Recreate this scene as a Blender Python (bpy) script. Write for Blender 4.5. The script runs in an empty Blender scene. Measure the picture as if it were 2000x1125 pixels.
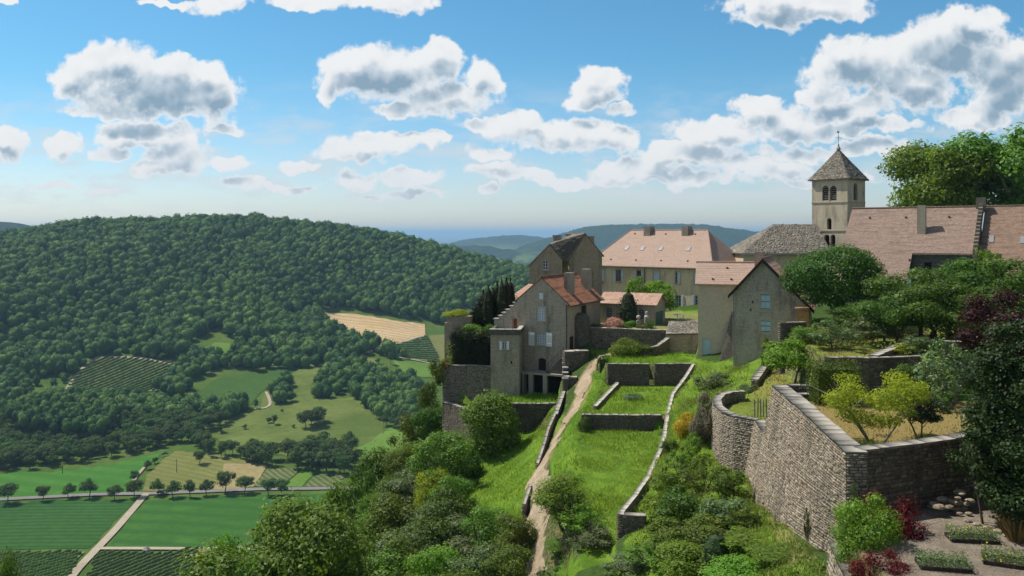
import bpy, math, random
import numpy as np
from mathutils import Vector
from mathutils.geometry import tessellate_polygon, delaunay_2d_cdt
from mathutils.kdtree import KDTree

SC = bpy.context.scene
COL = SC.collection
RNG = np.random.default_rng(7)
random.seed(7)
FPX, CX, HY = 1667.0, 1000.0, 455.0      # lens in pixels, image centre and horizon row of the 2000 px photograph

# ------------------------------------------------------------------ camera
cam = bpy.data.cameras.new('camera'); cam_ob = bpy.data.objects.new('camera', cam); COL.objects.link(cam_ob)
cam.sensor_width = 36; cam.lens = 36 * FPX / 2000
cam.shift_y = -(562.5 - HY) / 2000
cam.clip_start = 0.5; cam.clip_end = 250000
cam_ob.location = (0, 0, 0); cam_ob.rotation_euler = (math.radians(90), 0, 0)
SC.camera = cam_ob
SC.render.engine = 'CYCLES'
SC.view_settings.view_transform = 'Standard'; SC.view_settings.look = 'None'
SC.view_settings.gamma = 1; SC.view_settings.exposure = 0.28
cy = SC.cycles
cy.use_denoising = True
cy.max_bounces = 6; cy.diffuse_bounces = 3; cy.glossy_bounces = 2; cy.transmission_bounces = 4
cy.transparent_max_bounces = 8; cy.volume_bounces = 0; cy.caustics_reflective = False; cy.caustics_refractive = False
cy.use_adaptive_sampling = True; cy.adaptive_threshold = 0.02

# ------------------------------------------------------------------ sun
SUN_AZ, SUN_EL = math.radians(-64), math.radians(56)      # azimuth left of the view direction (+Y)
sdir = Vector((math.sin(SUN_AZ) * math.cos(SUN_EL), math.cos(SUN_AZ) * math.cos(SUN_EL), math.sin(SUN_EL)))
sun = bpy.data.lights.new('sun', 'SUN'); sun.energy = 4.3; sun.angle = math.radians(0.5); sun.color = (1.0, 0.955, 0.87)
sun_ob = bpy.data.objects.new('sun', sun); COL.objects.link(sun_ob)
sun_ob.rotation_euler = sdir.to_track_quat('Z', 'Y').to_euler(); sun_ob.location = (-60, 60, 120)

# ------------------------------------------------------------------ node helper
class NT:
    def __init__(s, tree): s.t = tree; s.n = tree.nodes; s.l = tree.links
    def node(s, typ, ins=None, **kw):
        n = s.n.new(typ)
        for k, v in kw.items(): setattr(n, k, v)
        if ins:
            for k, v in ins.items(): s.put(n.inputs[k], v)
        return n
    def put(s, sock, v):
        if isinstance(v, bpy.types.NodeSocket): s.l.new(v, sock)
        elif isinstance(v, bpy.types.Node): s.l.new(v.outputs[0], sock)
        else: sock.default_value = v
    def m(s, op, a, b=0.0, c=0.0, clamp=False):
        n = s.n.new('ShaderNodeMath'); n.operation = op; n.use_clamp = clamp
        s.put(n.inputs[0], a); s.put(n.inputs[1], b); s.put(n.inputs[2], c)
        return n.outputs[0]
    def v(s, op, a, b=(0, 0, 0), c=(0, 0, 0)):
        n = s.n.new('ShaderNodeVectorMath'); n.operation = op
        s.put(n.inputs[0], a)
        if op == 'SCALE': s.put(n.inputs['Scale'], b)
        else:
            s.put(n.inputs[1], b)
            if op == 'MULTIPLY_ADD': s.put(n.inputs[2], c)
        return n.outputs['Value'] if op in ('LENGTH', 'DOT_PRODUCT', 'DISTANCE') else n.outputs[0]
    def ramp(s, f, stops, interp='LINEAR'):
        n = s.n.new('ShaderNodeValToRGB'); n.color_ramp.interpolation = interp
        e = n.color_ramp.elements
        while len(e) < len(stops): e.new(0.5)
        for el, (p, c) in zip(e, stops): el.position = p; el.color = (*c, 1) if len(c) == 3 else c
        s.put(n.inputs[0], f); return n.outputs[0]
    def sm(s, x, a, b):
        n = s.n.new('ShaderNodeMapRange'); n.interpolation_type = 'SMOOTHSTEP'
        s.put(n.inputs[0], x); n.inputs[1].default_value = a; n.inputs[2].default_value = b
        n.inputs[3].default_value = 0; n.inputs[4].default_value = 1; return n.outputs[0]
    def mix(s, f, a, b, typ='MIX'):
        n = s.n.new('ShaderNodeMix'); n.data_type = 'RGBA'; n.blend_type = typ; n.clamp_factor = True
        s.put(n.inputs[0], f); s.put(n.inputs[6], a if not isinstance(a, tuple) else (*a[:3], 1)); s.put(n.inputs[7], b if not isinstance(b, tuple) else (*b[:3], 1))
        return n.outputs[2]
    def noise(s, vec, scale, detail=3, rough=.55, dist=0, out=0, dim='3D'):
        n = s.n.new('ShaderNodeTexNoise'); n.noise_dimensions = dim
        if vec is not None: s.put(n.inputs['Vector'], vec)
        n.inputs['Scale'].default_value = scale; n.inputs['Detail'].default_value = detail
        n.inputs['Roughness'].default_value = rough; n.inputs['Distortion'].default_value = dist
        return n.outputs[out]

# ------------------------------------------------------------------ world: Nishita sky with fair-weather cumulus
world = bpy.data.worlds.new("World"); SC.world = world; world.use_nodes = True
try: world.cycles.sampling_method = 'NONE'
except Exception: pass
W = NT(world.node_tree); W.n.clear()
sky = W.node('ShaderNodeTexSky', sky_type='NISHITA', sun_disc=False, sun_elevation=SUN_EL, sun_rotation=SUN_AZ, altitude=400, air_density=1.0, dust_density=0.8, ozone_density=1.6)
tc = W.node('ShaderNodeTexCoord')
sx = W.node('ShaderNodeSeparateXYZ', {0: tc.outputs['Generated']})
dy = W.m('MAXIMUM', sx.outputs[1], 0.05)
uu = W.m('DIVIDE', sx.outputs[0], dy); vv = W.m('DIVIDE', sx.outputs[2], dy)
uv = W.node('ShaderNodeCombineXYZ', {0: uu, 1: vv}).outputs[0]
skyc = W.mix(1.0, sky.outputs[0], W.mix(W.sm(vv, .30, .70), W.mix(W.sm(vv, 0.0, .22), (.86, .90, 1.0), (.42, .80, .92)), (1.02, .93, .82)), 'MULTIPLY')
bg_sky = W.node('ShaderNodeBackground', {'Color': skyc, 'Strength': 0.115})
# cumulus puffs: centre bearing / height and half-sizes (photo pixels from the horizon point, turned into tangents)
PUFFS = [
 (300,175,175,60),(290,205,165,34),(235,128,95,44),(360,140,85,40),(420,195,48,62),(150,150,60,48),(250,215,140,24),(440,250,48,14),
 (270,262,100,32),(350,300,90,40),(440,318,66,18),(300,330,44,18),(215,300,50,20),
 (20,278,42,36),(118,290,44,26),(105,365,60,8),(205,374,46,9),(0,262,30,20),
 (760,140,140,62),(690,135,80,40),(850,125,60,46),(940,150,44,52),(860,190,110,44),(785,215,60,24),(640,175,34,30),
 (1160,170,74,44),(1140,190,60,26),(1225,215,36,20),(1200,150,40,28),
 (740,285,120,24),(640,295,42,22),(700,305,90,20),(820,275,60,10),(580,324,32,13),
 (1080,262,140,36),(1190,275,62,34),(950,245,70,18),(1010,238,52,22),(950,300,56,22),(1000,335,95,18),
 (690,352,60,22),(800,352,72,22),(560,370,62,12),(480,356,52,15),(960,366,24,9),(780,382,110,9),
 (740,8,110,26),(600,0,90,18),(430,4,70,24),(810,12,50,20),(330,2,60,10),(20,4,26,14),
 (1560,14,160,38),(1500,40,80,22),(1640,20,70,26),
 (1690,130,130,70),(1850,90,120,70),(1950,130,90,80),(1780,170,120,60),(1900,40,80,30),(1640,110,60,40),(1620,180,60,26),
 (1560,240,130,40),(1400,265,100,36),(1490,210,60,28),(1700,250,110,22),(1660,215,120,30),(1900,220,90,30),(1960,190,60,50),
 (1340,310,110,24),(1230,335,90,22),(1480,330,120,22),(1300,350,180,16),(1560,300,90,22),(1090,350,90,14),
 (1700,290,90,18),(1600,350,120,12),(2120,120,120,90),(2150,260,100,40),(-120,180,90,40),(-140,300,90,30),
]
def cloud_group():
    g = bpy.data.node_groups.new('cloud_field', 'ShaderNodeTree')
    g.interface.new_socket('UV', in_out='INPUT', socket_type='NodeSocketVector')
    g.interface.new_socket('D', in_out='OUTPUT', socket_type='NodeSocketFloat')
    G = NT(g); gi = G.node('NodeGroupInput'); go = G.node('NodeGroupOutput')
    p = gi.outputs[0]
    # billow the outline: warp the coordinates, then add fine noise to the field
    w1 = G.noise(p, 11, 1, .5, 0, 1, '2D'); w2 = G.noise(p, 42, 2, .6, 0, 1, '2D')
    q = G.v('ADD', p, G.v('SCALE', G.v('SUBTRACT', w1, (.5, .5, .5)), .030))
    q = G.v('ADD', q, G.v('SCALE', G.v('SUBTRACT', w2, (.5, .5, .5)), .018))
    best = None
    for (px, py, rx, ry) in PUFFS:
        cu, cv, ru, rv = (px - CX) / FPX, (HY - py) / FPX, rx * .98 / FPX, ry * 1.0 / FPX
        d = G.v('MULTIPLY_ADD', q, (1 / ru, 1 / rv, 0), (-cu / ru, -cv / rv, 0))
        ln = G.v('DOT_PRODUCT', d, d)
        if best is None: best = ln
        else: best = G.m('SMOOTH_MIN', best, ln, 0.22)
    D = G.m('MULTIPLY', G.m('SUBTRACT', 1.0, best), 2.2)
    G.l.new(D, go.inputs[0]); return g
cg = cloud_group()
def field(off):
    n = W.n.new('ShaderNodeGroup'); n.node_tree = cg
    W.put(n.inputs[0], W.v('ADD', uv, off) if off else uv); return n.outputs[0]
def det(u):      # billowy detail: rounded heads, puffs on them, frayed rims
    b1 = W.noise(u, 15, 2, .5, 0, 0, '2D')
    v1 = W.node('ShaderNodeTexVoronoi', {'Vector': W.v('ADD', u, W.v('SCALE', W.noise(u, 60, 1, .5, 0, 1, '2D'), .014)), 'Scale': 40.0}, feature='F1', voronoi_dimensions='2D')
    return W.m('ADD', W.m('MULTIPLY', W.m('SUBTRACT', b1, .5), 2.0), W.m('MULTIPLY', W.m('SUBTRACT', .42, v1.outputs[0]), 1.0))
fray = W.m('MULTIPLY', W.m('SUBTRACT', W.noise(uv, 60, 7, .70, 0, 0, '2D'), .5), 2.3)
d0 = det(uv); D0 = W.m('ADD', W.m('ADD', field(None), d0), fray)
off = (-0.006, 0.022, 0)
d1 = det(W.v('ADD', uv, (-.005, .011, 0)))
alpha = W.sm(D0, -.15, 1.05)
alpha = W.m('MULTIPLY', alpha, W.sm(vv, 0.010, 0.05))                       # far clouds thin out into the haze
# pale broken streets of far cloud low over the horizon
lowc = W.noise(W.v('MULTIPLY', uv, (1, 3.0, 1)), 12, 7, .62, 0, 0, '2D')
low = W.m('MULTIPLY', W.m('MULTIPLY', W.sm(lowc, .41, .68), W.sm(vv, .01, .05)), W.m('SUBTRACT', 1.0, W.sm(vv, .08, .2)))
low = W.m('MULTIPLY', low, .6)
thick = W.sm(W.m('ADD', field(off), W.m('MULTIPLY', d1, .35)), -.1, 2.4)     # cloud standing between this point and the sun
relief = W.m('ADD', W.m('MULTIPLY', W.m('SUBTRACT', d1, d0), .30), W.m('MULTIPLY', fray, -.10))                          # small puffs shade each other
shade = W.m('ADD', W.m('MULTIPLY', thick, W.sm(D0, .1, 1.9)), relief, clamp=True)
cc = W.ramp(shade, [(0, (.93, .935, .935)), (.28, (.83, .855, .88)), (.6, (.57, .655, .73)), (1, (.27, .39, .50))])
cc = W.mix(W.m('MULTIPLY', W.m('SUBTRACT', 1.0, W.sm(vv, .02, .16)), .55), cc, (.74, .79, .83))
bg_cl = W.node('ShaderNodeBackground', {'Color': cc, 'Strength': 0.8})
bg_lo = W.node('ShaderNodeBackground', {'Color': (.76, .8, .83, 1), 'Strength': 0.75})
m1 = W.node('ShaderNodeMixShader', {0: low, 1: bg_sky.outputs[0], 2: bg_lo.outputs[0]})
m2 = W.node('ShaderNodeMixShader', {0: W.m('MULTIPLY', alpha, .97), 1: m1.outputs[0], 2: bg_cl.outputs[0]})
wo = W.node('ShaderNodeOutputWorld', {0: m2.outputs[0]})

# ------------------------------------------------------------------ tagging / mesh helpers
def tag(o, label=None, cat=None, group=None, kind=None):
    if label: o['label'] = label
    if cat: o['category'] = cat
    if group: o['group'] = group
    if kind: o['kind'] = kind
    return o
def empty(name, loc, label, cat, group=None):
    o = bpy.data.objects.new(name, None); COL.objects.link(o); o.location = loc
    o.empty_display_size = .5
    return tag(o, label, cat, group)
def mesh_np(name, V, F, mat=None, smooth=False, uvs=None, mats=None, midx=None):
    """V (n,3) array; F (m,k) array of one face size, or a list of arrays of different sizes"""
    me = bpy.data.meshes.new(name)
    Fs = F if isinstance(F, list) else [F]
    Fs = [np.asarray(f, dtype=np.int32) for f in Fs if len(f)]
    V = np.asarray(V, dtype=np.float32)
    me.vertices.add(len(V)); me.vertices.foreach_set('co', V.ravel())
    nl = sum(f.size for f in Fs); nf = sum(len(f) for f in Fs)
    me.loops.add(nl); me.loops.foreach_set('vertex_index', np.concatenate([f.ravel() for f in Fs]))
    me.polygons.add(nf)
    tot = np.concatenate([np.full(len(f), f.shape[1], np.int32) for f in Fs])
    st = np.concatenate([[0], np.cumsum(tot)[:-1]]).astype(np.int32)
    me.polygons.foreach_set('loop_start', st); me.polygons.foreach_set('loop_total', tot)
    if smooth is not False: me.polygons.foreach_set('use_smooth', np.full(nf, bool(smooth)))
    if midx is not None: me.polygons.foreach_set('material_index', np.asarray(midx, np.int32))
    me.update(calc_edges=True)
    if uvs is not None:
        l = me.uv_layers.new(name='UVMap'); l.data.foreach_set('uv', np.asarray(uvs, np.float32).ravel())
    for mt in (mats or ([mat] if mat else [])): me.materials.append(mt)
    return me
def link(name, me, parent=None, loc=None, rot=None):
    o = bpy.data.objects.new(name, me); COL.objects.link(o)
    if parent: o.parent = parent
    if loc is not None: o.location = loc
    if rot is not None: o.rotation_euler = rot
    return o

class MB:
    """collects polygons (world or local coordinates) with metre-scaled UVs; build() links ONE mesh object"""
    def __init__(s): s.v = []; s.f = []; s.uv = []
    def poly(s, pts, uv=None):
        pts = [Vector(p) for p in pts]
        n = Vector((0, 0, 0))
        for i in range(len(pts)):
            a, b = pts[i], pts[(i + 1) % len(pts)]
            n += Vector(((a.y - b.y) * (a.z + b.z), (a.z - b.z) * (a.x + b.x), (a.x - b.x) * (a.y + b.y)))
        if n.length < 1e-12: return
        n.normalize()
        if uv is None:
            if abs(n.z) > .93: uv = [(p.x, p.y) for p in pts]
            else:
                t = Vector((-n.y, n.x, 0)).normalized(); b = n.cross(t)
                if b.z < 0: b = -b
                uv = [(p.dot(t), p.dot(b)) for p in pts]
        i0 = len(s.v); s.v += [tuple(p) for p in pts]; s.f.append(tuple(range(i0, i0 + len(pts)))); s.uv += uv
    def hexa(s, b, t):
        """bottom ring b and top ring t, counter-clockwise from above"""
        s.poly(list(reversed(b))); s.poly(t)
        for i in range(len(b)):
            j = (i + 1) % len(b); s.poly([b[i], b[j], t[j], t[i]])
    def box(s, c, size, rz=0.0, F=None):
        x, y, z = [k / 2 for k in size]; ca, sa = math.cos(rz), math.sin(rz)
        r = [(-x, -y), (x, -y), (x, y), (-x, y)]
        q = [(c[0] + a * ca - b * sa, c[1] + a * sa + b * ca) for a, b in r]
        B = [(a, b, c[2] - z) for a, b in q]; T = [(a, b, c[2] + z) for a, b in q]
        if F: B = [F.w(*p) for p in B]; T = [F.w(*p) for p in T]
        s.hexa(B, T)
    def lbox(s, F, x0, x1, y0, y1, z0, z1):
        B = [F.w(a, b, z0) for a, b in ((x0, y0), (x1, y0), (x1, y1), (x0, y1))]
        T = [F.w(a, b, z1) for a, b in ((x0, y0), (x1, y0), (x1, y1), (x0, y1))]
        s.hexa(B, T)
    def tube(s, pts, rad, n=6, cap=True):
        pts = [Vector(p) for p in pts]
        if not isinstance(rad, (list, tuple)): rad = [rad] * len(pts)
        rings = []
        for i, p in enumerate(pts):
            d = (pts[min(i + 1, len(pts) - 1)] - pts[max(i - 1, 0)]).normalized()
            a = d.cross(Vector((0.31, .95, .1)) if abs(d.y) < .9 else Vector((1, 0, 0))).normalized(); b = d.cross(a)
            rings.append([p + (a * math.cos(k * 2 * math.pi / n) + b * math.sin(k * 2 * math.pi / n)) * rad[i] for k in range(n)])
        for i in range(len(rings) - 1):
            for k in range(n):
                j = (k + 1) % n
                s.poly([rings[i][k], rings[i][j], rings[i + 1][j], rings[i + 1][k]], uv=[(k / n, i), ((k + 1) / n, i), ((k + 1) / n, i + 1), (k / n, i + 1)])
        if cap: s.poly(rings[-1]); s.poly(list(reversed(rings[0])))
    def lathe(s, c, prof, n=14):
        rings = [[Vector((c[0] + r * math.cos(k * 2 * math.pi / n), c[1] + r * math.sin(k * 2 * math.pi / n), c[2] + z)) for k in range(n)] for r, z in prof]
        for i in range(len(rings) - 1):
            for k in range(n):
                j = (k + 1) % n; s.poly([rings[i][k], rings[i][j], rings[i + 1][j], rings[i + 1][k]])
    def mesh(s, name, mat, smooth=False):
        me = bpy.data.meshes.new(name); me.from_pydata(s.v, [], s.f)
        l = me.uv_layers.new(name='UVMap'); l.data.foreach_set('uv', np.array(s.uv, np.float32).ravel())
        for mt in (mat if isinstance(mat, (list, tuple)) else [mat]): me.materials.append(mt)
        if smooth:
            for p in me.polygons: p.use_smooth = True
        return me
    def build(s, name, mat, parent=None, smooth=False):
        """object whose origin sits at the middle of its underside (world) or at the parent's origin"""
        me = s.mesh(name, mat, smooth)
        o = bpy.data.objects.new(name, me); COL.objects.link(o)
        if parent:
            o.parent = parent; loc = parent.location if parent.parent is None else parent.parent.location
            me.transform(__import__('mathutils').Matrix.Translation(-Vector(loc)))
        else:
            vs = np.array(s.v); c = Vector(((vs[:, 0].min() + vs[:, 0].max()) / 2, (vs[:, 1].min() + vs[:, 1].max()) / 2, vs[:, 2].min()))
            me.transform(__import__('mathutils').Matrix.Translation(-c)); o.location = c
        return o

def P(px, py, Y): return Vector(((px - CX) / FPX * Y, Y, (HY - py) / FPX * Y))
def pxl(X, Y, Z): return CX + X / Y * FPX, HY - Z / Y * FPX
class Fr:
    """upright frame: local x along a facade (left to right from the camera), y away from the camera, z up"""
    def __init__(s, o, deg): s.o = Vector(o); a = math.radians(deg); s.a = a; s.x = Vector((math.cos(a), math.sin(a), 0)); s.y = Vector((-math.sin(a), math.cos(a), 0))
    def w(s, x, y, z): return Vector((s.o.x + s.x.x * x + s.y.x * y, s.o.y + s.x.y * x + s.y.y * y, z))
    def uv(s, px, py, yl=0.0):
        """where the ray through a photo pixel meets the plane local y = yl: (x, z)"""
        dx = (px - CX) / FPX; o = s.w(0, yl, 0)
        # o + t*x on ray (dx*Y, Y)
        t = (dx * o.y - o.x) / (s.x.x - dx * s.x.y); Y = o.y + t * s.x.y
        return t, (HY - py) / FPX * Y
    def side(s, px, py, xl):
        """the same for the plane local x = xl: (y, z)"""
        dx = (px - CX) / FPX; o = s.w(xl, 0, 0)
        t = (dx * o.y - o.x) / (s.y.x - dx * s.y.y); Y = o.y + t * s.y.y
        return t, (HY - py) / FPX * Y
# ------------------------------------------------------------------ materials
def new_mat(name):
    m = bpy.data.materials.new(name); m.use_nodes = True; T = NT(m.node_tree); T.n.clear()
    out = T.node('ShaderNodeOutputMaterial'); return m, T, out
def finish(T, out, col, rough=.9, bump=None, bstr=.5, bdist=.05, spec=.2, extra=None):
    b = T.node('ShaderNodeBsdfPrincipled', {'Base Color': col, 'Roughness': rough, 'Specular IOR Level': spec})
    if bump is not None:
        bn = T.node('ShaderNodeBump', {'Height': bump, 'Strength': bstr, 'Distance': bdist}); T.l.new(bn.outputs[0], b.inputs['Normal'])
    T.l.new(b.outputs[0], out.inputs[0]); return b
def flat(name, c, rough=.6, spec=.3, var=.12, scale=3.0):
    m, T, out = new_mat(name); g = T.node('ShaderNodeNewGeometry')
    n = T.noise(g.outputs['Position'], scale, 4)
    col = T.mix(T.sm(n, .3, .7), tuple(x * (1 - var) for x in c), tuple(min(1, x * (1 + var)) for x in c))
    finish(T, out, col, rough, spec=spec); return m
def rubble(name, ca, cb, mortar, bw=.32, bh=.14, stain=(.09, .085, .07), stain_amt=.6, mort=.018, bstr=.8, seed=0.0, wash=.25, bdist=.04):
    """courses of rough stone laid out in the face's own metres"""
    m, T, out = new_mat(name)
    uvn = T.node('ShaderNodeUVMap'); g = T.node('ShaderNodeNewGeometry'); P_ = g.outputs['Position']
    u = T.v('ADD', uvn.outputs[0], (seed, seed * .7, 0))
    wob = T.noise(u, 2.3, 3, .6, 0, 1)
    u = T.v('ADD', u, T.v('SCALE', T.v('SUBTRACT', wob, (.5, .5, .5)), .16))
    br = T.node('ShaderNodeTexBrick', {'Vector': u, 'Color1': (0, 0, 0, 1), 'Color2': (1, 1, 1, 1), 'Mortar': (.5, .5, .5, 1), 'Scale': 1.0, 'Mortar Size': mort, 'Mortar Smooth': .6, 'Bias': 0.0, 'Brick Width': bw, 'Row Height': bh}, offset=.45, squash=1.4, squash_frequency=3)
    n1 = T.noise(P_, 5.5, 5, .65); n2 = T.noise(P_, .55, 4, .6); n3 = T.noise(T.v('MULTIPLY', P_, (1, 1, .22)), 1.1, 5, .65)
    base = T.mix(br.outputs[0], ca, cb)
    base = T.mix(T.sm(n1, .3, .75), base, tuple(x * .55 for x in ca))
    base = T.mix(T.m('MULTIPLY', br.outputs[1], .75), base, mortar)
    base = T.mix(T.m('MULTIPLY', T.sm(n2, .35, .7), wash), base, mortar)
    base = T.mix(T.m('MULTIPLY', T.sm(n3, .5, .72), stain_amt), base, stain)
    h = T.m('ADD', T.m('MULTIPLY', T.m('SUBTRACT', 1.0, br.outputs[1]), .8), T.m('MULTIPLY', n1, .9))
    finish(T, out, base, .95, h, bstr, bdist); return m
def plaster(name, c, stain, amt=.7, seed=0.0):
    m, T, out = new_mat(name); g = T.node('ShaderNodeNewGeometry'); P_ = T.v('ADD', g.outputs['Position'], (seed, 0, 0))
    n1 = T.noise(P_, 3.5, 5, .65); n2 = T.noise(T.v('MULTIPLY', P_, (1, 1, .35)), .5, 6, .66); n3 = T.noise(T.v('MULTIPLY', P_, (1.3, 1.3, .12)), 1.4, 4, .6)
    col = T.mix(T.sm(n1, .3, .75), c, tuple(x * .82 for x in c))
    col = T.mix(T.m('MULTIPLY', T.sm(n2, .48, .68), amt), col, stain)
    col = T.mix(T.m('MULTIPLY', T.sm(n3, .55, .72), amt * .7), col, stain)
    finish(T, out, col, .95, n1, .25, .03); return m
def tiles(name, ca, cb, dark, tw=.17, th=.11, streak=.35, seed=0.0, band=0.0):
    m, T, out = new_mat(name)
    uvn = T.node('ShaderNodeUVMap'); g = T.node('ShaderNodeNewGeometry'); P_ = g.outputs['Position']
    u = T.v('ADD', uvn.outputs[0], (seed, seed, 0))
    wob = T.noise(u, .8, 3, .6, 0, 1); u2 = T.v('ADD', u, T.v('SCALE', T.v('SUBTRACT', wob, (.5, .5, .5)), .07))
    br = T.node('ShaderNodeTexBrick', {'Vector': u2, 'Color1': (0, 0, 0, 1), 'Color2': (1, 1, 1, 1), 'Mortar': (0, 0, 0, 1), 'Scale': 1.0, 'Mortar Size': .012, 'Mortar Smooth': .3, 'Brick Width': tw, 'Row Height': th}, offset=.5)
    n1 = T.noise(P_, 1.1, 5, .65); n2 = T.noise(T.v('MULTIPLY', u, (.35, 2.6, 1)), 1.0, 4, .6); n3 = T.noise(P_, 9, 2, .6)
    c = T.mix(br.outputs[0], ca, cb)
    c = T.mix(T.m('MULTIPLY', T.sm(n2, .46, .66), streak), c, dark)
    c = T.mix(T.m('MULTIPLY', T.sm(n1, .5, .75), streak), c, dark)
    c = T.mix(T.m('MULTIPLY', T.sm(n3, .55, .75), .3), c, dark)
    c = T.mix(T.m('MULTIPLY', br.outputs[1], .8), c, tuple(x * .35 for x in dark))
    if band:
        sp = T.node('ShaderNodeSeparateXYZ', {0: u2}); fr = T.m('FRACT', T.m('DIVIDE', sp.outputs[1], band))
        c = T.mix(T.m('MULTIPLY', T.sm(fr, .75, .95), .6), c, tuple(min(1, x * 1.5) for x in cb))
    sp2 = T.node('ShaderNodeSeparateXYZ', {0: u2}); saw = T.m('FRACT', T.m('DIVIDE', sp2.outputs[1], th))
    h = T.m('ADD', T.m('MULTIPLY', T.m('SUBTRACT', 1.0, saw), .5), T.m('MULTIPLY', br.outputs[0], .5))
    finish(T, out, c, .85, h, .7, .04); return m
def foliage(name, ca, cb, cc=None, trans=.35, rough=.55, scale=.8, obj_var=.25):
    """leaves: random tone per leaf, clumps of tone by position, light passing through"""
    m, T, out = new_mat(name); g = T.node('ShaderNodeNewGeometry'); oi = T.node('ShaderNodeObjectInfo')
    r = g.outputs['Random Per Island']; n = T.noise(g.outputs['Position'], scale, 3, .6)
    f = T.m('ADD', T.m('MULTIPLY', r, .55), T.m('MULTIPLY', T.m('SUBTRACT', n, .25), .9), clamp=True)
    c = T.mix(f, ca, cb)
    if cc: c = T.mix(T.m('MULTIPLY', T.sm(r, .82, .98), .7), c, cc)
    hs = T.node('ShaderNodeHueSaturation', {'Hue': T.m('ADD', .5, T.m('MULTIPLY', T.m('SUBTRACT', oi.outputs['Random'], .5), .05 * obj_var / .25)), 'Value': T.m('ADD', 1 - obj_var, T.m('MULTIPLY', oi.outputs['Random'], 2 * obj_var)), 'Color': c})
    b = T.node('ShaderNodeBsdfPrincipled', {'Base Color': hs.outputs[0], 'Roughness': rough, 'Specular IOR Level': .25})
    tr = T.node('ShaderNodeBsdfTranslucent', {'Color': T.mix(1.0, hs.outputs[0], (1.25, 1.35, .5), 'MULTIPLY')})
    mx = T.node('ShaderNodeMixShader', {0: trans, 1: b.outputs[0], 2: tr.outputs[0]})
    T.l.new(mx.outputs[0], out.inputs[0]); return m
def ground_mat(name, scale=1.0):
    """grass ground; colour attribute 'cover': R dry, G bare earth, B scrub, A unused"""
    m, T, out = new_mat(name); g = T.node('ShaderNodeNewGeometry'); P_ = g.outputs['Position']
    at = T.node('ShaderNodeAttribute', attribute_name='cover'); s = T.node('ShaderNodeSeparateColor', {0: at.outputs[0]})
    n1 = T.noise(P_, .55 * scale, 5, .6); n2 = T.noise(P_, 3.3 * scale, 5, .65); n3 = T.noise(P_, 13 * scale, 4, .7)
    lush = T.mix(T.sm(n1, .35, .65), (.09, .18, .018), (.17, .28, .03))
    lush = T.mix(T.m('MULTIPLY', T.sm(n2, .5, .72), .6), lush, (.26, .32, .075))
    lush = T.mix(T.m('MULTIPLY', T.sm(n3, .45, .7), .55), lush, (.05, .11, .015))
    dry = T.mix(T.sm(n2, .35, .7), (.34, .23, .095), (.24, .21, .07))
    dry = T.mix(T.m('MULTIPLY', T.sm(n3, .5, .7), .5), dry, (.13, .14, .03))
    earth = T.mix(T.sm(n2, .3, .7), (.42, .31, .20), (.27, .19, .11))
    scrub = T.mix(T.sm(n2, .3, .7), (.035, .07, .016), (.075, .12, .03))
    def f(ch, w=.55): return T.sm(T.m('ADD', ch, T.m('MULTIPLY', T.m('SUBTRACT', T.m('ADD', T.m('MULTIPLY', n2, .6), T.m('MULTIPLY', n3, .4)), .5), w * 2)), .35, .65)
    c = T.mix(f(s.outputs[2]), lush, scrub)
    c = T.mix(f(s.outputs[0], .9), c, dry)
    c = T.mix(f(s.outputs[1]), c, earth)
    finish(T, out, c, 1.0, T.m('ADD', n3, T.m('MULTIPLY', n2, .7)), .9, .12 / scale, spec=.05); return m
def field_mat(name, ca, cb, row=None, rowc=None, ang=0.0, dens=.5, scale=.03, fine=.5):
    m, T, out = new_mat(name); g = T.node('ShaderNodeNewGeometry'); P_ = g.outputs['Position']
    n1 = T.noise(P_, scale, 5, .65); n2 = T.noise(P_, fine, 4, .7)
    c = T.mix(T.sm(n1, .35, .65), ca, cb)
    n4 = T.noise(P_, scale * 3.7, 4, .65)
    c = T.mix(T.m('MULTIPLY', T.sm(n2, .4, .7), .4), c, tuple(x * .6 for x in ca))
    c = T.mix(T.m('MULTIPLY', T.sm(n4, .55, .75), .4), c, tuple(x * 1.35 for x in cb))
    if row:
        a = math.radians(ang); sp = T.node('ShaderNodeSeparateXYZ', {0: P_})
        d = T.m('ADD', T.m('MULTIPLY', sp.outputs[0], math.cos(a)), T.m('MULTIPLY', sp.outputs[1], math.sin(a)))
        d = T.m('ADD', d, T.m('MULTIPLY', n1, row * 1.2))
        f = T.m('FRACT', T.m('DIVIDE', d, row))
        c = T.mix(T.m('MULTIPLY', T.sm(T.m('ABSOLUTE', T.m('SUBTRACT', f, .5)), .5 * dens + .12, .5 * dens - .12 if dens > .3 else 0.02), T.m('ADD', .35, T.m('MULTIPLY', n2, .9))), c, rowc)
    finish(T, out, c, 1.0, n2, .6, .3, spec=.05); return m

M = {}
M['rubble_house'] = rubble('grey_rubble_wall', (.43, .37, .28), (.58, .50, .385), (.51, .445, .345), .36, .13, seed=3, stain_amt=.65, wash=.25, mort=.024)
M['rubble_cool'] = rubble('weathered_rubble_wall', (.42, .385, .31), (.56, .515, .415), (.50, .46, .375), .34, .12, seed=9, stain_amt=.55, wash=.3, mort=.022)
M['rubble_tower'] = rubble('pale_rubble_wall', (.40, .345, .25), (.53, .46, .345), (.47, .41, .31), .40, .15, seed=14, stain_amt=.45, wash=.3)
M['rubble_dark'] = rubble('dark_rubble_wall', (.13, .12, .10), (.24, .215, .175), (.11, .10, .08), .34, .13, seed=5, stain_amt=.7, wash=.2)
M['rubble_old'] = rubble('brown_rubble_wall', (.37, .295, .205), (.50, .405, .295), (.41, .335, .24), .36, .14, seed=21, stain_amt=.6, wash=.3)
M['plaster_tan'] = plaster('stained_ochre_plaster', (.68, .55, .38), (.25, .21, .15), .6)
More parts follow.
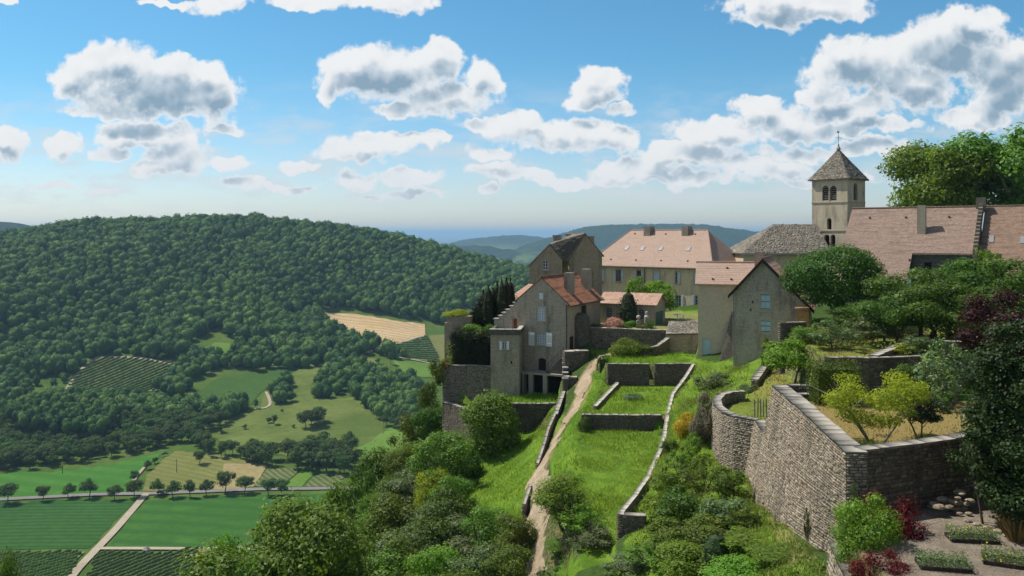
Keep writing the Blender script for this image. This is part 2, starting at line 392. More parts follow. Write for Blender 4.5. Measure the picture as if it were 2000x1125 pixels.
M['plaster_church'] = plaster('old_church_plaster', (.60, .51, .37), (.24, .205, .155), .75, 11)
M['plaster_grey'] = plaster('smooth_grey_plaster', (.54, .475, .345), (.43, .375, .275), .35, 30)
M['plaster_side'] = plaster('pale_render', (.44, .38, .29), (.22, .19, .15), .6, 60)
M['cap'] = plaster('lichened_limestone_cap', (.36, .33, .285), (.15, .135, .115), .75, 77)
M['cap_pale'] = plaster('pale_limestone', (.48, .445, .38), (.25, .225, .185), .45, 78)
M['surround'] = plaster('dressed_stone', (.46, .40, .31), (.28, .24, .18), .5, 90)
M['tile_pink'] = tiles('salmon_clay_tiles', (.43, .30, .225), (.53, .385, .30), (.29, .20, .15), .18, .13, .25, 2)
M['tile_nave'] = tiles('rosy_brown_tiles', (.26, .18, .14), (.39, .28, .22), (.16, .115, .09), .20, .15, .6, 3)
M['tile_brown'] = tiles('brown_clay_tiles', (.33, .19, .13), (.48, .30, .21), (.17, .105, .08), .20, .14, .45, 6, band=.42)
M['tile_annex'] = tiles('grey_brown_clay_tiles', (.36, .25, .19), (.47, .34, .26), (.22, .155, .12), .20, .14, .4, 8, band=.36)
M['tile_red'] = tiles('mottled_red_tiles', (.32, .13, .07), (.46, .22, .12), (.10, .06, .04), .22, .16, .75, 12)
M['tile_barn'] = tiles('dark_brown_tiles', (.24, .155, .11), (.36, .24, .17), (.12, .085, .065), .20, .14, .6, 17)
M['tile_orange'] = tiles('ribbed_orange_tiles', (.42, .25, .175), (.54, .37, .28), (.24, .14, .10), .35, .30, .35, 19)
M['lauze_bed'] = rubble('stone_slate_bed', (.13, .12, .10), (.2, .18, .15), (.06, .055, .05), .3, .14, seed=1)
M['white'] = flat('white_paint', (.74, .76, .76), .5, .4, .06)
M['shutter_grey'] = flat('pale_grey_blue_paint', (.50, .545, .60), .6, .3, .06)
M['shutter_blue'] = flat('sky_blue_paint', (.40, .55, .60), .6, .3, .06)
M['frame_blue'] = flat('white_blue_frame', (.62, .72, .76), .5, .3, .05)
M['red_door'] = flat('rust_red_paint', (.23, .045, .02), .7, .2, .2)
M['green_door'] = flat('green_painted_boards', (.11, .16, .13), .7, .2, .12)
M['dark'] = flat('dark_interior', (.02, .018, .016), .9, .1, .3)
M['dark_wood'] = flat('dark_weathered_wood', (.045, .035, .028), .9, .1, .3)
M['grey_wood'] = flat('grey_weathered_wood', (.21, .18, .15), .9, .1, .25)
M['zinc'] = flat('zinc_sheet', (.22, .22, .22), .5, .5, .15)
M['iron'] = flat('dark_iron', (.035, .033, .032), .6, .5, .2)
M['chim'] = plaster('chimney_render', (.36, .31, .25), (.15, .13, .11), .8, 41)
M['bark'] = flat('bark', (.10, .08, .06), .95, .1, .35, 6)
M['bark_pale'] = flat('pale_bark', (.24, .21, .17), .95, .1, .3, 6)
M['metal_white'] = flat('white_painted_metal', (.7, .7, .7), .5, .4, .05)
M['terracotta'] = flat('terracotta', (.38, .17, .09), .8, .2, .15)
M['lit_ochre'] = flat('sunlit_ochre_wall', (.45, .25, .10), .8, .2, .2)  # sunlight on the side wall is put into this ochre
gm, gT, gO = new_mat('window_glass')
gb = gT.node('ShaderNodeBsdfPrincipled', {'Base Color': (.03, .035, .04, 1), 'Roughness': .08, 'Specular IOR Level': .7}); gT.l.new(gb.outputs[0], gO.inputs[0]); M['glass'] = gm
gm, gT, gO = new_mat('lace_curtained_glass')
gb = gT.node('ShaderNodeBsdfPrincipled', {'Base Color': (.42, .48, .52, 1), 'Roughness': .15, 'Specular IOR Level': .6}); gT.l.new(gb.outputs[0], gO.inputs[0]); M['curtain'] = gm
# separate stones in a wall: tone per stone
def stones_mat(name, cols, dark, seed=0.0, stain=.5):
    m, T, out = new_mat(name); g = T.node('ShaderNodeNewGeometry'); P_ = T.v('ADD', g.outputs['Position'], (seed, 0, 0))
    c = T.ramp(g.outputs['Random Per Island'], [(i / (len(cols) - 1), k) for i, k in enumerate(cols)])
    n1 = T.noise(P_, 7, 5, .7); n2 = T.noise(T.v('MULTIPLY', P_, (1, 1, .4)), .7, 5, .6)
    c = T.mix(T.m('MULTIPLY', T.sm(n1, .35, .7), .6), c, dark)
    c = T.mix(T.m('MULTIPLY', T.sm(n2, .48, .66), stain), c, dark)
    finish(T, out, c, .95, n1, .9, .05); return m
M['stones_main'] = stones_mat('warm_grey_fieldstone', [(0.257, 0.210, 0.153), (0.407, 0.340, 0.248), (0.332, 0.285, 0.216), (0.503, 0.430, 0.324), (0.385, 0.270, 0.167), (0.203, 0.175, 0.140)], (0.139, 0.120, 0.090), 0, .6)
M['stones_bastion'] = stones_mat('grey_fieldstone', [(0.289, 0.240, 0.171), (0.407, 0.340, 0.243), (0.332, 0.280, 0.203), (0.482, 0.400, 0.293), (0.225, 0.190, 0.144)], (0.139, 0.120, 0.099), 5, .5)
M['stones_yard'] = stones_mat('shade_dark_blocks', [(0.171, 0.135, 0.086), (0.246, 0.190, 0.117), (0.128, 0.105, 0.072), (0.364, 0.280, 0.171), (0.203, 0.160, 0.104)], (0.054, 0.045, 0.032), 9, .6)  # shade of the camera-facing walls is put into this darker block colour
M['stones_dark'] = stones_mat('shade_dark_weathered_stone', [(0.128, 0.110, 0.081), (0.193, 0.165, 0.122), (0.235, 0.200, 0.149), (0.150, 0.125, 0.095)], (0.054, 0.048, 0.036), 15, .6)  # weathered stone for shaded faces, the shade worked into its darker colours
M['stones_court'] = stones_mat('grey_rubble_blocks', [(0.203, 0.175, 0.131), (0.268, 0.230, 0.171), (0.225, 0.190, 0.140), (0.300, 0.255, 0.189)], (0.096, 0.083, 0.063), 35, .5)
M['stones_lauze'] = stones_mat('grey_stone_slates', [(.22, .19, .145), (.29, .26, .205), (.25, .215, .165), (.38, .34, .28), (.18, .16, .125)], (.11, .10, .085), 25, .5)
M['mortar'] = flat('earthy_joint', (.10, .088, .07), .95, .1, .3)
M['cliff'] = rubble('limestone_cliff', (.24, .20, .15), (.33, .27, .2), (.07, .065, .05), 1.4, .5, stain_amt=.9, bstr=1.0, bdist=.3, wash=.1)
M['ground'] = ground_mat('hillside_grass')
M['gravel'] = field_mat('gravel_chips', (.20, .165, .125), (.30, .25, .195), scale=1.2, fine=9)
# foliage palette
M['f_tree'] = foliage('dark_tree_leaves', (0.042, 0.085, 0.013), (0.106, 0.175, 0.025), (0.171, 0.250, 0.045))
M['f_mid'] = foliage('mid_green_leaves', (0.070, 0.130, 0.016), (0.165, 0.250, 0.032), (0.260, 0.339, 0.063), obj_var=.34)
M['f_bright'] = foliage('bright_green_leaves', (0.100, 0.190, 0.018), (0.201, 0.309, 0.036), (0.301, 0.400, 0.072), .4)
M['f_yellow'] = foliage('yellow_green_leaves', (.20, .27, .02), (.38, .46, .04), (.46, .52, .08), .5)
M['f_grey'] = foliage('grey_green_leaves', (0.075, 0.120, 0.041), (0.160, 0.220, 0.081), (0.281, 0.320, 0.162), .25)
M['f_dark'] = foliage('very_dark_leaves', (.014, .030, .007), (.040, .070, .014), (.085, .12, .035), .25)
M['f_cypress'] = foliage('cypress_needles', (.010, .018, .008), (.035, .05, .016), None, .12, .8)
M['f_purple'] = foliage('purple_leaves', (.030, .010, .010), (.070, .022, .018), (.12, .045, .035), .3)
M['f_red'] = foliage('red_barberry_leaves', (.085, .014, .010), (.19, .032, .020), (.32, .08, .03), .35)
M['f_dry'] = foliage('dry_twigs', (.13, .13, .075), (.26, .23, .15), None, .15)
M['f_straw'] = foliage('straw_grass', (.22, .17, .06), (.38, .30, .12), None, .3)
M['f_lime'] = foliage('lime_tree_leaves', (.024, .055, .009), (.085, .15, .02), (.15, .23, .04), .35)
M['f_pink'] = foliage('pink_blossom', (.50, .22, .17), (.70, .52, .44), (.62, .12, .10), .3)
M['f_flower'] = foliage('yellow_blossom', (.45, .40, .02), (.70, .55, .03), None, .3)
M['f_grass'] = foliage('grass_blades', (.13, .225, .022), (.29, .39, .06), (.48, .48, .19), .45, .7, .6)
m, T, out = new_mat('forest_leaves'); g = T.node('ShaderNodeNewGeometry'); at = T.node('ShaderNodeAttribute', attribute_name='tone')
n = T.noise(g.outputs['Position'], .012, 4, .6); n2 = T.noise(g.outputs['Position'], .35, 3, .6)
f = T.m('ADD', T.m('MULTIPLY', at.outputs['Fac'], .62), T.m('MULTIPLY', T.m('SUBTRACT', n, .3), .9), clamp=True)
c = T.ramp(f, [(0, (.022, .062, .022)), (.3, (.042, .105, .026)), (.6, (.075, .155, .034)), (.85, (.125, .205, .045)), (1, (.09, .16, .07))])
c = T.mix(T.m('MULTIPLY', T.sm(T.m('ADD', T.m('MULTIPLY', n2, .6), T.m('MULTIPLY', g.outputs['Random Per Island'], .4)), .35, .65), .5), c, T.mix(1.0, c, (1.7, 1.6, 1.2), 'MULTIPLY'))
b = T.node('ShaderNodeBsdfPrincipled', {'Base Color': c, 'Roughness': .8, 'Specular IOR Level': .2}); tr = T.node('ShaderNodeBsdfTranslucent', {'Color': c})
mx = T.node('ShaderNodeMixShader', {0: .3, 1: b.outputs[0], 2: tr.outputs[0]}); T.l.new(mx.outputs[0], out.inputs[0]); M['f_forest'] = m
M['f_valley'] = foliage('valley_tree_leaves', (.032, .072, .018), (.10, .165, .034), (.14, .2, .045), .3, .8, .08, .22)
M['f_vine'] = foliage('vine_leaves', (.085, .17, .035), (.16, .26, .055), None, .3, .8, .3)
# ------------------------------------------------------------------ terrain heights: radial interpolation of surveyed points
def rbf(pts):
    A = np.array(pts, float); xy = A[:, :2]; z = A[:, 2]
    def phi(d): return d
    D = phi(np.linalg.norm(xy[:, None] - xy[None], axis=2)); n = len(A)
    Q = np.c_[np.ones(n), xy]; K = np.block([[D + np.eye(n) * .02, Q], [Q.T, np.zeros((3, 3))]])
    w = np.linalg.solve(K, np.r_[z, 0, 0, 0])
    def f(x, y):
        x = np.asarray(x, float); y = np.asarray(y, float); sh = x.shape; q = np.c_[x.ravel(), y.ravel()]; o = np.empty(len(q))
        for i in range(0, len(q), 20000):
            c = q[i:i + 20000]; d = np.linalg.norm(c[:, None] - xy[None], axis=2)
            o[i:i + 20000] = d @ w[:n] + np.c_[np.ones(len(c)), c] @ w[n:]
        return o.reshape(sh)
    return f
def vnoise(x, y, s, seed=0):
    """smooth value noise, roughly -1..1"""
    x = np.asarray(x) / s + seed * 17.3; y = np.asarray(y) / s + seed * 9.1
    xi = np.floor(x).astype(np.int64); yi = np.floor(y).astype(np.int64); fx = x - xi; fy = y - yi
    fx = fx * fx * (3 - 2 * fx); fy = fy * fy * (3 - 2 * fy)
    def h(a, b):
        n = (a * 374761393 + b * 668265263 + seed * 1013904223) & 0x7fffffff
        n = ((n ^ (n >> 13)) * 1274126177) & 0x7fffffff
        return ((n ^ (n >> 16)) & 0xffff) / 32767.5 - 1
    return (h(xi, yi) * (1 - fx) + h(xi + 1, yi) * fx) * (1 - fy) + (h(xi, yi + 1) * (1 - fx) + h(xi + 1, yi + 1) * fx) * fy
def in_poly(x, y, poly):
    x = np.asarray(x); y = np.asarray(y); r = np.zeros(x.shape, bool); n = len(poly)
    for i in range(n):
        x1, y1 = poly[i]; x2, y2 = poly[(i + 1) % n]
        if y1 == y2: continue
        c = ((y1 > y) != (y2 > y)) & (x < (x2 - x1) * (y - y1) / (y2 - y1) + x1); r ^= c
    return r

# ---- valley floor, wooded hill
VP = []
def vp(px, py, Y, z=None): p = P(px, py, Y); VP.append((p.x, p.y, z if z is not None else p.z))
for X in (-420, -220, 0, 200, 420):
    for Y in (230, 330, 430, 505): VP.append((X, Y, -150))
for a in [(0,930,527),(300,930,527),(600,930,527),(400,890,565),(700,885,570),(450,850,625),(650,850,628),(0,850,620),(200,850,625),
          (500,780,715),(700,780,715),(200,790,690),(0,790,680),(600,720,800),(450,740,765),(750,712,815),(200,765,730),(240,702,800),(0,710,785),(330,712,795),
          (650,655,905),(735,680,875),(640,615,990),(830,640,985),(860,700,880),(900,660,950),(870,720,850),(820,660,930),
          (500,640,890),(500,575,975),(500,510,1080),(500,440,1240),(200,650,860),(200,575,925),(200,510,1010),(200,446,1150),(0,620,830),(0,550,920),(0,486,1040),(50,474,1090),
          (-200,600,820),(-200,520,960),(-300,520,900),(700,600,1015),(700,540,1110),(700,462,1270),(850,600,1035),(850,545,1120),(850,498,1230),(950,600,1060),(950,533,1190),(600,445,1265),
          (300,440,1200),(100,455,1120),(400,436,1230),(1030,557,1150),(1100,590,1150),(1250,600,1150),(780,480,1260),(350,600,935),(350,540,1020)]: vp(*a)
for X, z in ((-1000, -60), (-700, -45), (-400, -30), (-200, -25), (0, -50), (200, -110), (500, -170)): VP.append((X, 1500, z - 20)); VP.append((X, 1900, z - 90)); VP.append((X, 2300, -205))
for Y in (600, 900, 1200): VP.append((-1100, Y, -40)); VP.append((500, Y, -150))
_vh = rbf(VP)
def HV(x, y):
    x = np.asarray(x, float); y = np.asarray(y, float)
    t = np.clip((y - 600) / 300, 0, 1)
    return np.minimum(_vh(x, y), 60) + t * (vnoise(x, y, 90, 1) * 3.5 + vnoise(x, y, 40, 2) * 1.2)
def grid_mesh(name, xs, ys, H, mat, cover=None, drop=None):
    X, Y = np.meshgrid(xs, ys); Z = H(X, Y)
    V = np.c_[X.ravel(), Y.ravel(), Z.ravel()]; nx = len(xs); ny = len(ys)
    i = np.arange(ny - 1)[:, None] * nx + np.arange(nx - 1)[None]; i = i.ravel()
    F = np.c_[i, i + 1, i + nx + 1, i + nx]
    me = mesh_np(name, V, F, mat, smooth=True)
    if cover is not None:
        c = cover(X.ravel(), Y.ravel(), Z.ravel()); ca = me.color_attributes.new('cover', 'FLOAT_COLOR', 'POINT')
        ca.data.foreach_set('color', np.c_[c, np.ones(len(c))].astype(np.float32).ravel())
    return link(name, me), (X, Y, Z)
M['valley'] = field_mat('valley_meadow', (.055, .105, .018), (.10, .15, .03), scale=.02, fine=.25)
vx = np.arange(-1100, 520, 9.0); vy = np.arange(215, 2320, 9.0)
valley, _ = grid_mesh('valley_ground', vx, vy, HV, M['valley']); tag(valley, kind='structure')

def hit_valley(px, py):
    """point of the valley ground seen at a photo pixel"""
    Ys = np.arange(260, 1500, 4.0); dx = (px - CX) / FPX; dz = (HY - py) / FPX
    h = HV(dx * Ys, Ys); b = np.nonzero(dz * Ys < h)[0]
    Y = Ys[b[0]] if len(b) else 1500.
    return (dx * Y, Y)
def hit_many(px, py):
    px = np.asarray(px, float); py = np.asarray(py, float); Ys = np.arange(260, 1500, 5.0)
    dx = (px - CX) / FPX; dz = (HY - py) / FPX
    h = HV(dx[:, None] * Ys[None], np.broadcast_to(Ys, (len(px), len(Ys))))
    b = (dz[:, None] * Ys[None] < h); k = np.where(b.any(1), b.argmax(1), len(Ys) - 1)
    return np.c_[dx * Ys[k], Ys[k]]
def drape(name, pix, mat, lift=.5, step=8.0, H=None, world_xy=None, label=None, cat=None, kind='structure'):
    """a ground sheet with the given outline (photo pixels on the valley ground) following the terrain"""
    H = H or HV
    if world_xy is None:
        q = []
        for i in range(len(pix)):
            a, b = np.array(pix[i], float), np.array(pix[(i + 1) % len(pix)], float)
            k = max(1, int(np.hypot(*(b - a)) / 12))
            for j in range(k): q.append(a + (b - a) * j / k)
        q = np.array(q); xy = hit_many(q[:, 0], q[:, 1]); xy = xy + np.c_[vnoise(xy[:, 0], xy[:, 1], 14, 41), vnoise(xy[:, 0], xy[:, 1], 14, 42)] * 1.4
    else: xy = np.array(world_xy, float)
    x0, y0 = xy.min(0); x1, y1 = xy.max(0)
    gx, gy = np.meshgrid(np.arange(x0 + step / 2, x1, step), np.arange(y0 + step / 2, y1, step))
    k = in_poly(gx, gy, xy); ins = np.c_[gx[k], gy[k]]
    # keep inner points off the rim
    if len(ins):
        d = np.sqrt(((ins[:, None] - xy[None]) ** 2).sum(2)).min(1); ins = ins[d > step * .3]
    allp = np.r_[xy, ins] if len(ins) else xy
    n = len(xy); r = delaunay_2d_cdt([Vector(p) for p in allp], [(i, (i + 1) % n) for i in range(n)], [], 1, 1e-4)
    vs = np.array([tuple(v) for v in r[0]]); fs = [f for f in r[2]]
    z = H(vs[:, 0], vs[:, 1]) + lift
    me = bpy.data.meshes.new(name); me.from_pydata([(a, b, c) for (a, b), c in zip(vs, z)], [], fs)
    me.materials.append(mat)
    if me.polygons and me.polygons[0].normal.z < 0: me.flip_normals()
    for p in me.polygons: p.use_smooth = True
    o = link(name, me); tag(o, kind=kind); return o, xy
def ribbon(name, pix, width, mat, lift=.8, H=None, xy=None, kind='structure', wob=0.0, step=6.0):
    H = H or HV
    q = hit_many([p[0] for p in pix], [p[1] for p in pix]) if xy is None else np.array(xy, float)
    pts = []
    for i in range(len(q) - 1):
        k = max(1, int(np.hypot(*(q[i + 1] - q[i])) / step))
        for j in range(k): pts.append(q[i] + (q[i + 1] - q[i]) * j / k)
    pts.append(q[-1]); pts = np.array(pts)
    for _ in range(3): pts[1:-1] = (pts[:-2] + 2 * pts[1:-1] + pts[2:]) / 4
    d = np.gradient(pts, axis=0); d /= np.linalg.norm(d, axis=1)[:, None]; nrm = np.c_[-d[:, 1], d[:, 0]]
    wd = np.interp(np.linspace(0, 1, len(pts)), np.linspace(0, 1, len(width)), width) if isinstance(width, (list, tuple)) else np.full(len(pts), width)
    rows = []; ks = np.linspace(-.5, .5, 5)
    for k in ks:
        w_ = wd * (1 + wob * vnoise(pts[:, 0] * 3 + k * 40, pts[:, 1] * 3, 1.8, 4))
        p = pts + nrm * (w_ * k)[:, None]; rows.append(np.c_[p, H(p[:, 0], p[:, 1]) + lift])
    V = np.concatenate(rows); n = len(pts); F = []
    for r in range(len(ks) - 1):
        i = np.arange(n - 1) + r * n; F.append(np.c_[i, i + 1, i + n + 1, i + n])
    F = np.concatenate(F)[:, ::-1]
    me = mesh_np(name, V, F, mat, smooth=True); o = link(name, me)
    if me.polygons[0].normal.z < 0: me.flip_normals()
    return tag(o, kind=kind)

# ---- fields of the valley
M['fd_dark'] = field_mat('deep_green_crop', (.030, .088, .020), (.042, .112, .024), 5.0, (.024, .070, .018), 90, .4, .01, .2)
M['fd_green'] = field_mat('green_crop', (.040, .115, .020), (.055, .14, .024), 14.0, (.032, .10, .02), 80, .4, .012, .2)
M['fd_bright'] = field_mat('bright_meadow', (.10, .19, .03), (.13, .22, .04), scale=.02, fine=.3)
M['fd_olive'] = field_mat('mown_meadow', (.15, .165, .045), (.21, .20, .07), 6.0, (.12, .14, .04), 60, .4, .015, .3)
M['fd_tan'] = field_mat('straw_stubble', (.46, .33, .17), (.56, .42, .25), 9.0, (.36, .25, .12), 75, .4, .02, .3)
M['fd_pasture'] = field_mat('hill_pasture', (.085, .125, .026), (.14, .175, .045), scale=.018, fine=.15)
M['fd_plough'] = field_mat('garden_rows', (.12, .15, .05), (.17, .18, .08), 3.6, (.05, .085, .025), 35, .5)
M['fd_maize'] = field_mat('young_maize', (.055, .115, .025), (.08, .145, .03), 3.0, (.04, .09, .02), 50, .5)
M['fd_vine'] = field_mat('vineyard_soil', (.13, .19, .06), (.20, .23, .09), scale=.03, fine=.3)
M['road'] = field_mat('asphalt_road', (.20, .19, .175), (.25, .235, .215), scale=.05, fine=.8)
M['track'] = field_mat('pale_gravel_track', (.34, .29, .21), (.42, .36, .27), scale=.05, fine=.8)
FIELDS = [
 ('field', [(-60,1078),(-60,985),(40,985),(272,978),(170,1077)], 'fd_dark'),
 ('field', [(292,978),(640,966),(700,1000),(700,1160),(560,1160),(540,1080),(203,1077)], 'fd_green'),
 ('field', [(-60,930),(0,928),(100,924),(210,912),(270,898),(330,880),(322,884),(285,915),(262,945),(255,966),(0,976),(-60,978)], 'fd_bright_crop'),
 ('field', [(340,882),(420,890),(500,905),(470,955),(280,962),(290,930),(310,905)], 'fd_olive'),
 ('field', [(440,908),(520,908),(500,955),(420,957)], 'fd_straw'),
 ('field', [(527,915),(585,922),(552,955),(495,955)], 'fd_plough'),
 ('field', [(588,923),(620,925),(590,954),(556,955)], 'fd_bright'),
 ('field', [(624,927),(680,930),(650,953),(596,954)], 'fd_plough'),
 ('field', [(395,850),(470,805),(560,785),(700,778),(745,815),(752,850),(700,890),(560,895),(470,880)], 'fd_pasture'),
 ('field', [(690,885),(760,840),(800,830),(800,900),(720,905)], 'fd_bright'),
 ('field', [(370,772),(420,745),(520,722),(560,715),(600,715),(560,738),(520,760),(480,800),(440,800)], 'fd_maize'),
 ('field', [(560,738),(600,715),(660,702),(650,735),(610,760),(610,790),(500,808),(520,765)], 'fd_pasture'),
 ('field', [(632,613),(700,617),(830,636),(832,657),(735,680),(700,662),(650,640)], 'fd_tan'),
 ('field', [(130,765),(150,732),(185,703),(240,700),(342,713),(302,766),(250,772)], 'fd_vine'),
 ('field', [(185,703),(240,700),(218,722),(165,722)], 'fd_olive'),
 ('field', [(758,679),(836,658),(862,710),(800,704),(770,694)], 'fd_vine'),
 ('field', [(765,705),(850,712),(850,740),(790,735)], 'fd_bright'),
 ('field', [(836,657),(880,655),(880,712),(862,710)], 'fd_olive'),
 ('field', [(370,700),(420,672),(450,672),(450,700),(400,708)], 'fd_bright'),
 ('field', [(5,755),(48,742),(40,795),(-30,798),(-30,770)], 'fd_straw'),
 ('field', [(-60,1160),(-60,1084),(165,1082),(140,1125),(120,1160)], 'fd_vine'),
 ('field', [(196,1083),(385,1081),(380,1160),(150,1160)], 'fd_vine'),
 ('field', [(385,1081),(430,1081),(430,1160),(375,1160)], 'fd_straw'),
 ('field', [(35,892),(90,892),(100,905),(45,908)], 'fd_bright'),
 ('field', [(700,702),(735,702),(730,722),(705,722)], 'fd_olive'),
]
M['fd_bright_crop'] = field_mat('spring_crop', (.050, .15, .022), (.065, .18, .028), 16.0, (.045, .135, .02), 70, .5, .008, .2)
M['fd_straw'] = field_mat('dry_meadow', (.24, .21, .09), (.34, .27, .13), scale=.03, fine=.3)
field_xy = []
for i, (nm, px, mt) in enumerate(FIELDS):
    o, xy = drape(nm, px, M[mt], lift=.25 + .014 * i); field_xy.append(xy)
ribbon('road', [(-60,984),(60,976),(200,970),(290,967),(420,961),(520,957),(640,959),(760,950)], 5.2, M['road'], .62)
ribbon('track', [(286,968),(262,995),(225,1040),(190,1076),(150,1120),(130,1150)], 4.0, M['track'], .66)
ribbon('track', [(190,1078),(250,1080),(400,1078),(560,1076)], 3.2, M['track'], .70)
ribbon('track', [(430,716),(470,712),(520,714),(590,711),(650,703),(700,696),(760,676),(835,657)], 3.4, M['track'], .70)
ribbon('track', [(300,765),(318,742),(340,716)], 4.5, M['track'], .74)
ribbon('track', [(340,715),(290,706),(240,701),(190,701),(160,722),(130,762)], 3.5, M['track'], .78)
ribbon('track', [(780,700),(820,706),(850,714)], 3.0, M['track'], .74)
ribbon('track', [(490,804),(525,802),(530,790),(520,770)], 2.5, M['track'], .8)
ribbon('track', [(288,908),(262,940),(256,962)], 2.0, M['track'], .82)

# ---- the plain and far hills
def HF(x, y):
    z = np.full(np.shape(x), -235.0)
    r = np.hypot(x, y)
    z = z + np.clip(1 - np.abs(r - 6500) / 5000, 0, 1) * vnoise(x, y, 1500, 3) * 22
    return z
M['plain'], T_, o_ = new_mat('plain_patchwork')
g_ = T_.node('ShaderNodeNewGeometry'); P_ = g_.outputs['Position']
vo = T_.node('ShaderNodeTexVoronoi', {'Vector': T_.v('ADD', P_, T_.v('SCALE', T_.noise(P_, .0012, 3, .6, 0, 1), 500)), 'Scale': .0017})
vs_ = T_.node('ShaderNodeSeparateColor', {0: vo.outputs['Color']})
pc = T_.ramp(vs_.outputs[0], [(0, (.03, .06, .02)), (.45, (.035, .07, .02)), (.5, (.12, .17, .05)), (.75, (.16, .21, .06)), (.8, (.30, .27, .12)), (1, (.10, .15, .04))], 'CONSTANT')
pw = T_.noise(P_, .0011, 5, .6)
pc = T_.mix(T_.sm(pw, .44, .52), pc, (.028, .05, .018)); finish(T_, o_, pc, 1, spec=0)
nx = 60; xs = np.linspace(-1, 1, nx)
rr = np.concatenate([np.linspace(150, 12000, 66), np.geomspace(12500, 120000, 18)]); th = np.linspace(-1.0, 1.0, 90)
R_, A_ = np.meshgrid(rr, th, indexing='ij'); X_ = R_ * np.sin(A_); Y_ = R_ * np.cos(A_)
V_ = np.c_[X_.ravel(), Y_.ravel(), HF(X_, Y_).ravel()]; i = (np.arange(len(rr) - 1)[:, None] * len(th) + np.arange(len(th) - 1)[None]).ravel()
tag(link('plain', mesh_np('plain', V_, np.c_[i, i + 1, i + len(th) + 1, i + len(th)][:, ::-1], M['plain'], smooth=True)), kind='structure')

M['far_wood'], T_, o_ = new_mat('far_woods'); g_ = T_.node('ShaderNodeNewGeometry'); P_ = g_.outputs['Position']
a1 = T_.noise(P_, .0022, 4, .6); a2 = T_.noise(P_, .03, 4, .7); sp_ = T_.node('ShaderNodeSeparateXYZ', {0: P_})
fc = T_.mix(T_.sm(a2, .35, .65), (.018, .036, .020), (.038, .066, .032))
lowm = T_.m('SUBTRACT', 1.0, T_.sm(sp_.outputs[2], -150, -70))
fc = T_.mix(T_.m('MULTIPLY', T_.sm(a1, .50, .55), lowm), fc, (.13, .19, .05)); finish(T_, o_, fc, 1, a2, 1, 10, spec=0)
def far_hill(prof, Y0, depth, step, lump, seed, base=-245):
    """ridge whose skyline passes through prof = [(px, py)] at distance Y0"""
    xs = np.arange((prof[0][0] - CX) / FPX * Y0, (prof[-1][0] - CX) / FPX * Y0, step)
    ys = np.arange(-depth, depth + 1, step * 1.5)
    X, Yo = np.meshgrid(xs, ys); pxs = X / Y0 * FPX + CX
    top = (HY - np.interp(pxs, [p[0] for p in prof], [p[1] for p in prof])) / FPX * Y0
    t = np.clip(1 - np.abs(Yo) / depth, 0, 1); s = t * t * (3 - 2 * t)
    s = np.clip(s + vnoise(X, Yo, depth * .35, seed) * .14 * (1 - t) * 2 * t, 0, 1)
    Z = base + (top - base) * s + np.abs(vnoise(X, Yo, lump, seed + 1)) * lump * .45 * (s > .2) + vnoise(X, Yo, lump * .5, seed + 3) * lump * .12
    V = np.c_[X.ravel(), (Yo + Y0).ravel(), Z.ravel()]; n = len(xs)
    i = (np.arange(len(ys) - 1)[:, None] * n + np.arange(n - 1)[None]).ravel()
    tag(link('distant_hill', mesh_np('distant_hill', V, np.c_[i, i + 1, i + n + 1, i + n], M['far_wood'], smooth=True)), kind='structure')
far_hill([(980,500),(1030,478),(1080,463),(1110,453),(1140,445),(1180,440),(1250,439),(1330,438.5),(1380,440),(1420,446),(1460,451),(1500,458),(1560,466),(1640,480),(1700,500)], 5200, 900, 16, 20, 1)
far_hill([(860,482),(900,470),(940,465),(980,461),(1010,460),(1040,462),(1075,467),(1120,474),(1180,486)], 7400, 900, 22, 22, 5)
far_hill([(820,492),(880,484),(930,480),(990,488),(1050,492),(1120,500)], 4600, 500, 18, 20, 9)
far_hill([(-160,440),(-60,433),(10,434),(45,440),(90,456),(140,470),(200,490)], 3000, 700, 12, 16, 12)
far_hill([(20,470),(60,446),(110,445),(160,452),(260,480)], 9000, 900, 30, 25, 15)
# ------------------------------------------------------------------ foliage generator
def rand_dirs(n, rng):
    v = rng.normal(size=(n, 3)); return v / np.linalg.norm(v, axis=1)[:, None]
def leaves(C, Nn, size, rng, spread=.8, aspect=.62, droop=0.0):
    """one bent leaf-sized face pair per centre C, facing roughly along Nn"""
    n = len(C); d = Nn + rand_dirs(n, rng) * spread; d[:, 2] -= droop; d /= np.linalg.norm(d, axis=1)[:, None]
    t = np.cross(d, rand_dirs(n, rng)); t /= np.linalg.norm(t, axis=1)[:, None] + 1e-9; b = np.cross(d, t)
    s = (size * rng.uniform(.6, 1.35, n))[:, None]; w = s * aspect
    a = C - t * s * .5; c = C + t * s * .5; l = C - b * w * .5 + d * s * .12; r = C + b * w * .5 + d * s * .12
    V = np.stack([a, l, c, r], 1).reshape(-1, 3); i = np.arange(n) * 4
    return V, np.c_[i, i + 1, i + 2, i + 3]
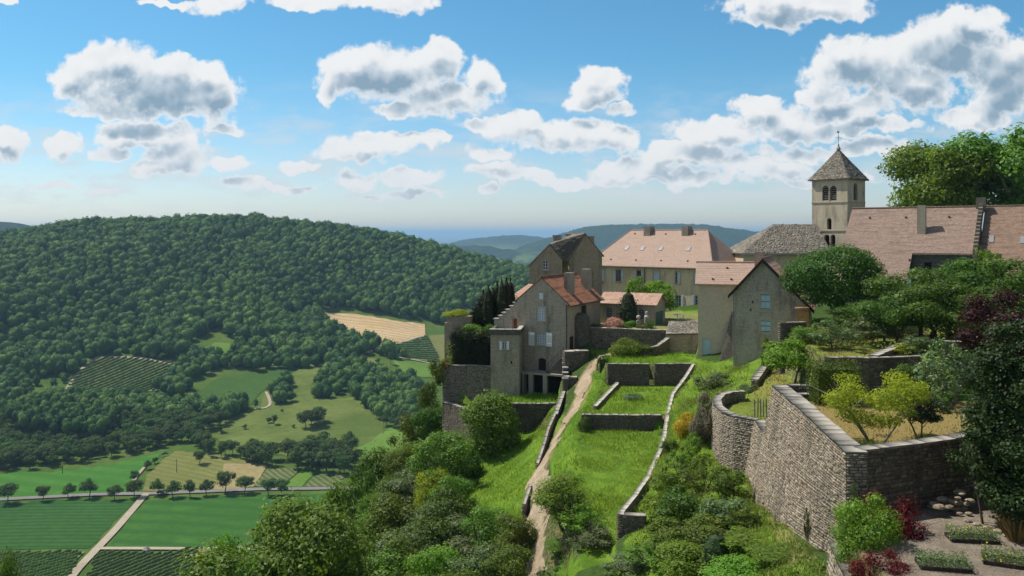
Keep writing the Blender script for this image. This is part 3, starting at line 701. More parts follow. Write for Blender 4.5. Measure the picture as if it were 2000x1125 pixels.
def crown_points(blobs, dens, rng, shell=.35, lump=.22, gap=.0):
    """points spread through the outer part of ellipsoid lobes: blobs = [(x, y, z, rx, ry, rz)]"""
    B = np.array(blobs, float); Cs = []; Ns = []
    for k, (x, y, z, rx, ry, rz) in enumerate(B):
        area = 4 * math.pi * (((rx * ry) ** 1.6 + (rx * rz) ** 1.6 + (ry * rz) ** 1.6) / 3) ** (1 / 1.6)
        n = max(8, int(area * dens)); d = rand_dirs(n, rng)
        r = 1 - shell * rng.random(n) ** 1.6
        # twig-scale lumps
        f = np.sin(d @ rng.normal(size=3) * 4 + rng.random() * 6) + np.sin(d @ rng.normal(size=3) * 7 + rng.random() * 6) + np.sin(d @ rng.normal(size=3) * 11 + rng.random() * 6)
        r = r * (1 + lump * f / 3)
        p = np.array([x, y, z]) + d * np.array([rx, ry, rz]) * r[:, None]
        keep = np.ones(n, bool)
        for j, (a, b, c, e, g, h) in enumerate(B):
            if j != k: keep &= ((((p - [a, b, c]) / [e, g, h]) ** 2).sum(1) > .45)
        if gap: keep &= f / 3 > -1 + gap * 2 * rng.random(n)
        nn = d / np.array([rx, ry, rz]); nn /= np.linalg.norm(nn, axis=1)[:, None]
        Cs.append(p[keep]); Ns.append(nn[keep])
    return np.concatenate(Cs), np.concatenate(Ns)
def lobes(w, h, n, rng, z0, flat=.75, core=.62, small=.42, taper=0.0):
    """a core plus n lobes filling a crown of full width w and height h whose underside is at z0"""
    zc = z0 + h / 2; L = [(0, 0, zc, w / 2 * core, w / 2 * core, h / 2 * core)]
    for i in range(n):
        d = rand_dirs(1, rng)[0]; d[2] = d[2] * .9 + .08; s = small * rng.uniform(.65, 1.25)
        k = 1 - s * .75; q = 1 - taper * max(0, d[2])
        L.append((d[0] * w / 2 * k * q, d[1] * w / 2 * k * q, zc + d[2] * h / 2 * k, w / 2 * s * q, w / 2 * s * q, min(h, w) / 2 * s * flat * 1.1))
    return L
def limb_mesh(h, z0, w, r, rng, nl=5, multi=1, lean=.1, mat='bark', top=.75):
    mb = MB()
    for s in range(multi):
        a0 = rng.random() * 6.3; off = .0 if multi == 1 else w * .10
        bx, by = math.cos(a0) * off, math.sin(a0) * off; spread = lean * w * (1 if multi == 1 else 2.2)
        ex, ey = bx + math.cos(a0) * spread, by + math.sin(a0) * spread; zt = h * top
        pts = [(bx * .3, by * .3, -.4), (bx, by, z0 * .5), ((bx + ex) / 2, (by + ey) / 2, z0 + (zt - z0) * .4), (ex, ey, zt)]
        mb.tube(pts, [r * 1.25, r, r * .7, r * .18], 7)
        for i in range(nl):
            t = .25 + .6 * i / nl; a = a0 + i * 2.4 + rng.random(); zb = z0 * .75 + (zt - z0) * t * .8
            f = max(0, (zb - z0 * .5) / (zt - z0 * .5)); sx, sy = bx + (ex - bx) * f, by + (ey - by) * f
            L = w * .5 * rng.uniform(.55, .85); zz = zb + (h - zb) * rng.uniform(.3, .6)
            mb.tube([(sx, sy, zb), (sx + math.cos(a) * L * .5, sy + math.sin(a) * L * .5, zb + (zz - zb) * .6), (sx + math.cos(a) * L, sy + math.sin(a) * L, zz)], [r * .45, r * .28, r * .08], 5)
    return mb.mesh('trunk', M[mat])
def tree_proto(w, h, z0=None, n=12, leaf=.22, dens=6, mat='f_tree', seed=0, bark='bark', r=None, multi=1, shell=.4, spread=.8, limbs=5, flat=.75, lump=.22, gap=0.0, core=.62, small=.42, taper=0., lean=.1, blobs=None, aspect=.62, droop=0., trunk=True, inner=.62, dm=2.2, inl=2.0):
    rng = np.random.default_rng(seed + 100); z0 = h * .25 if z0 is None else z0
    B = blobs or lobes(w, h - z0, n, rng, z0, flat, core, small, taper)
    C, Nn = crown_points(B, dens * dm, rng, shell, lump, gap)
    Nn[:, 2] += .35
    V, F = leaves(C, Nn, leaf, rng, spread, aspect, droop)
    Fs = [F]
    if inner:       # ragged dark heart of each lobe: large overlapping leaf masses well inside the crown
        C2, N2 = crown_points([(x, y, z, rx * inner, ry * inner, rz * inner) for x, y, z, rx, ry, rz in B], 1.3 / (leaf * inl) ** 2, rng, .25, lump, 0)
        V2, F2 = leaves(C2, N2, leaf * inl, rng, .45, .8); Fs.append(F2 + len(V)); V = np.r_[V, V2]
    me = mesh_np('crown', V, Fs, M[mat])
    tm = limb_mesh(h, z0, w, r or max(.05, w * .028), rng, limbs, multi, lean, bark) if trunk else None
    return dict(crown=me, trunk=tm, w=w, h=h)
def put_tree(name, proto, loc, label, cat='tree', group=None, s=1.0, rz=0.0, mat=None, sz=None, parts=True):
    e = empty(name, loc, label, cat, group); e.rotation_euler = (0, 0, rz); e.scale = (s, s, sz or s)
    c = link('crown', proto['crown'], e)
    if mat: c.material_slots[0].link = 'OBJECT'; c.material_slots[0].material = M[mat]
    if proto['trunk'] is not None: link('trunk', proto['trunk'], e)
    return e

# ------------------------------------------------------------------ woods on the hill: one mass of crowns
def far_crown(seed, nq=110, conif=False):
    rng = np.random.default_rng(seed)
    # lumpy core (unit radius) + ragged clumps of leaves
    th = np.linspace(0, math.pi, 7)[1:-1]; ph = np.linspace(0, 2 * math.pi, 10)[:-1]
    T2, P2 = np.meshgrid(th, ph, indexing='ij'); d = np.stack([np.sin(T2) * np.cos(P2), np.sin(T2) * np.sin(P2), np.cos(T2)], -1).reshape(-1, 3)
    r = .82 + .16 * rng.random(len(d)); V = d * r[:, None]; n = 9
    F = [[i * n + j, (i + 1) * n + j, (i + 1) * n + (j + 1) % n, i * n + (j + 1) % n] for i in range(4) for j in range(n)]
    top = len(V); V = np.r_[V, [[0, 0, .9], [0, 0, -.9]]]
    F3 = [[top, j, (j + 1) % n] for j in range(n)] + [[top + 1, 4 * n + (j + 1) % n, 4 * n + j] for j in range(n)]
    q = rand_dirs(nq, rng); q = q[q[:, 2] > -.6]; f = np.sin(q @ rng.normal(size=3) * 3.5 + 1) + np.sin(q @ rng.normal(size=3) * 6)
    C = q * (.93 + .10 * f[:, None] * .5 + .10 * rng.random((len(q), 1)))
    LV, LF = leaves(C, q, .30, rng, .55, .8)
    V2 = np.r_[V, LV]
    if conif: V2[:, :2] *= (1.0 - .42 * (V2[:, 2:3] + 1))
    return V2, np.array(F), np.array(F3), LF + len(V)
FC = [far_crown(40 + i) for i in range(7)]
def mass_of_trees(name, XYZ, R, Hh, mat, label, cat, rng, kind='stuff'):
    """one object made of many crowns; XYZ ground points, R radii, Hh heights"""
    Vs = []; Qs = []; Ts = []; n0 = 0
    for i, (p, r, h) in enumerate(zip(XYZ, R, Hh)):
        V, F, F3, LF = FC[i % len(FC)]; a = rng.random() * 6.3; ca, sa = math.cos(a), math.sin(a)
        rz = min(h * .5, r * 1.35) * rng.uniform(.85, 1.1)
        W_ = np.c_[(V[:, 0] * ca - V[:, 1] * sa) * r + p[0], (V[:, 0] * sa + V[:, 1] * ca) * r + p[1], V[:, 2] * rz + p[2] + h - rz]
        Vs.append(W_); Qs.append(F + n0); Qs.append(LF + n0); Ts.append(F3 + n0); n0 += len(V)
    me = mesh_np(name, np.concatenate(Vs), [np.concatenate(Qs), np.concatenate(Ts)], M[mat])
    ta = me.attributes.new('tone', 'FLOAT', 'POINT'); ta.data.foreach_set('value', np.repeat(rng.random(len(Vs)), [len(v) for v in Vs]).astype(np.float32))
    return tag(link(name, me), label, cat, kind=kind)

# forest region on the hill (photo pixels of the tree feet)
rng = np.random.default_rng(3)
def poisson(x0, x1, y0, y1, d, rng, n):
    """jittered grid"""
    gx, gy = np.meshgrid(np.arange(x0, x1, d), np.arange(y0, y1, d * .87)); gx = gx + (np.arange(gx.shape[0])[:, None] % 2) * d / 2
    p = np.c_[gx.ravel(), gy.ravel()] + rng.uniform(-.36, .36, (gx.size, 2)) * d; return p
FOREST_NEAR = [(-150,745),(60,735),(125,752),(150,725),(190,695),(250,693),(345,705),(360,700),(365,668),(420,645),(470,668),(470,706),(560,712),(640,704),(735,688),(760,690),(758,700),(775,700),(760,685),(690,664),(640,640),(622,605),(700,606),(790,620),(838,628),(860,640),(880,640),(900,600),(1200,600),(1300,200),(-400,200),(-400,745)]
cand = poisson(-980, 330, 760, 1330, 8.9, rng, 0)
hz = HV(cand[:, 0], cand[:, 1]); cpx, cpy = CX + cand[:, 0] / cand[:, 1] * FPX, HY - hz / cand[:, 1] * FPX
k = in_poly(cpx, cpy, FOREST_NEAR) & (cpx > -120) & (cpx < 1200)
for xy in field_xy: k &= ~in_poly(cand[:, 0], cand[:, 1], xy)
fp = cand[k]; fz = hz[k]
R_ = 3.3 + 4.6 * rng.random(len(fp)) ** 1.6 * (1 + .15 * vnoise(fp[:, 0], fp[:, 1], 60, 5)); Hh_ = R_ * 1.1 + rng.uniform(5, 10.5, len(fp))
# deep trees behind the crest are not needed
mass_of_trees('forest', np.c_[fp, fz], R_, Hh_, 'f_forest', 'dense broadleaf forest covering the whole long hill across the valley', 'forest', rng)
print('forest trees', len(fp))
# scrubby thin wood on the lower slope
cand = poisson(-900, 330, 700, 1000, 8.5, rng, 0); hz = HV(cand[:, 0], cand[:, 1]); cpx, cpy = CX + cand[:, 0] / cand[:, 1] * FPX, HY - hz / cand[:, 1] * FPX
k = in_poly(cpx, cpy, [(-150,640),(30,640),(200,660),(360,680),(420,672),(470,660),(470,712),(350,706),(200,697),(130,755),(-150,760)]) & (rng.random(len(cand)) < .45)
for xy in field_xy: k &= ~in_poly(cand[:, 0], cand[:, 1], xy)
fp = cand[k]; mass_of_trees('scrub_wood', np.c_[fp, hz[k]], rng.uniform(2.2, 4.5, len(fp)), rng.uniform(4, 9, len(fp)), 'f_forest', 'thin scrubby wood of small trees at the foot of the wooded hill', 'scrub', rng)

# ------------------------------------------------------------------ valley trees, each its own object
def valley_proto(seed, w, h, leaf=.75, dens=1.3, z0=None, n=9, mat='f_valley', shell=.35, gap=0., small=.45, core=.66, taper=0.):
    return tree_proto(w, h, z0, n, leaf, dens, mat, seed, shell=shell, spread=.6, limbs=4, gap=gap, small=small, core=core, r=.3, lump=.2, aspect=.8, taper=taper, dm=1.5)
VPROT = [valley_proto(1, 11, 12), valley_proto(2, 12, 14), valley_proto(3, 10, 15, n=11), valley_proto(4, 13, 12.5, n=12), valley_proto(5, 8, 15, n=8, taper=.4), valley_proto(6, 9, 9, n=8)]
vt_used = []
def v_at(px, py):
    x, y = hit_valley(px, py); return Vector((x, y, float(HV(x, y))))
def vtree(px, py, hp, k=0, name='valley_tree', label='', group=None, mat=None, wf=1.0):
    """tree standing at photo pixel (px, py), hp photo pixels tall"""
    p = v_at(px, py); s = hp / FPX * p.y / VPROT[k]['h']
    e = put_tree(name, VPROT[k], p - Vector((0, 0, .3)), label, 'tree', group, s * wf, random.random() * 6, mat, s); vt_used.append((p.x, p.y)); return e
# alley of walnut-like trees along the road
ROADT = [(15,985,42,3,'first, widest, at the frame edge'),(84,980,34,1,''),(133,975,32,0,''),(175,974,40,0,''),(224,978,30,3,''),(262,975,36,3,''),(309,972,34,0,''),(337,973,36,0,''),(371,973,38,2,''),(403,968,34,0,''),(440,965,48,1,''),(478,968,36,3,''),(524,970,38,1,''),(550,970,34,3,'')]
RL = ['broad dark roadside tree where the road leaves the frame', 'dense round roadside tree second along the road from the frame edge', 'small roadside tree between two round ones over the dark green field', 'tallish round roadside tree above the dark green field',
      'low wide roadside tree just before the track junction', 'dense dark roadside tree at the junction of road and track', 'sparse pale roadside tree just past the track junction', 'thin roadside tree second past the junction, below the mown meadow',
      'upright roadside tree third past the junction', 'bare airy roadside tree in front of the pale meadow stripe', 'largest roadside tree, tall and leafy beside the mown meadow', 'wide low roadside tree beside the tallest one',
      'leafy roadside tree of the last pair on the road', 'paler roadside tree touching the last leafy one']
for (px, py, hp, k_, _), lb in zip(ROADT, RL): vtree(px, py, hp, k_, 'roadside_tree', lb, 'trees along the valley road')
for (px, py, hp, k_, lb) in [
 (390,907,30,1,'round lone tree standing in the mown meadow with its shadow beside it'),(262,945,28,2,'dark tree on the bank between crop and mown meadow nearest the road'),(287,920,20,0,'small round tree midway on the bank beside the mown meadow'),
 (302,908,15,5,'tiny tree at the top of the bank beside the mown meadow'),(432,846,22,5,'lone bush in the left part of the hollow pasture'),(536,832,22,2,'slim lone tree in the middle of the hollow pasture'),
 (500,802,22,4,'slim dark tree beside the curve of the track'),(612,712,18,0,'lone tree at the top edge of the hill pasture'),(525,828,14,5,'small bush beside the row of thorn bushes in the pasture'),(551,806,7,5,'smallest thorn bush under the pasture track'),
 (478,842,12,5,'small thorn by the ditch in the pasture'),(573,838,9,5,'low thorn bush at the far end of the pasture ditch'),(716,676,22,1,'round tree at the lower corner of the straw field'),(57,772,18,0,'small tree on the dry meadow at the frame edge'),
 (738,712,12,5,'dark shrub on the little lawn below the vineyard'),(763,712,26,4,'upright tree by the bend of the upper lane')]:
    vtree(px, py, hp, k_, 'lone_tree', lb)
# woods and hedges of the valley floor: outline polygons (tree feet), spacing, height
WOODS = [
 ([(-40,840),(60,830),(170,850),(200,880),(120,905),(-60,920)], 8.5, (9, 13)),
 ([(180,795),(250,800),(330,830),(380,850),(400,880),(340,868),(250,890),(170,905),(60,920),(-60,925),(-60,905),(130,900),(210,860)], 8.5, (9, 13)),
 ([(330,740),(380,700),(420,702),(440,718),(380,745),(360,775),(300,775)], 9, (9, 13)),
 ([(300,790),(420,800),(490,800),(470,815),(400,850),(420,880),(500,898),(540,905),(500,912),(400,895),(370,860)], 9.5, (9, 14)),
 ([(130,780),(250,775),(310,790),(330,830),(200,800)], 9, (8, 12)),
 ([(525,760),(560,745),(575,790),(540,790)], 8.5, (8, 13)),
 ([(590,830),(628,826),(632,840),(592,842)], 7, (11, 14)),
 ([(610,745),(640,715),(700,712),(740,735),(800,740),(840,770),(830,830),(770,850),(745,825),(700,785),(680,770),(615,785)], 10, (9, 14)),
 ([(470,890),(520,885),(545,915),(480,915)], 8.5, (8, 13)),
 ([(560,890),(600,885),(700,880),(700,935),(600,925),(560,915)], 9, (11, 16)),
 ([(730,690),(760,680),(800,700),(770,705)], 8, (6, 9)),
 ([(-60,700),(60,745),(30,800),(120,770),(130,820),(-60,830)], 9, (7, 12)),
 ([(360,705),(450,712),(620,705),(680,690),(720,690),(700,706),(580,722),(440,728)], 11, (9, 13)),
]
rng = np.random.default_rng(12); vpts = []
for poly, sp_, hh in WOODS:
    xy = hit_many([p[0] for p in poly], [p[1] for p in poly]); x0, y0 = xy.min(0); x1, y1 = xy.max(0)
    c = poisson(x0, x1, y0, y1, sp_, rng, 0); c = c[in_poly(c[:, 0], c[:, 1], xy)]
    z = HV(c[:, 0], c[:, 1])
    for (a, b), zz in zip(c, z):
        px, py = pxl(a, b, zz); vpts.append((a, b, zz, rng.uniform(*hh), b))
vpts.sort(key=lambda t: t[4])
print('valley wood trees', len(vpts))
vis = [t for t in vpts if -30 < pxl(t[0], t[1], t[2])[0] < 850]
KIND = ['rounded', 'tall rounded', 'upright', 'broad', 'narrow pointed', 'low bushy']
for i, (a, b, zz, h, _) in enumerate(vis[:290]):
    k_ = int(rng.choice([0, 1, 2, 3, 4, 5], p=[.24, .24, .18, .18, .1, .06])); s = h / VPROT[k_]['h']
    e = put_tree('woodland_tree', VPROT[k_], (a, b, zz - .3), KIND[k_] + ' green tree in the belts of woodland on the valley floor', 'tree', KIND[k_] + ' trees of the valley woods', s, rng.random() * 6.3)
rest = vis[290:]
if rest: A = np.array(rest); mass_of_trees('valley_wood', A[:, :3], A[:, 3] * .45, A[:, 3], 'f_forest', 'farther belts of valley woodland between pastures and hill foot', 'wood', rng)
# the dark poplar-like plantation
xy = hit_many(*zip(*[(10,838),(60,815),(120,800),(220,815),(235,850),(200,878),(120,878),(30,865)]))
c = poisson(xy[:, 0].min(), xy[:, 0].max(), xy[:, 1].min(), xy[:, 1].max(), 6.2, rng, 0); c = c[in_poly(c[:, 0], c[:, 1], xy)]
mass_of_trees('plantation', np.c_[c, HV(c[:, 0], c[:, 1])], rng.uniform(2.8, 3.6, len(c)), rng.uniform(17, 21, len(c)), 'f_dark_wood' if 'f_dark_wood' in M else 'f_forest', 'dark even plantation of tall straight trees on the valley floor', 'plantation', rng)
# vine rows
def vine_rows(name, xy, ang, gap, h, w, mat, label, group=None):
    xy = np.array(xy); a = math.radians(ang); d = np.array([math.cos(a), math.sin(a)]); nn = np.array([-d[1], d[0]])
    s = xy @ nn; V = []; F = []; rg = np.random.default_rng(1)
    for o in np.arange(s.min() + gap / 2, s.max(), gap):
        t = np.arange((xy @ d).min(), (xy @ d).max(), 1.6); p = d[None] * t[:, None] + nn[None] * o; k = in_poly(p[:, 0], p[:, 1], xy)
        p = p[k] 
        if len(p) < 2: continue
        z = HV(p[:, 0], p[:, 1]) + .4; hh = h * rg.uniform(.75, 1.15, len(p)); ww = w * rg.uniform(.7, 1.2, len(p))
        for q, zz, H_, w_ in zip(p, z, hh, ww):
            e = d * .72; f = nn * w_ / 2; i = len(V)
            for sx, sy, sz in ((-1, -1, 0), (1, -1, 0), (1, 1, 0), (-1, 1, 0), (-1, -.5, 1), (1, -.5, 1), (1, .5, 1), (-1, .5, 1)):
                V.append((*(q + e * sx + f * sy), zz + (H_ * sz)))
            F += [(i, i + 1, i + 5, i + 4), (i + 1, i + 2, i + 6, i + 5), (i + 2, i + 3, i + 7, i + 6), (i + 3, i, i + 4, i + 7), (i + 4, i + 5, i + 6, i + 7)]
    me = mesh_np(name, V, np.array(F), M[mat]); return tag(link(name, me), label, 'vines', kind='stuff')
vine_rows('vine_rows', field_xy[13], 62, 5.0, 1.6, 1.3, 'f_vine', 'rows of vines on the sloping vineyard below the wooded hill')
vine_rows('vine_rows', field_xy[15], 30, 6.0, 1.7, 2.0, 'f_vine', 'straight rows of vines on the small vineyard beside the straw field')
vine_rows('vine_rows', field_xy[20], 50, 3.4, 1.4, .9, 'f_vine', 'vine rows at the bottom edge of the frame before the track')
vine_rows('vine_rows', field_xy[21], 62, 3.4, 1.4, .9, 'f_vine', 'vine rows behind the little stone hut at the junction of tracks')
# little hut, poles, cars by the road
def at_v(px, py): p = v_at(px, py); return p
p = at_v(286, 1083); e = empty('vineyard_hut', p, 'tiny stone hut with pyramid roof beside the track above the vine rows', 'hut')
F = Fr((p.x, p.y, 0), -18); z = p.z
b = MB(); b.lbox(F, -1.15, 1.15, -1.15, 1.15, z - .5, z + 2.0); b.build('wall', M['plaster_side'], e)
b = MB(); ap = F.w(0, 0, z + 3.6); q = [F.w(a, c, z + 2.0) for a, c in ((-1.4, -1.4), (1.4, -1.4), (1.4, 1.4), (-1.4, 1.4))]
for i in range(4): b.poly([q[i], q[(i + 1) % 4], ap])
b.poly(list(reversed(q))); b.build('roof', M['cap'], e)
b = MB(); b.lbox(F, -.35, .35, -1.19, -1.15, z, z + 1.6); b.build('door', M['dark_wood'], e)
for px, py, hp, lb in ((345, 925, 27, 'tall power pole standing alone in the mown meadow'), (122, 929, 18, 'short power pole at the far edge of the bright crop field')):
    p = at_v(px, py); e = empty('power_pole', p, lb, 'power pole'); hh = hp / FPX * p.y
    b = MB(); b.tube([p - Vector((0, 0, .5)), p + Vector((0, 0, hh))], [.22, .14], 6); b.build('pole', M['dark_wood'], e)
    b = MB(); b.box((p.x, p.y, p.z + hh - .6), (1.8, .14, .14)); b.build('crossarm', M['dark_wood'], e)
def car(px, py, ang, mat, label):
    p = at_v(px, py); p.z += 1.3; e = empty('parked_car', p, label, 'car'); F = Fr((p.x, p.y, 0), ang); z = p.z
    b = MB(); prof = [(-2.1, .35), (2.1, .35), (2.15, .8), (1.2, .95), (.7, 1.42), (-1.2, 1.45), (-1.9, .98), (-2.15, .9)]
    for s, t in ((-.85, .85),):
        A = [F.w(x, s, z + y) for x, y in prof]; B = [F.w(x, t, z + y) for x, y in prof]
        b.poly(A); b.poly(list(reversed(B)))
        for i in range(len(prof)): j = (i + 1) % len(prof); b.poly([A[j], A[i], B[i], B[j]])
    b.build('body', mat, e)
    b = MB(); b.poly([F.w(x, -.87, z + y) for x, y in ((-1.6, .98), (1.05, .98), (.62, 1.36), (-1.12, 1.38))]); b.build('window', M['glass'], e)
    for x in (-1.35, 1.35):
        for s in (-.8, .8):
            b = MB(); c = F.w(x, s, z + .33); n = F.y * .1; b.tube([c - n, c + n], .33, 12); b.build('wheel', M['iron'], e)
M['car_dark'] = flat('dark_car_paint', (.03, .035, .04), .3, .6, .05)
car(314, 972, 10, M['car_dark'], 'dark car parked on the verge just past the track junction')
car(322, 893, 40, M['car_dark'], 'small dark vehicle parked at the top corner of the mown meadow')
# ------------------------------------------------------------------ the promontory with its terraces
HP = []
def hp(*a):
    for (px, py, Y) in a: p = P(px, py, Y); HP.append(tuple(p))
hp((1190,692,97),(1165,705,95.5),(1140,735,93),(1138,760,90),(1120,800,85),(1095,845,80),(1065,895,75.5),(1045,940,72),(1040,985,68.5),(1045,1050,65),(1045,1110,62),(1050,1180,58),
   (1170,760,88),(1140,800,83),
   (1375,717,89.5),(1400,724,88),(1415,727,86),(1350,780,78),(1400,760,77),(1385,800,72),(1340,850,70),(1320,900,64.5),(1370,900,60),(1290,960,58),(1270,1010,54),(1350,1000,52),
   (1393,907,60),(1451,916,58),(1479,941,56),(1492,972,52.5),(1510,1005,50),(1530,1022,46),(1400,965,52),(1460,990,49),(1300,1070,50),(1400,1080,44),(1575,1075,40),(1600,1110,36),(1500,1110,40),(1250,1120,47),(1180,1120,48.5),(1400,1180,40),(1600,1180,32),
   (1437,726,83),(1500,740,72.5),(1560,745,70),(1580,720,76),(1520,705,81),(1470,765,68),
   (1050,850,91),(1000,850,92),(930,880,90),(930,960,77),(1010,960,77.5),(1000,900,84),(960,1000,73),(1100,960,66),(1090,1040,60),(1110,1120,54))
for a in [(13.8,64,-15.3),(16.2,69,-14.2),(18.6,72,-13.3),(22,60,-12.6),(-10.5,97,-27),(-14,97,-38),(-9,92,-27),(-7,88,-25),(-6,82,-26),(-5,76,-26),(-5,70,-27.5),(-2,66,-27),(1,62,-26),(-10,66,-32),(-16,60,-33),(-16,75,-38),(-14,85,-36),
          (-22,100,-48),(-30,60,-40),(-30,90,-56),(-45,100,-72),(-60,70,-70),(-60,130,-92),(-20,140,-60),(-10,120,-42),(-5,112,-24),(-100,100,-105),(-100,40,-100),(-165,100,-140),(-165,10,-140),(-165,210,-150),(-60,200,-125),(0,210,-90),
          (60,200,-30),(120,200,-20),(100,150,-8.4),(120,60,-8),(60,60,-8.6),(60,40,-10),(60,20,-14),(30,28,-12.5),(14,28,-14),(0,40,-26),(0,20,-26),(-30,30,-44),(-60,30,-70),(20,10,-15),(0,-20,-26),(60,-20,-20),(120,-20,-20),(-160,-20,-140),
          (30,80,-8.5),(40,75,-8.4),(50,90,-8.4),(30,100,-9),(60,110,-8.4),(40,125,-9),(60,130,-8.5),(20,115,-11.8),(28,115,-11.8),(10,118,-13),(20,145,-13),(35,150,-12),(0,128,-32),(4,150,-45),(8,106,-11.6),(22,104,-11.7),
          (34,62,-10),(36,56,-10),(42,50,-10),(9,102,-12.4),(2,104,-14),(21,78,-13.4),(4,92,-19),(3,96,-18.8),(-3,95,-19.5),(5.2,74,-17.7),(5.1,71.5,-17.9),(4.6,67,-18.3),(3.7,62,-18.7),(3.6,56,-19.25),(3.5,50,-19.8),(5.9,77.5,-16.4),(6.8,80,-16.25),(8.9,86,-16.1)]: HP.append(a)
_hh = rbf(HP)
TER = [  # (name, outline, z at (x, y) as a + b*x + c*y)
 ('t1', [(10.0,90.2),(18.9,90.2),(21.3,96),(21.6,101),(9.2,103),(9.6,97)], (-13.9, 0, 0)),
 ('t2', [(10.0,90.2),(18.8,90.2),(14.85,80.4),(13.2,75.9),(6.2,76.1),(7.1,79),(9.2,86)], (-16.3 - (-.0215) * -76, 0, .0215)),
 ('t3', [(6.1,76),(13.1,75.9),(11.4,66.7),(9.5,60.7),(6.55,53.5),(6.2,50),(3.9,50),(4.0,62),(5.0,67.4),(5.4,72)], (-17.5 - .0875 * 76, 0, .0875)),
 ('garden0', [(-1.5,92.6),(5.4,92.6),(5.6,99.5),(-2,103)], (-18.7, 0, 0)),
 ('garden00', [(-7.9,97.9),(-5.1,93.2),(-1.5,92.6),(-2.0,98.5)], (-19.6, 0, 0)),
 ('topiary', [(-7.9,98.6),(-2.6,97.8),(-2.0,103),(-8,103)], (-15.45, 0, 0)),
 ('cypress', [(-8,103),(3,101.5),(5,113),(-7,112)], (-13.2, 0, 0)),
 ('court', [(7,103.2),(9.1,101.8),(18.0,99.8),(21.5,99.2),(30,120),(12,136),(8,118)], (-11.55, 0, 0)),
 ('bastion', [(15.5,64.3),(15.1,61),(15.3,59.6),(16.5,57.6),(16.5,52.9),(20,54),(20.5,66),(18.6,68),(16.8,67)], (-13.3, 0, 0)),
 ('yard', [(14.4,36.6),(21,38.9),(27,41),(36,44),(36,52.5),(16.1,52.2)], (-10.25, 0, 0)),
 ('upper', [(22.6,62.3),(36.5,62.3),(44,66),(40,78),(30,80),(24.5,76)], (-9.3 - .04 * 62, 0, .04)),
 ('lawn', [(32,57.6),(42,57),(42,53.2),(30,53.2)], (-10.0, 0, 0)),
 ('upper2', [(29.5,58.3),(44,58),(50,70),(36.8,62)], (-7.9, 0, 0)),
 ('gravel', [(13.5,35.8),(21,38.3),(27,40.3),(30,34),(27,26),(12.6,26),(13,33)], (-12.0, 0, 0)),
]
def HH0(x, y):
    x = np.asarray(x, float); y = np.asarray(y, float)
    z = _hh(x, y); nz = vnoise(x, y, 6, 3) * .25 + vnoise(x, y, 2.2, 4) * .10; far = np.clip((np.abs(x + 40) - 20) / 40, 0, 1)
    wild = np.clip((-x - 6) / 12, 0, 1); z = z + nz + wild * vnoise(x, y, 9, 6) * 1.4
    for nm, poly, (a, b, c) in TER:
        k = in_poly(x, y, poly); z = np.where(k, a + b * x + c * y + vnoise(x, y, 3, 8) * .05 * (nm not in ('gravel',)), z)
    return z
def near_wall(x, y, z):
    '''terrain in front of a wall's face keeps the lower level right up to the stones'''
    for pts in WALLRUNS:
        for (a, b), (c, d) in zip(pts[:-1], pts[1:]):
            vx, vy = c - a, d - b; L = math.hypot(vx, vy); vx /= L; vy /= L
            t = (x - a) * vx + (y - b) * vy; s = (x - a) * -vy + (y - b) * vx
            k = (t > -.3) & (t < L + .3) & (s > -.32) & (s < .62)
            if k.any():
                q = .75 - s[k]; z[k] = np.minimum(z[k], HH0(x[k] - vy * q, y[k] + vx * q))
    return z
def HH(x, y):
    x = np.asarray(x, float); y = np.asarray(y, float); sh = x.shape; x = x.ravel(); y = y.ravel()
    return near_wall(x, y, HH0(x, y)).reshape(sh)
def hz(x, y): return float(HH(np.array([x]), np.array([y]))[0])
PATH_XY = [P(a, b, c)[:2] for a, b, c in [(1205,684,98.5),(1190,692,97),(1165,705,95.5),(1142,735,93),(1140,760,90),(1120,800,85),(1095,845,80),(1065,895,75.5),(1047,940,72),(1040,985,68.5),(1045,1050,65),(1045,1110,62),(1050,1180,58)]]
def seg_dist(x, y, line):
    d = np.full(np.shape(x), 1e9)
    for (a, b), (c, e) in zip(line[:-1], line[1:]):
        vx, vy = c - a, e - b; t = np.clip(((x - a) * vx + (y - b) * vy) / (vx * vx + vy * vy), 0, 1)
        d = np.minimum(d, np.hypot(x - a - t * vx, y - b - t * vy))
    return d
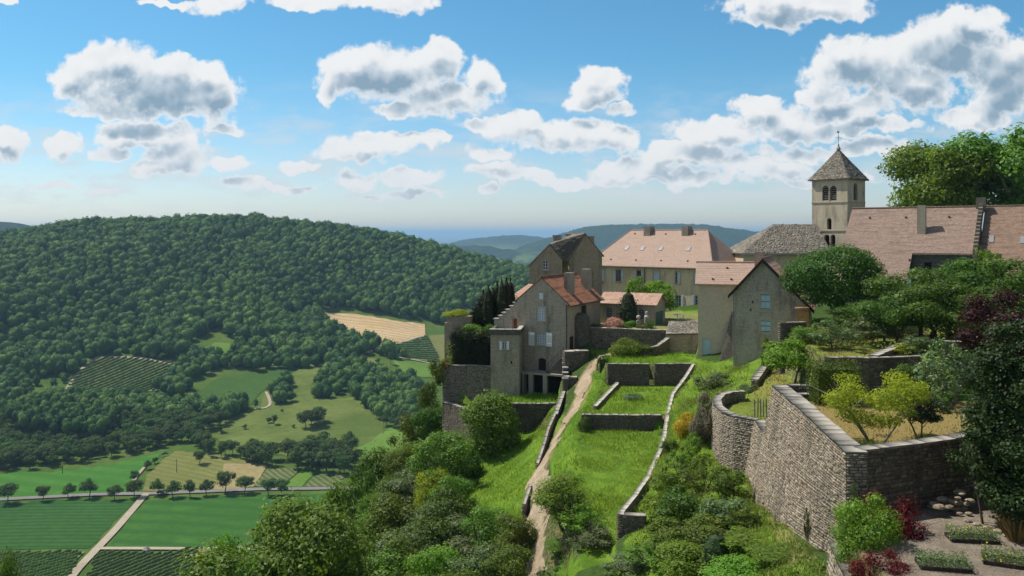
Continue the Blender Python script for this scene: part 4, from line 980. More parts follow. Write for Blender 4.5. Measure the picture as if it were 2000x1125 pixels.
def cover(x, y, z):
    c = np.zeros((len(x), 3)); c[:, 2] = .85
    for nm, poly, _ in TER:
        k = in_poly(x, y, poly)
        c[k] = {'t1': (.12,0,0), 't2': (.22,.03,0), 't3': (.20,.05,0), 'bastion': (.45,0,0), 'yard': (.70,.1,0), 'upper': (.5,.1,.4), 'court': (.3,.5,0), 'gravel': (.2,.9,0), 'lawn': (.45,0,0), 'garden0': (.2,0,0), 'garden00': (.35,0,.2)}.get(nm, (.2,.1,.3))
    mead = in_poly(x, y, [(-6,94),(6,93.5),(4.5,80),(1.2,68),(-4,66),(-6,80)]) & (c[:, 2] > .6); c[mead] = (.22, 0, .05)
    bank = in_poly(x, y, [(2.2,52),(2.6,62),(3.4,75.5),(5,80),(6.6,90),(9,95),(13,98),(10,90),(6,76),(3.5,49)]) & (c[:, 2] > .6); c[bank] = (.25, .12, .12)
    slope = in_poly(x, y, [(18.9,92),(24,88),(29,80),(28,62),(16,58),(15,52),(14.6,46),(13,37),(12,30),(5,44),(9,60),(14,78)]) & (c[:, 2] > .6); c[slope] = (.34, .06, .25)
    hg = in_poly(x, y, [(19.7,70.7),(25.4,84),(31,82),(30,62),(20,57.2),(16.5,60)]) & (c[:, 2] > .2); c[hg] = (.52, 0, 0)
    dp = seg_dist(x, y, PATH_XY); c[:, 1] = np.maximum(c[:, 1], np.clip(1 - (dp - .5) / 1.4, 0, 1) * .62)
    foot = seg_dist(x, y, [(14.9,50),(14,45),(12.9,38)]); c[:, 1] = np.maximum(c[:, 1], np.clip(1 - foot / 1.8, 0, 1) * .6)
    g = (HH(x + .4, y) - HH(x - .4, y)) ** 2 + (HH(x, y + .4) - HH(x, y - .4)) ** 2; st = (np.sqrt(g) / .8 > 1.25) & (x > -30); c[st] = (.3, .45, .75)
    cliff = in_poly(x, y, [(-11,98),(-8.6,98),(-6.8,90),(-6.8,84),(-9,84)]); c[cliff] = (.35, .5, .6)
    return c
def PX(px, py, z):      # point at height z seen at a photo pixel
    Y = z * FPX / (HY - py); return ((px - CX) / FPX * Y, Y, z)
WALLQ = []; WALLRUNS = []
def SW(*a, **k):
    WALLQ.append((a, k)); WALLRUNS.append([q[:2] for q in a[1]])
# great retaining wall of the yard, warm in the sun
mw = [(14.1, 36.0, -9.3), (14.55, 40, -9.3), (15.0, 44, -9.3), (15.45, 48, -9.3), (15.75, 51.7, -9.3)]
SW('retaining_wall', mw, .85, [-16.0, -16.8, -17.4, -17.8, -18.2], 'tall sunlit retaining wall of warm grey fieldstone with a broad flat top', 'stones_main', .27, .115, capw=.05, depth=.07, seed=1, batter=[.0, .3, .6, .8, .85], caplen=.9, cap='cap', sides=(1, 1, 1, 1))
yw = [(26.5, 40.6, -9.25), (21.0, 38.6, -9.25), (17.5, 37.2, -9.3), (14.93, 36.24, -9.3)]
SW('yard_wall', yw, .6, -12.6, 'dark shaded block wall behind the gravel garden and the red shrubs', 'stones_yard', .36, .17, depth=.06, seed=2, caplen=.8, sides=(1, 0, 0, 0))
# rounded bastion
bp = [PX(1450,764,-12.6), PX(1422,765,-12.6), PX(1402,771,-12.6), PX(1393,781,-12.6), PX(1395,793,-12.6), PX(1410,806,-12.6), PX(1435,815,-12.6), PX(1474,822,-12.6)]
SW('bastion_wall', bp[::-1], .55, -18.2, 'rounded grey fieldstone bastion with a curving pale top', 'stones_bastion', .27, .11, depth=.06, seed=3, caplen=.45, batter=.35, sides=(1, 1, 0, 0))
ww = [bp[-1], (16.05, 54.5, -12.75), (15.76, 51.75, -12.95)]
SW('link_wall', ww[::-1], .6, -18.2, 'narrow sloping wall wedged between the bastion and the great retaining wall', 'stones_main', .26, .112, depth=.07, seed=4, caplen=.5, batter=.9, sides=(1, 1, 0, 0))
SW('low_wall', [(11.0, 26, -12.95), (12.3, 31, -12.95), (13.25, 35.7, -12.95)], .75, -15.9, 'low broad wall below the red shrubs at the bottom corner of the gravel garden', 'stones_main', .3, .13, seed=6, caplen=.9, batter=.3)
# terrace walls
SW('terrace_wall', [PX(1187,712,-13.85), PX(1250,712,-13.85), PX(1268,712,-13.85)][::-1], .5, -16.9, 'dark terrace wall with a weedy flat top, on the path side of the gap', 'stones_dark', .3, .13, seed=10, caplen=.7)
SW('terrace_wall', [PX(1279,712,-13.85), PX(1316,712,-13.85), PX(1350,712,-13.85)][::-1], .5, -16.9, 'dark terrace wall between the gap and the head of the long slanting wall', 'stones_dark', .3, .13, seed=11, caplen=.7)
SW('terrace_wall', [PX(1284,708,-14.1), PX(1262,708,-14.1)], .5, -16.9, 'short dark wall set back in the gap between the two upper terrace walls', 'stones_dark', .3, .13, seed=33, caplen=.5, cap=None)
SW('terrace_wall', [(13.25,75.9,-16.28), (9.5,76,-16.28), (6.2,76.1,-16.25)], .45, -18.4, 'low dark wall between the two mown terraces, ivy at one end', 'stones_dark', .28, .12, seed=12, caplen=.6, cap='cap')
w3 = [(18.95,90,-13.85), (17.2,85.6,-14.5), (14.95,80.4,-15.2), (13.9,76.8,-16.0), (13.15,73.8,-16.6), (12.3,70,-16.8), (11.4,66.7,-17.0), (9.54,60.7,-17.3), (8.1,57,-17.5), (6.55,53.3,-17.6)]
SW('slanting_wall', w3[::-1], .32, [z - 2.9 for _, _, z in w3[::-1]], 'long low slanting wall with a pale crest dividing the mown terraces from the scrubby bank', 'stones_bastion', .3, .12, seed=13, caplen=.8, capw=.015, cap='cap_pale')
SW('end_wall', [(8.3,52.9,-17.62), (6.62,53.2,-17.62)], .5, -20.6, 'dark square wall end at the foot of the long slanting wall', 'stones_dark', .32, .14, seed=14, caplen=.6)
pw_ = [(5.4,93.0,-17.3), (4.2,86.5,-18.4), (3.4,82.8,-18.95), (2.9,79.5,-19.45), (2.1,75.5,-20.45), (1.4,71.5,-21.1), (.82,68.2,-21.75)]
SW('path_wall', pw_[1:5][::-1], .26, [z - 3.2 for _, _, z in pw_[1:5][::-1]], 'low broken wall lining the upper half of the stony path above the meadow', 'stones_bastion', .3, .12, seed=15, caplen=.9, capw=.015, cap='cap')
SW('path_wall', pw_[5:][::-1], .26, [z - 3.0 for _, _, z in pw_[5:][::-1]], 'short low wall lining the lower path beside the meadow bushes', 'stones_bastion', .3, .12, seed=16, caplen=.9, capw=.015, cap='cap')
SW('path_wall', [pw_[0], pw_[1]][::-1], .4, [-21.2, -20.8][::-1], 'wall at the head of the meadow where the path passes the house steps', 'stones_dark', .3, .12, seed=17, caplen=.7)
SW('meadow_wall', [(-.3,92.5,-18.55), (2.5,92.4,-18.55), (5.3,92.6,-18.55)][::-1], .45, -22.2, 'dark wall in shade between the little house garden and the meadow', 'stones_dark', .3, .13, seed=18, caplen=.6)
SW('cliff_wall', [PX(864,786,-19.5), PX(880,790,-19.5), PX(900,798,-19.5), PX(918,807,-19.5), (-1.8, 92.3, -19.4)][::-1], .5, [-22.5, -27, -27.5, -28, -28][::-1][:5], 'curving weathered wall on the cliff edge below the house terrace', 'stones_dark', .3, .13, seed=19, caplen=.6, sides=(1, 1, 1, 1))
SW('kerb_wall', [PX(1203,748,-15.75), PX(1158,794,-15.95)][::-1], .35, [-17.6, -17.4], 'short pale slanting kerb wall between path bank and upper mown terrace', 'stones_bastion', .3, .12, seed=20, caplen=.8, cap='cap_pale')
SW('garden_wall', [(25.35,84.6,-12.1), (22.6,77.5,-12.1), (19.8,70.7,-12.2)][::-1], .55, [-14.6, -14.8, -15][::-1], 'slanting garden wall with a broad crest running down from the grey stone house', 'stones_bastion', .32, .13, seed=21, caplen=.6)
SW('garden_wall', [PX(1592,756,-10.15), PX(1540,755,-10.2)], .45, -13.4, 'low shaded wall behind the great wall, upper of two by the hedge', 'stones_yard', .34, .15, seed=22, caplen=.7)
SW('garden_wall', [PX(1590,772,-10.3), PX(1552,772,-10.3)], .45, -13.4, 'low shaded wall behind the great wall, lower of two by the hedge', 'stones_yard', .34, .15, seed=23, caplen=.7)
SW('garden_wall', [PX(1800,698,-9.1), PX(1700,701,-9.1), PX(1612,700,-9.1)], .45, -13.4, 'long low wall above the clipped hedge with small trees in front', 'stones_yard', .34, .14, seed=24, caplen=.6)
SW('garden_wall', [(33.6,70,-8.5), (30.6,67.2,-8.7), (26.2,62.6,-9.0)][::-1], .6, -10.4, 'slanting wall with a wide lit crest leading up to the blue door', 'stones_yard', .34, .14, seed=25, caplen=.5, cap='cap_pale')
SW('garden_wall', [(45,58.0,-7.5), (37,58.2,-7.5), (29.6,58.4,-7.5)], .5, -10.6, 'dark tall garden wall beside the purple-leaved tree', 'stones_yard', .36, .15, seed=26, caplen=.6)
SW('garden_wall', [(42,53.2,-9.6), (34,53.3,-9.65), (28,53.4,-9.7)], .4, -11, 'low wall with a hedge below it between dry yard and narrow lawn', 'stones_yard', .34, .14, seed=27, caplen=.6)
SW('garden_wall', [PX(1575,631,-8.1), PX(1535,632,-8.0), PX(1524,631,-7.95)], .5, -12.5, 'dark buttress-like wall between the grey stone house and the lime tree', 'stones_dark', .34, .15, seed=28, caplen=.6)
SW('court_wall', [(18.0,99.9,-11.45), (13.5,100.8,-11.4), (9.1,101.9,-11.35)], .5, -14.8, 'long wall closing the court below the pink flowers', 'stones_court', .34, .14, seed=29, caplen=.8, depth=.03, cap='cap_pale')
SW('ruin_wall', [(18.2,98.6,-12.2), (16.6,96.8,-12.9), (13.2,95.6,-13.4)], .5, -14.5, 'ivy-topped broken wall slanting up towards the slate-roofed shed', 'stones_dark', .3, .13, seed=30, caplen=.5, depth=.07)
SW('block_wall', [(7.1,93.4,-15.85), (5.55,93.6,-15.85)], .8, -19.4, 'dark square wall block at the turn of the path below the house', 'stones_dark', .32, .14, seed=31, caplen=.6)
SW('landing_wall', [PX(1150,686,-13.45), PX(1103,688,-13.5)], 1.2, -16, 'low wall block at the house corner above the stepped wall', 'stones_dark', .32, .14, seed=32, caplen=.9, cap='cap_pale')
SW('house_terrace_wall', [(-2.45, 97.75, -15.35), (-5.2, 98.1, -15.3), (-8.0, 98.4, -15.3)], .6, -20.6, 'dark damp-stained wall carrying the clipped black hedge beside the turret', 'stones_bastion', .3, .12, seed=40, depth=.025, caplen=.8)
hx = np.r_[np.arange(-170, -20, 2.5), np.arange(-20, 44, .5), np.arange(44, 126, 2.)]; hy_ = np.r_[np.arange(-20, 24, 3.), np.arange(24, 112, .5), np.arange(112, 216, 2.5)]
hill, (GX, GY, GZ) = grid_mesh('hillside', hx, hy_, HH, M['ground'], cover); tag(hill, kind='structure')
M['pathm'] = field_mat('trodden_stony_path', (.34, .26, .17), (.46, .37, .26), scale=.8, fine=5)
def dr(p): return np.array(p, float)
ribbon('path', None, [.9,1.0,1.3,1.1,1.1,1.5,1.8,1.9,1.8,1.5,1.0], M['pathm'], .045, HH, PATH_XY, wob=.85, step=.8)
drape('gravel_ground', None, M['gravel'], .02, .6, HH, [(13.9,35.9),(21,38.2),(26,39.8),(29,34),(26,26.5),(12.9,26.5),(13.3,33)])

# ------------------------------------------------------------------ real stones laid on a surface
def stone_field(quads, sw, sh, rng, depth=.05, gap=.012, jit=.016, sink=.03):
    """quads: lists of (bottom-left, bottom-right, top-right, top-left); returns V, F of separate stones"""
    Vs = []; Fs = []; n0 = 0
    for bl, br, tr, tl in quads:
        bl, br, tr, tl = [np.array(k, float) for k in (bl, br, tr, tl)]
        L = (np.linalg.norm(br - bl) + np.linalg.norm(tr - tl)) / 2; Hq = (np.linalg.norm(tl - bl) + np.linalg.norm(tr - br)) / 2
        nr = max(1, int(round(Hq / sh))); hs = rng.uniform(.6, 1.45, nr); te = np.r_[0, np.cumsum(hs)] / hs.sum()
        nrm = np.cross(br - bl, (tl + tr - bl - br)); nrm /= np.linalg.norm(nrm) + 1e-9
        for r in range(nr):
            nc = max(1, int(round(L / sw))); ws = rng.uniform(.4, 1.9, nc); se = np.r_[0, np.cumsum(ws)] / ws.sum()
            s0 = se[:-1] + gap / L; s1 = se[1:] - gap / L; t0 = np.full(nc, te[r] + gap / Hq); t1 = np.full(nc, te[r + 1] - gap / Hq)
            def pos(s, t): return (bl * ((1 - s) * (1 - t))[:, None] + br * (s * (1 - t))[:, None] + tr * (s * t)[:, None] + tl * ((1 - s) * t)[:, None])
            pr = rng.uniform(.15, 1, nc) ** 1.3 * depth; cor = [(s0, t0), (s1, t0), (s1, t1), (s0, t1)]
            back = [pos(a, b) - nrm * sink for a, b in cor]
            mid_s, mid_t = (s0 + s1) / 2, (t0 + t1) / 2
            front = [pos(a + (mid_s - a) * .12, b + (mid_t - b) * .14) + rng.uniform(-jit, jit, (nc, 3)) + nrm * (pr * rng.uniform(.6, 1.1, nc))[:, None] for a, b in cor]
            V = np.stack(back + front, 1).reshape(-1, 3); i = np.arange(nc)[:, None] * 8 + n0
            for f in ((4, 5, 6, 7), (0, 1, 5, 4), (1, 2, 6, 5), (2, 3, 7, 6), (3, 0, 4, 7)): Fs.append(i + np.array(f)[None])
            Vs.append(V); n0 += len(V)
    return np.concatenate(Vs), np.concatenate(Fs)
def stone_wall(name, pts, thick, zbot, label, mat='stones_dark', sw=.32, sh=.14, cap='cap', capw=None, depth=.05, seed=0, batter=0.0, caplen=.6, capt=.09, sides=(1, 1, 1, 1), cat='wall', core=None, group=None):
    """pts [(x, y, ztop)]: the wall's left face (seen along the run) ; thickness to the right; zbot scalar or list"""
    rng = np.random.default_rng(seed + 500); n = len(pts); p = np.array([q[:2] for q in pts], float); zt = np.array([q[2] for q in pts], float)
    zb = np.array(zbot if isinstance(zbot, (list, tuple)) else [zbot] * n, float)
    d = np.gradient(p, axis=0); d /= np.linalg.norm(d, axis=1)[:, None]; nl = np.c_[-d[:, 1], d[:, 0]]
    L = p; R = p - nl * thick; Lb = L + nl * (np.array(batter, float) * (zt - zb) / 5)[:, None]
    core_mb = MB(); quads = []
    for i in range(n - 1):
        l0, l1, r0, r1 = (*L[i], zt[i]), (*L[i + 1], zt[i + 1]), (*R[i], zt[i]), (*R[i + 1], zt[i + 1])
        lb0, lb1, rb0, rb1 = (*Lb[i], zb[i]), (*Lb[i + 1], zb[i + 1]), (*R[i], zb[i]), (*R[i + 1], zb[i + 1])
        q4 = [Vector(k) for k in (lb1, lb0, l0, l1)]; kk = 8 if batter else 1
        bil = lambda a, b: (q4[0] * (1 - a) + q4[1] * a) * (1 - b) + (q4[3] * (1 - a) + q4[2] * a) * b
        for ia in range(kk):
            for ib in range(kk): core_mb.poly([bil(ia / kk, ib / kk), bil((ia + 1) / kk, ib / kk), bil((ia + 1) / kk, (ib + 1) / kk), bil(ia / kk, (ib + 1) / kk)])
        core_mb.poly([rb0, rb1, r1, r0]); core_mb.poly([l0, r0, r1, l1])
        if sides[0]: quads.append((lb1, lb0, l0, l1))
        if sides[1]: quads.append((rb0, rb1, r1, r0))
        if i == 0:
            core_mb.poly([lb0, rb0, r0, l0])
            if sides[2]: quads.append((lb0, rb0, r0, l0))
        if i == n - 2:
            core_mb.poly([rb1, lb1, l1, r1])
            if sides[3]: quads.append((rb1, lb1, l1, r1))
    V, F = stone_field(quads, sw, sh, rng, depth)
    V[:, 2] += vnoise((V[:, 0] + V[:, 1]), V[:, 2] * .6, 1.3, seed + 2) * sh * .3
    # cap slabs
    CV = []; CF = []; cw = capw or .05
    if cap:
        for i in range(n - 1):
            a, b = L[i], L[i + 1]; ln = np.linalg.norm(b - a); k = max(1, int(ln / caplen)); e = np.r_[0, np.cumsum(rng.uniform(.35, 1.8, k))]; e /= e[-1]
            dd = (b - a) / ln; nn = np.array([-dd[1], dd[0]])
            for s0, s1 in zip(e[:-1], e[1:]):
                s0 += .008 / ln; s1 -= .008 / ln; o1, o2 = rng.uniform(.3, 1.2, 2) * cw; up = capt * rng.uniform(.75, 1.25)
                q = []
                for s, side in ((s0, 1), (s1, 1), (s1, -1), (s0, -1)):
                    base = (L[i] * (1 - s) + L[i + 1] * s) + nn * o1 if side > 0 else (R[i] * (1 - s) + R[i + 1] * s) - nn * o2
                    q.append((*base, zt[i] * (1 - s) + zt[i + 1] * s + rng.uniform(-.008, .008)))
                j = len(CV); CV += [(x, y, z + .004) for x, y, z in q] + [(x, y, z + up) for x, y, z in q]
                CF += [(j, j + 1, j + 2, j + 3)[::-1], (j + 4, j + 5, j + 6, j + 7)[::-1], (j, j + 1, j + 5, j + 4), (j + 1, j + 2, j + 6, j + 5), (j + 2, j + 3, j + 7, j + 6), (j + 3, j, j + 4, j + 7)]
    cv = np.array(core_mb.v); cf = np.array(core_mb.f)
    allV = [V, cv] + ([np.array(CV)] if cap else []); allF = [F, cf + len(V)] + ([np.array(CF) + len(V) + len(cv)] if cap else [])
    midx = np.r_[np.zeros(len(F)), np.ones(len(cf)), np.full(len(CF), 2)]
    VV = np.concatenate(allV); c = np.array([VV[:, 0].mean(), VV[:, 1].mean(), VV[:, 2].min()])
    me = mesh_np(name, VV - c, np.concatenate(allF), mats=[M[mat], M[core or 'mortar'], M[cap or 'cap']], midx=midx)
    return tag(link(name, me, loc=c), label, cat, group)

for a, k in WALLQ: stone_wall(*a, **k)
# ------------------------------------------------------------------ building kit
def mpf(F, yl=0.0): return lambda a, z, d=0.0: F.w(a, yl + d, z)          # facade plane, d goes inwards
def mps(F, xl): return lambda a, z, d=0.0: F.w(xl - d, a, z)              # right-hand side plane
def arch(x0, x1, z0, z1, rise=None, n=8):
    r = (x1 - x0) / 2 if rise is None else rise; c = (x0 + x1) / 2
    return [(x0, z0), (x1, z0)] + [(c + (x1 - x0) / 2 * math.cos(t), z1 - r + r * math.sin(t)) for t in [math.pi * k / n for k in range(n + 1)]]
def rect(x0, x1, z0, z1): return [(x0, z0), (x1, z0), (x1, z1), (x0, z1)]
def wall_panel(mb, mp, outer, holes=(), reveal=.25):
    loops = [outer] + list(holes); flat_ = [p for l in loops for p in l]
    tri = tessellate_polygon([[Vector((a, b, 0)) for a, b in l] for l in loops])
    for t in tri: mb.poly([mp(*flat_[i]) for i in t], uv=[flat_[i] for i in t])
    for h in holes:
        for i in range(len(h)):
            a, b = h[i], h[(i + 1) % len(h)]
            mb.poly([mp(*a), mp(*b), mp(*b, reveal), mp(*a, reveal)], uv=[(a[0], a[1]), (b[0], b[1]), (b[0] + .25, b[1] + .25), (a[0] + .25, a[1] + .25)])
def pbox(mb, mp, a0, a1, z0, z1, d0, d1):
    mb.hexa([mp(a0, z0, d0), mp(a1, z0, d0), mp(a1, z0, d1), mp(a0, z0, d1)], [mp(a0, z1, d0), mp(a1, z1, d0), mp(a1, z1, d1), mp(a0, z1, d1)])
def window(e, mp, x0, x1, z0, z1, nx=2, ny=3, frame='white', glass='glass', bar=.045, fr=.07, d=.12, surround='surround', sw=.16, arched=False):
    b = MB()
    pbox(b, mp, x0, x0 + fr, z0, z1, d, d + .06); pbox(b, mp, x1 - fr, x1, z0, z1, d, d + .06)
    pbox(b, mp, x0 + fr, x1 - fr, z0, z0 + fr, d, d + .06); pbox(b, mp, x0 + fr, x1 - fr, z1 - fr, z1, d, d + .06)
    for i in range(1, nx):
        c = x0 + (x1 - x0) * i / nx; w = bar * (1.5 if nx % 2 == 0 and i == nx // 2 else .8) / 2; pbox(b, mp, c - w, c + w, z0 + fr, z1 - fr, d + .004, d + .05)
    for i in range(1, ny): c = z0 + (z1 - z0) * i / ny; pbox(b, mp, x0 + fr, x1 - fr, c - bar / 2.5, c + bar / 2.5, d + .008, d + .046)
    w = b.build('window', M[frame], e)
    g = MB(); g.poly([mp(a, z, d + .055) for a, z in rect(x0, x1, z0, z1)]); g.build('pane', M[glass], w)
    if surround:
        s = MB(); o = .03
        pbox(s, mp, x0 - sw, x0, z0, z1, -o, .10); pbox(s, mp, x1, x1 + sw, z0, z1, -o, .10)
        pbox(s, mp, x0 - sw, x1 + sw, z1, z1 + sw * 1.1, -o, .10); pbox(s, mp, x0 - sw * 1.2, x1 + sw * 1.2, z0 - sw, z0, -o - .05, .10)
        s.build('surround', M[surround], w)
    return w
def shutter(e, mp, x0, x1, z0, z1, mat='white', d=-.09, battens=None, slats=0):
    b = MB(); pbox(b, mp, x0, x1, z0, z1, d, d + .04)
    n = 2 if slats else 0
    if slats:
        h = (z1 - z0) / 2
        for k in (0, 1):
            za, zb = z0 + k * h + .06, z0 + (k + 1) * h - .06
            for i in range(slats):
                z = za + (zb - za) * (i + .15) / slats; pbox(b, mp, x0 + .06, x1 - .06, z, z + (zb - za) / slats * .6, d - .02, d)
    else:
        for z in (z0 + (z1 - z0) * .15, z0 + (z1 - z0) * .8): pbox(b, mp, x0 + .02, x1 - .02, z, z + .08, d - .025, d)
    o = b.build('shutter', M[mat], e)
    if battens:
        k = MB()
        for z in (z0 + .12, (z0 + z1) / 2, z1 - .15): pbox(k, mp, x0 + .01, x1 - .01, z, z + .05, d - .035, d - .003)
        k.build('hinge', M[battens], o)
    return o
def slab(mb, pts, t=.16):
    """a roof plane as a slab: pts on its top surface"""
    pts = [Vector(p) for p in pts]; mb.poly(pts)
    lo = [p - Vector((0, 0, t)) for p in pts]; mb.poly(list(reversed(lo)))
    for i in range(len(pts)): j = (i + 1) % len(pts); mb.poly([lo[i], lo[j], pts[j], pts[i]])
def ridge(e, pts, mat, r=.10, name='ridge'):
    b = MB()
    for a, c in zip(pts[:-1], pts[1:]):
        a, c = Vector(a), Vector(c); n = max(1, int((c - a).length / .42))
        for k in range(n):
            p, q = a.lerp(c, k / n), a.lerp(c, (k + .96) / n); b.tube([p, q], [r * 1.12, r * .95], 6)
    return b.build(name, mat, e)
def chimney(e, F, x, y, sx, sy, z0, z1, mat='chim', cap='lauze_slabs', pots=0, lab=None):
    b = MB(); b.lbox(F, x - sx / 2, x + sx / 2, y - sy / 2, y + sy / 2, z0, z1)
    b.lbox(F, x - sx / 2 - .05, x + sx / 2 + .05, y - sy / 2 - .05, y + sy / 2 + .05, z0, z0 + .35)
    o = b.build('chimney', M[mat], e)
    c = MB(); c.lbox(F, x - sx / 2 - .08, x + sx / 2 + .08, y - sy / 2 - .08, y + sy / 2 + .08, z1, z1 + .08)
    for i in (-1, 1):
        for j in (-1, 1): c.lbox(F, x + i * sx * .38 - .07, x + i * sx * .38 + .07, y + j * sy * .38 - .07, y + j * sy * .38 + .07, z1 + .08, z1 + .24)
    c.lbox(F, x - sx / 2 - .05, x + sx / 2 + .05, y - sy / 2 - .05, y + sy / 2 + .05, z1 + .24, z1 + .33)
    c.build('chimney_cap', M['zinc' if cap == 'zinc' else 'stones_lauze'], o)
    for i in range(pots):
        k = MB(); q = F.w(x + (i - (pots - 1) / 2) * .35, y, z1 + .33); k.lathe(q, [(.0, 0), (.11, 0), (.09, .35), (.07, .35)], 8); k.build('chimney_pot', M['terracotta'], o)
    return o
def np_part(name, V, F, mat, e, **kw):
    top = e if e.parent is None else e.parent
    me = mesh_np(name, np.asarray(V) - np.array(top.location), F, M[mat], **kw); return link(name, me, e)
def lauze(e, quads, seed, sw=.42, sh=.26, depth=.09, t=.12):
    b = MB()
    for q in quads: slab(b, [v for i, v in enumerate(q) if i == 0 or (Vector(v) - Vector(q[i - 1])).length > 1e-4], t)
    r = b.build('roof', M['lauze_bed'], e)
    V, F = stone_field(quads, sw, sh, np.random.default_rng(seed), depth, .01, .03, .02); np_part('slate_courses', V, F, 'stones_lauze', r)
    return r
def gutter(e, a, b, r=.07, mat='zinc'):
    m_ = MB(); m_.tube([a, b], r, 6); return m_.build('gutter', M[mat], e)
def pipe(e, pts, r=.05, mat='iron'):
    m_ = MB(); m_.tube(pts, r, 6); return m_.build('drainpipe', M[mat], e)

# ------------------------------------------------------------------ presbytery with the big salmon hipped roof
C0 = Vector((12.4, 138.0, 0)); F1 = Fr(C0, -38); W1, D1 = 21.3, 13.0; ze, zr = -4.8, .45; zb1 = -13.8
e = empty('large_house', (20, 135, zb1), 'large ochre house of two storeys under a salmon hipped roof with four skylights', 'house')
o = .45; rl, rr_ = (4.0, 6.5), (W1 - 3.6, 6.5)
A_, B_, C_, D_ = F1.w(-o, -o, ze - .35), F1.w(W1 + o, -o, ze - .35), F1.w(W1 + o, D1 + o, ze - .35), F1.w(-o, D1 + o, ze - .35); R1, R2 = F1.w(*rl, zr), F1.w(*rr_, zr)
b = MB(); slab(b, [A_, B_, R2, R1]); slab(b, [B_, C_, R2]); slab(b, [C_, D_, R1, R2]); slab(b, [D_, A_, R1]); roof = b.build('roof', M['tile_pink'], e)
ridge(roof, [R1, R2], M['tile_pink'], .11); ridge(roof, [A_, R1], M['tile_pink'], .10); ridge(roof, [B_, R2], M['tile_pink'], .10)
def on_roof(px, py):       # point of the front roof plane at a photo pixel
    n = (B_ - A_).cross(R1 - A_); dct = Vector(((px - CX) / FPX, 1, (HY - py) / FPX)); t = n.dot(A_) / n.dot(dct); return dct * t
nroof = (B_ - A_).cross(R1 - A_).normalized(); tx = F1.x; ty = nroof.cross(tx).normalized(); ty = -ty if ty.z < 0 else ty
def roof_box(mb, c, w, h, d0, d1):
    q = [c + tx * a + ty * k for a, k in ((-w / 2, -h / 2), (w / 2, -h / 2), (w / 2, h / 2), (-w / 2, h / 2))]
    mb.hexa([p + nroof * d0 for p in q], [p + nroof * d1 for p in q])
for px, py in ((1224.5,485), (1255,485.5), (1291,486), (1345,486.5)):
    c = on_roof(px, py); k = MB(); roof_box(k, c, .62, .95, -.02, .08); s_ = k.build('skylight', M['zinc'], roof); k = MB(); roof_box(k, c, .46, .78, .08, .095); k.build('pane', M['curtain'], s_)
for px, py in ((1240,456.5),(1300,457),(1358,457.5),(1193,507),(1242,508),(1291,509),(1343,510)): k = MB(); roof_box(k, on_roof(px, py), .2, .22, .0, .13); k.build('roof_vent', M['tile_barn'], roof)
for px in (1263.5, 1338):
    c = on_roof(px, 460); lc = c - Vector(F1.o); x, y = lc.dot(F1.x), lc.dot(F1.y)
    b = MB(); b.lbox(F1, x - .55, x + .55, y - .1, y + 1.5, -.9, 1.05); ch = b.build('chimney', M['chim'], roof)
    b = MB(); b.lbox(F1, x - .68, x + .68, y - .22, y + 1.62, 1.05, 1.17); b.build('chimney_cap', M['zinc'], ch)
for R_p in (R1, R2):
    k = MB(); k.lathe(R_p, [(.12, 0), (.06, .25), (.10, .38), (.03, .5), (.012, .8)], 8); k.build('finial', M['zinc'], roof)
mp = mpf(F1); holes = []; wins = []
def wr(px0, px1, py0, py1, F=F1, side=None):
    f = (lambda a, b_: F.uv(a, b_)) if side is None else (lambda a, b_: F.side(a, b_, side))
    xa, za = f(px0, py1); xb, zb_ = f(px1, py0); xa2, zt = f(px0, py0); return xa, xb, (za), zt
UP = [(1170,1180,526,548,'closed'), (1203,1213,527,549,'opendark'), (1243.5,1252,528,550,'opendark'), (1276.5,1287.5,529,552,'closed'), (1319,1328.5,531,554,'half'), (1356,1366,532,555,'closed')]
LO = [(1171,1181,569,592,'closed'), (1204,1214,570,593,'closed'), (1319,1330,576,604,'window'), (1357,1367,577,605,'window'), (1246,1256,572,597,'closed'), (1282,1292,573,600,'closed')]
for px0, px1, py0, py1, kd in UP + LO:
    x0, x1, z0, z1 = wr(px0, px1, py0, py1); holes.append(rect(x0, x1, z0, z1)); wins.append((x0, x1, z0, z1, kd))
b = MB(); wall_panel(b, mp, rect(0, W1, zb1, ze - .12), holes, .3)
wall_panel(b, mps(F1, W1), rect(0, D1, zb1, ze - .12)); wall_panel(b, mpf(F1, D1), rect(0, W1, zb1, ze - .12)); wall_panel(b, mps(F1, 0), rect(0, D1, zb1, ze - .12))
b.build('wall', M['plaster_tan'], e)
for x0, x1, z0, z1, kd in wins:
    if kd == 'window' or kd == 'opendark': window(e, mp, x0, x1, z0, z1, 2, 4 if kd == 'window' else 2, 'shutter_grey' if kd == 'window' else 'grey_wood', 'glass')
    else: window(e, mp, x0, x1, z0, z1, 2, 3, 'shutter_grey', 'glass')
    w_ = (x1 - x0) / 2
    if kd == 'closed':
        shutter(e, mp, x0 + .01, x0 + w_ - .01, z0, z1, 'shutter_grey', .02, slats=7); shutter(e, mp, x0 + w_ + .01, x1 - .01, z0, z1, 'shutter_grey', .02, slats=7)
    elif kd == 'half': shutter(e, mp, x0 + w_ * .9, x1 + .02, z0, z1, 'shutter_grey', -.06, slats=7)
    else:
        shutter(e, mp, x0 - w_ * 1.05, x0 - .04, z0, z1, 'shutter_grey', -.07, slats=7); shutter(e, mp, x1 + .04, x1 + w_ * 1.05, z0, z1, 'shutter_grey', -.07, slats=7)
for px in (1175, 1208):
    x, z = F1.uv(px, 551); k = MB(); pbox(k, mp, x - .35, x + .35, z - .12, z + .08, -.3, -.1); k.build('window_box', M['terracotta'], e)
gutter(e, F1.w(-o, -o - .05, ze - .5), F1.w(W1 + o, -o - .05, ze - .5), .08, 'iron')
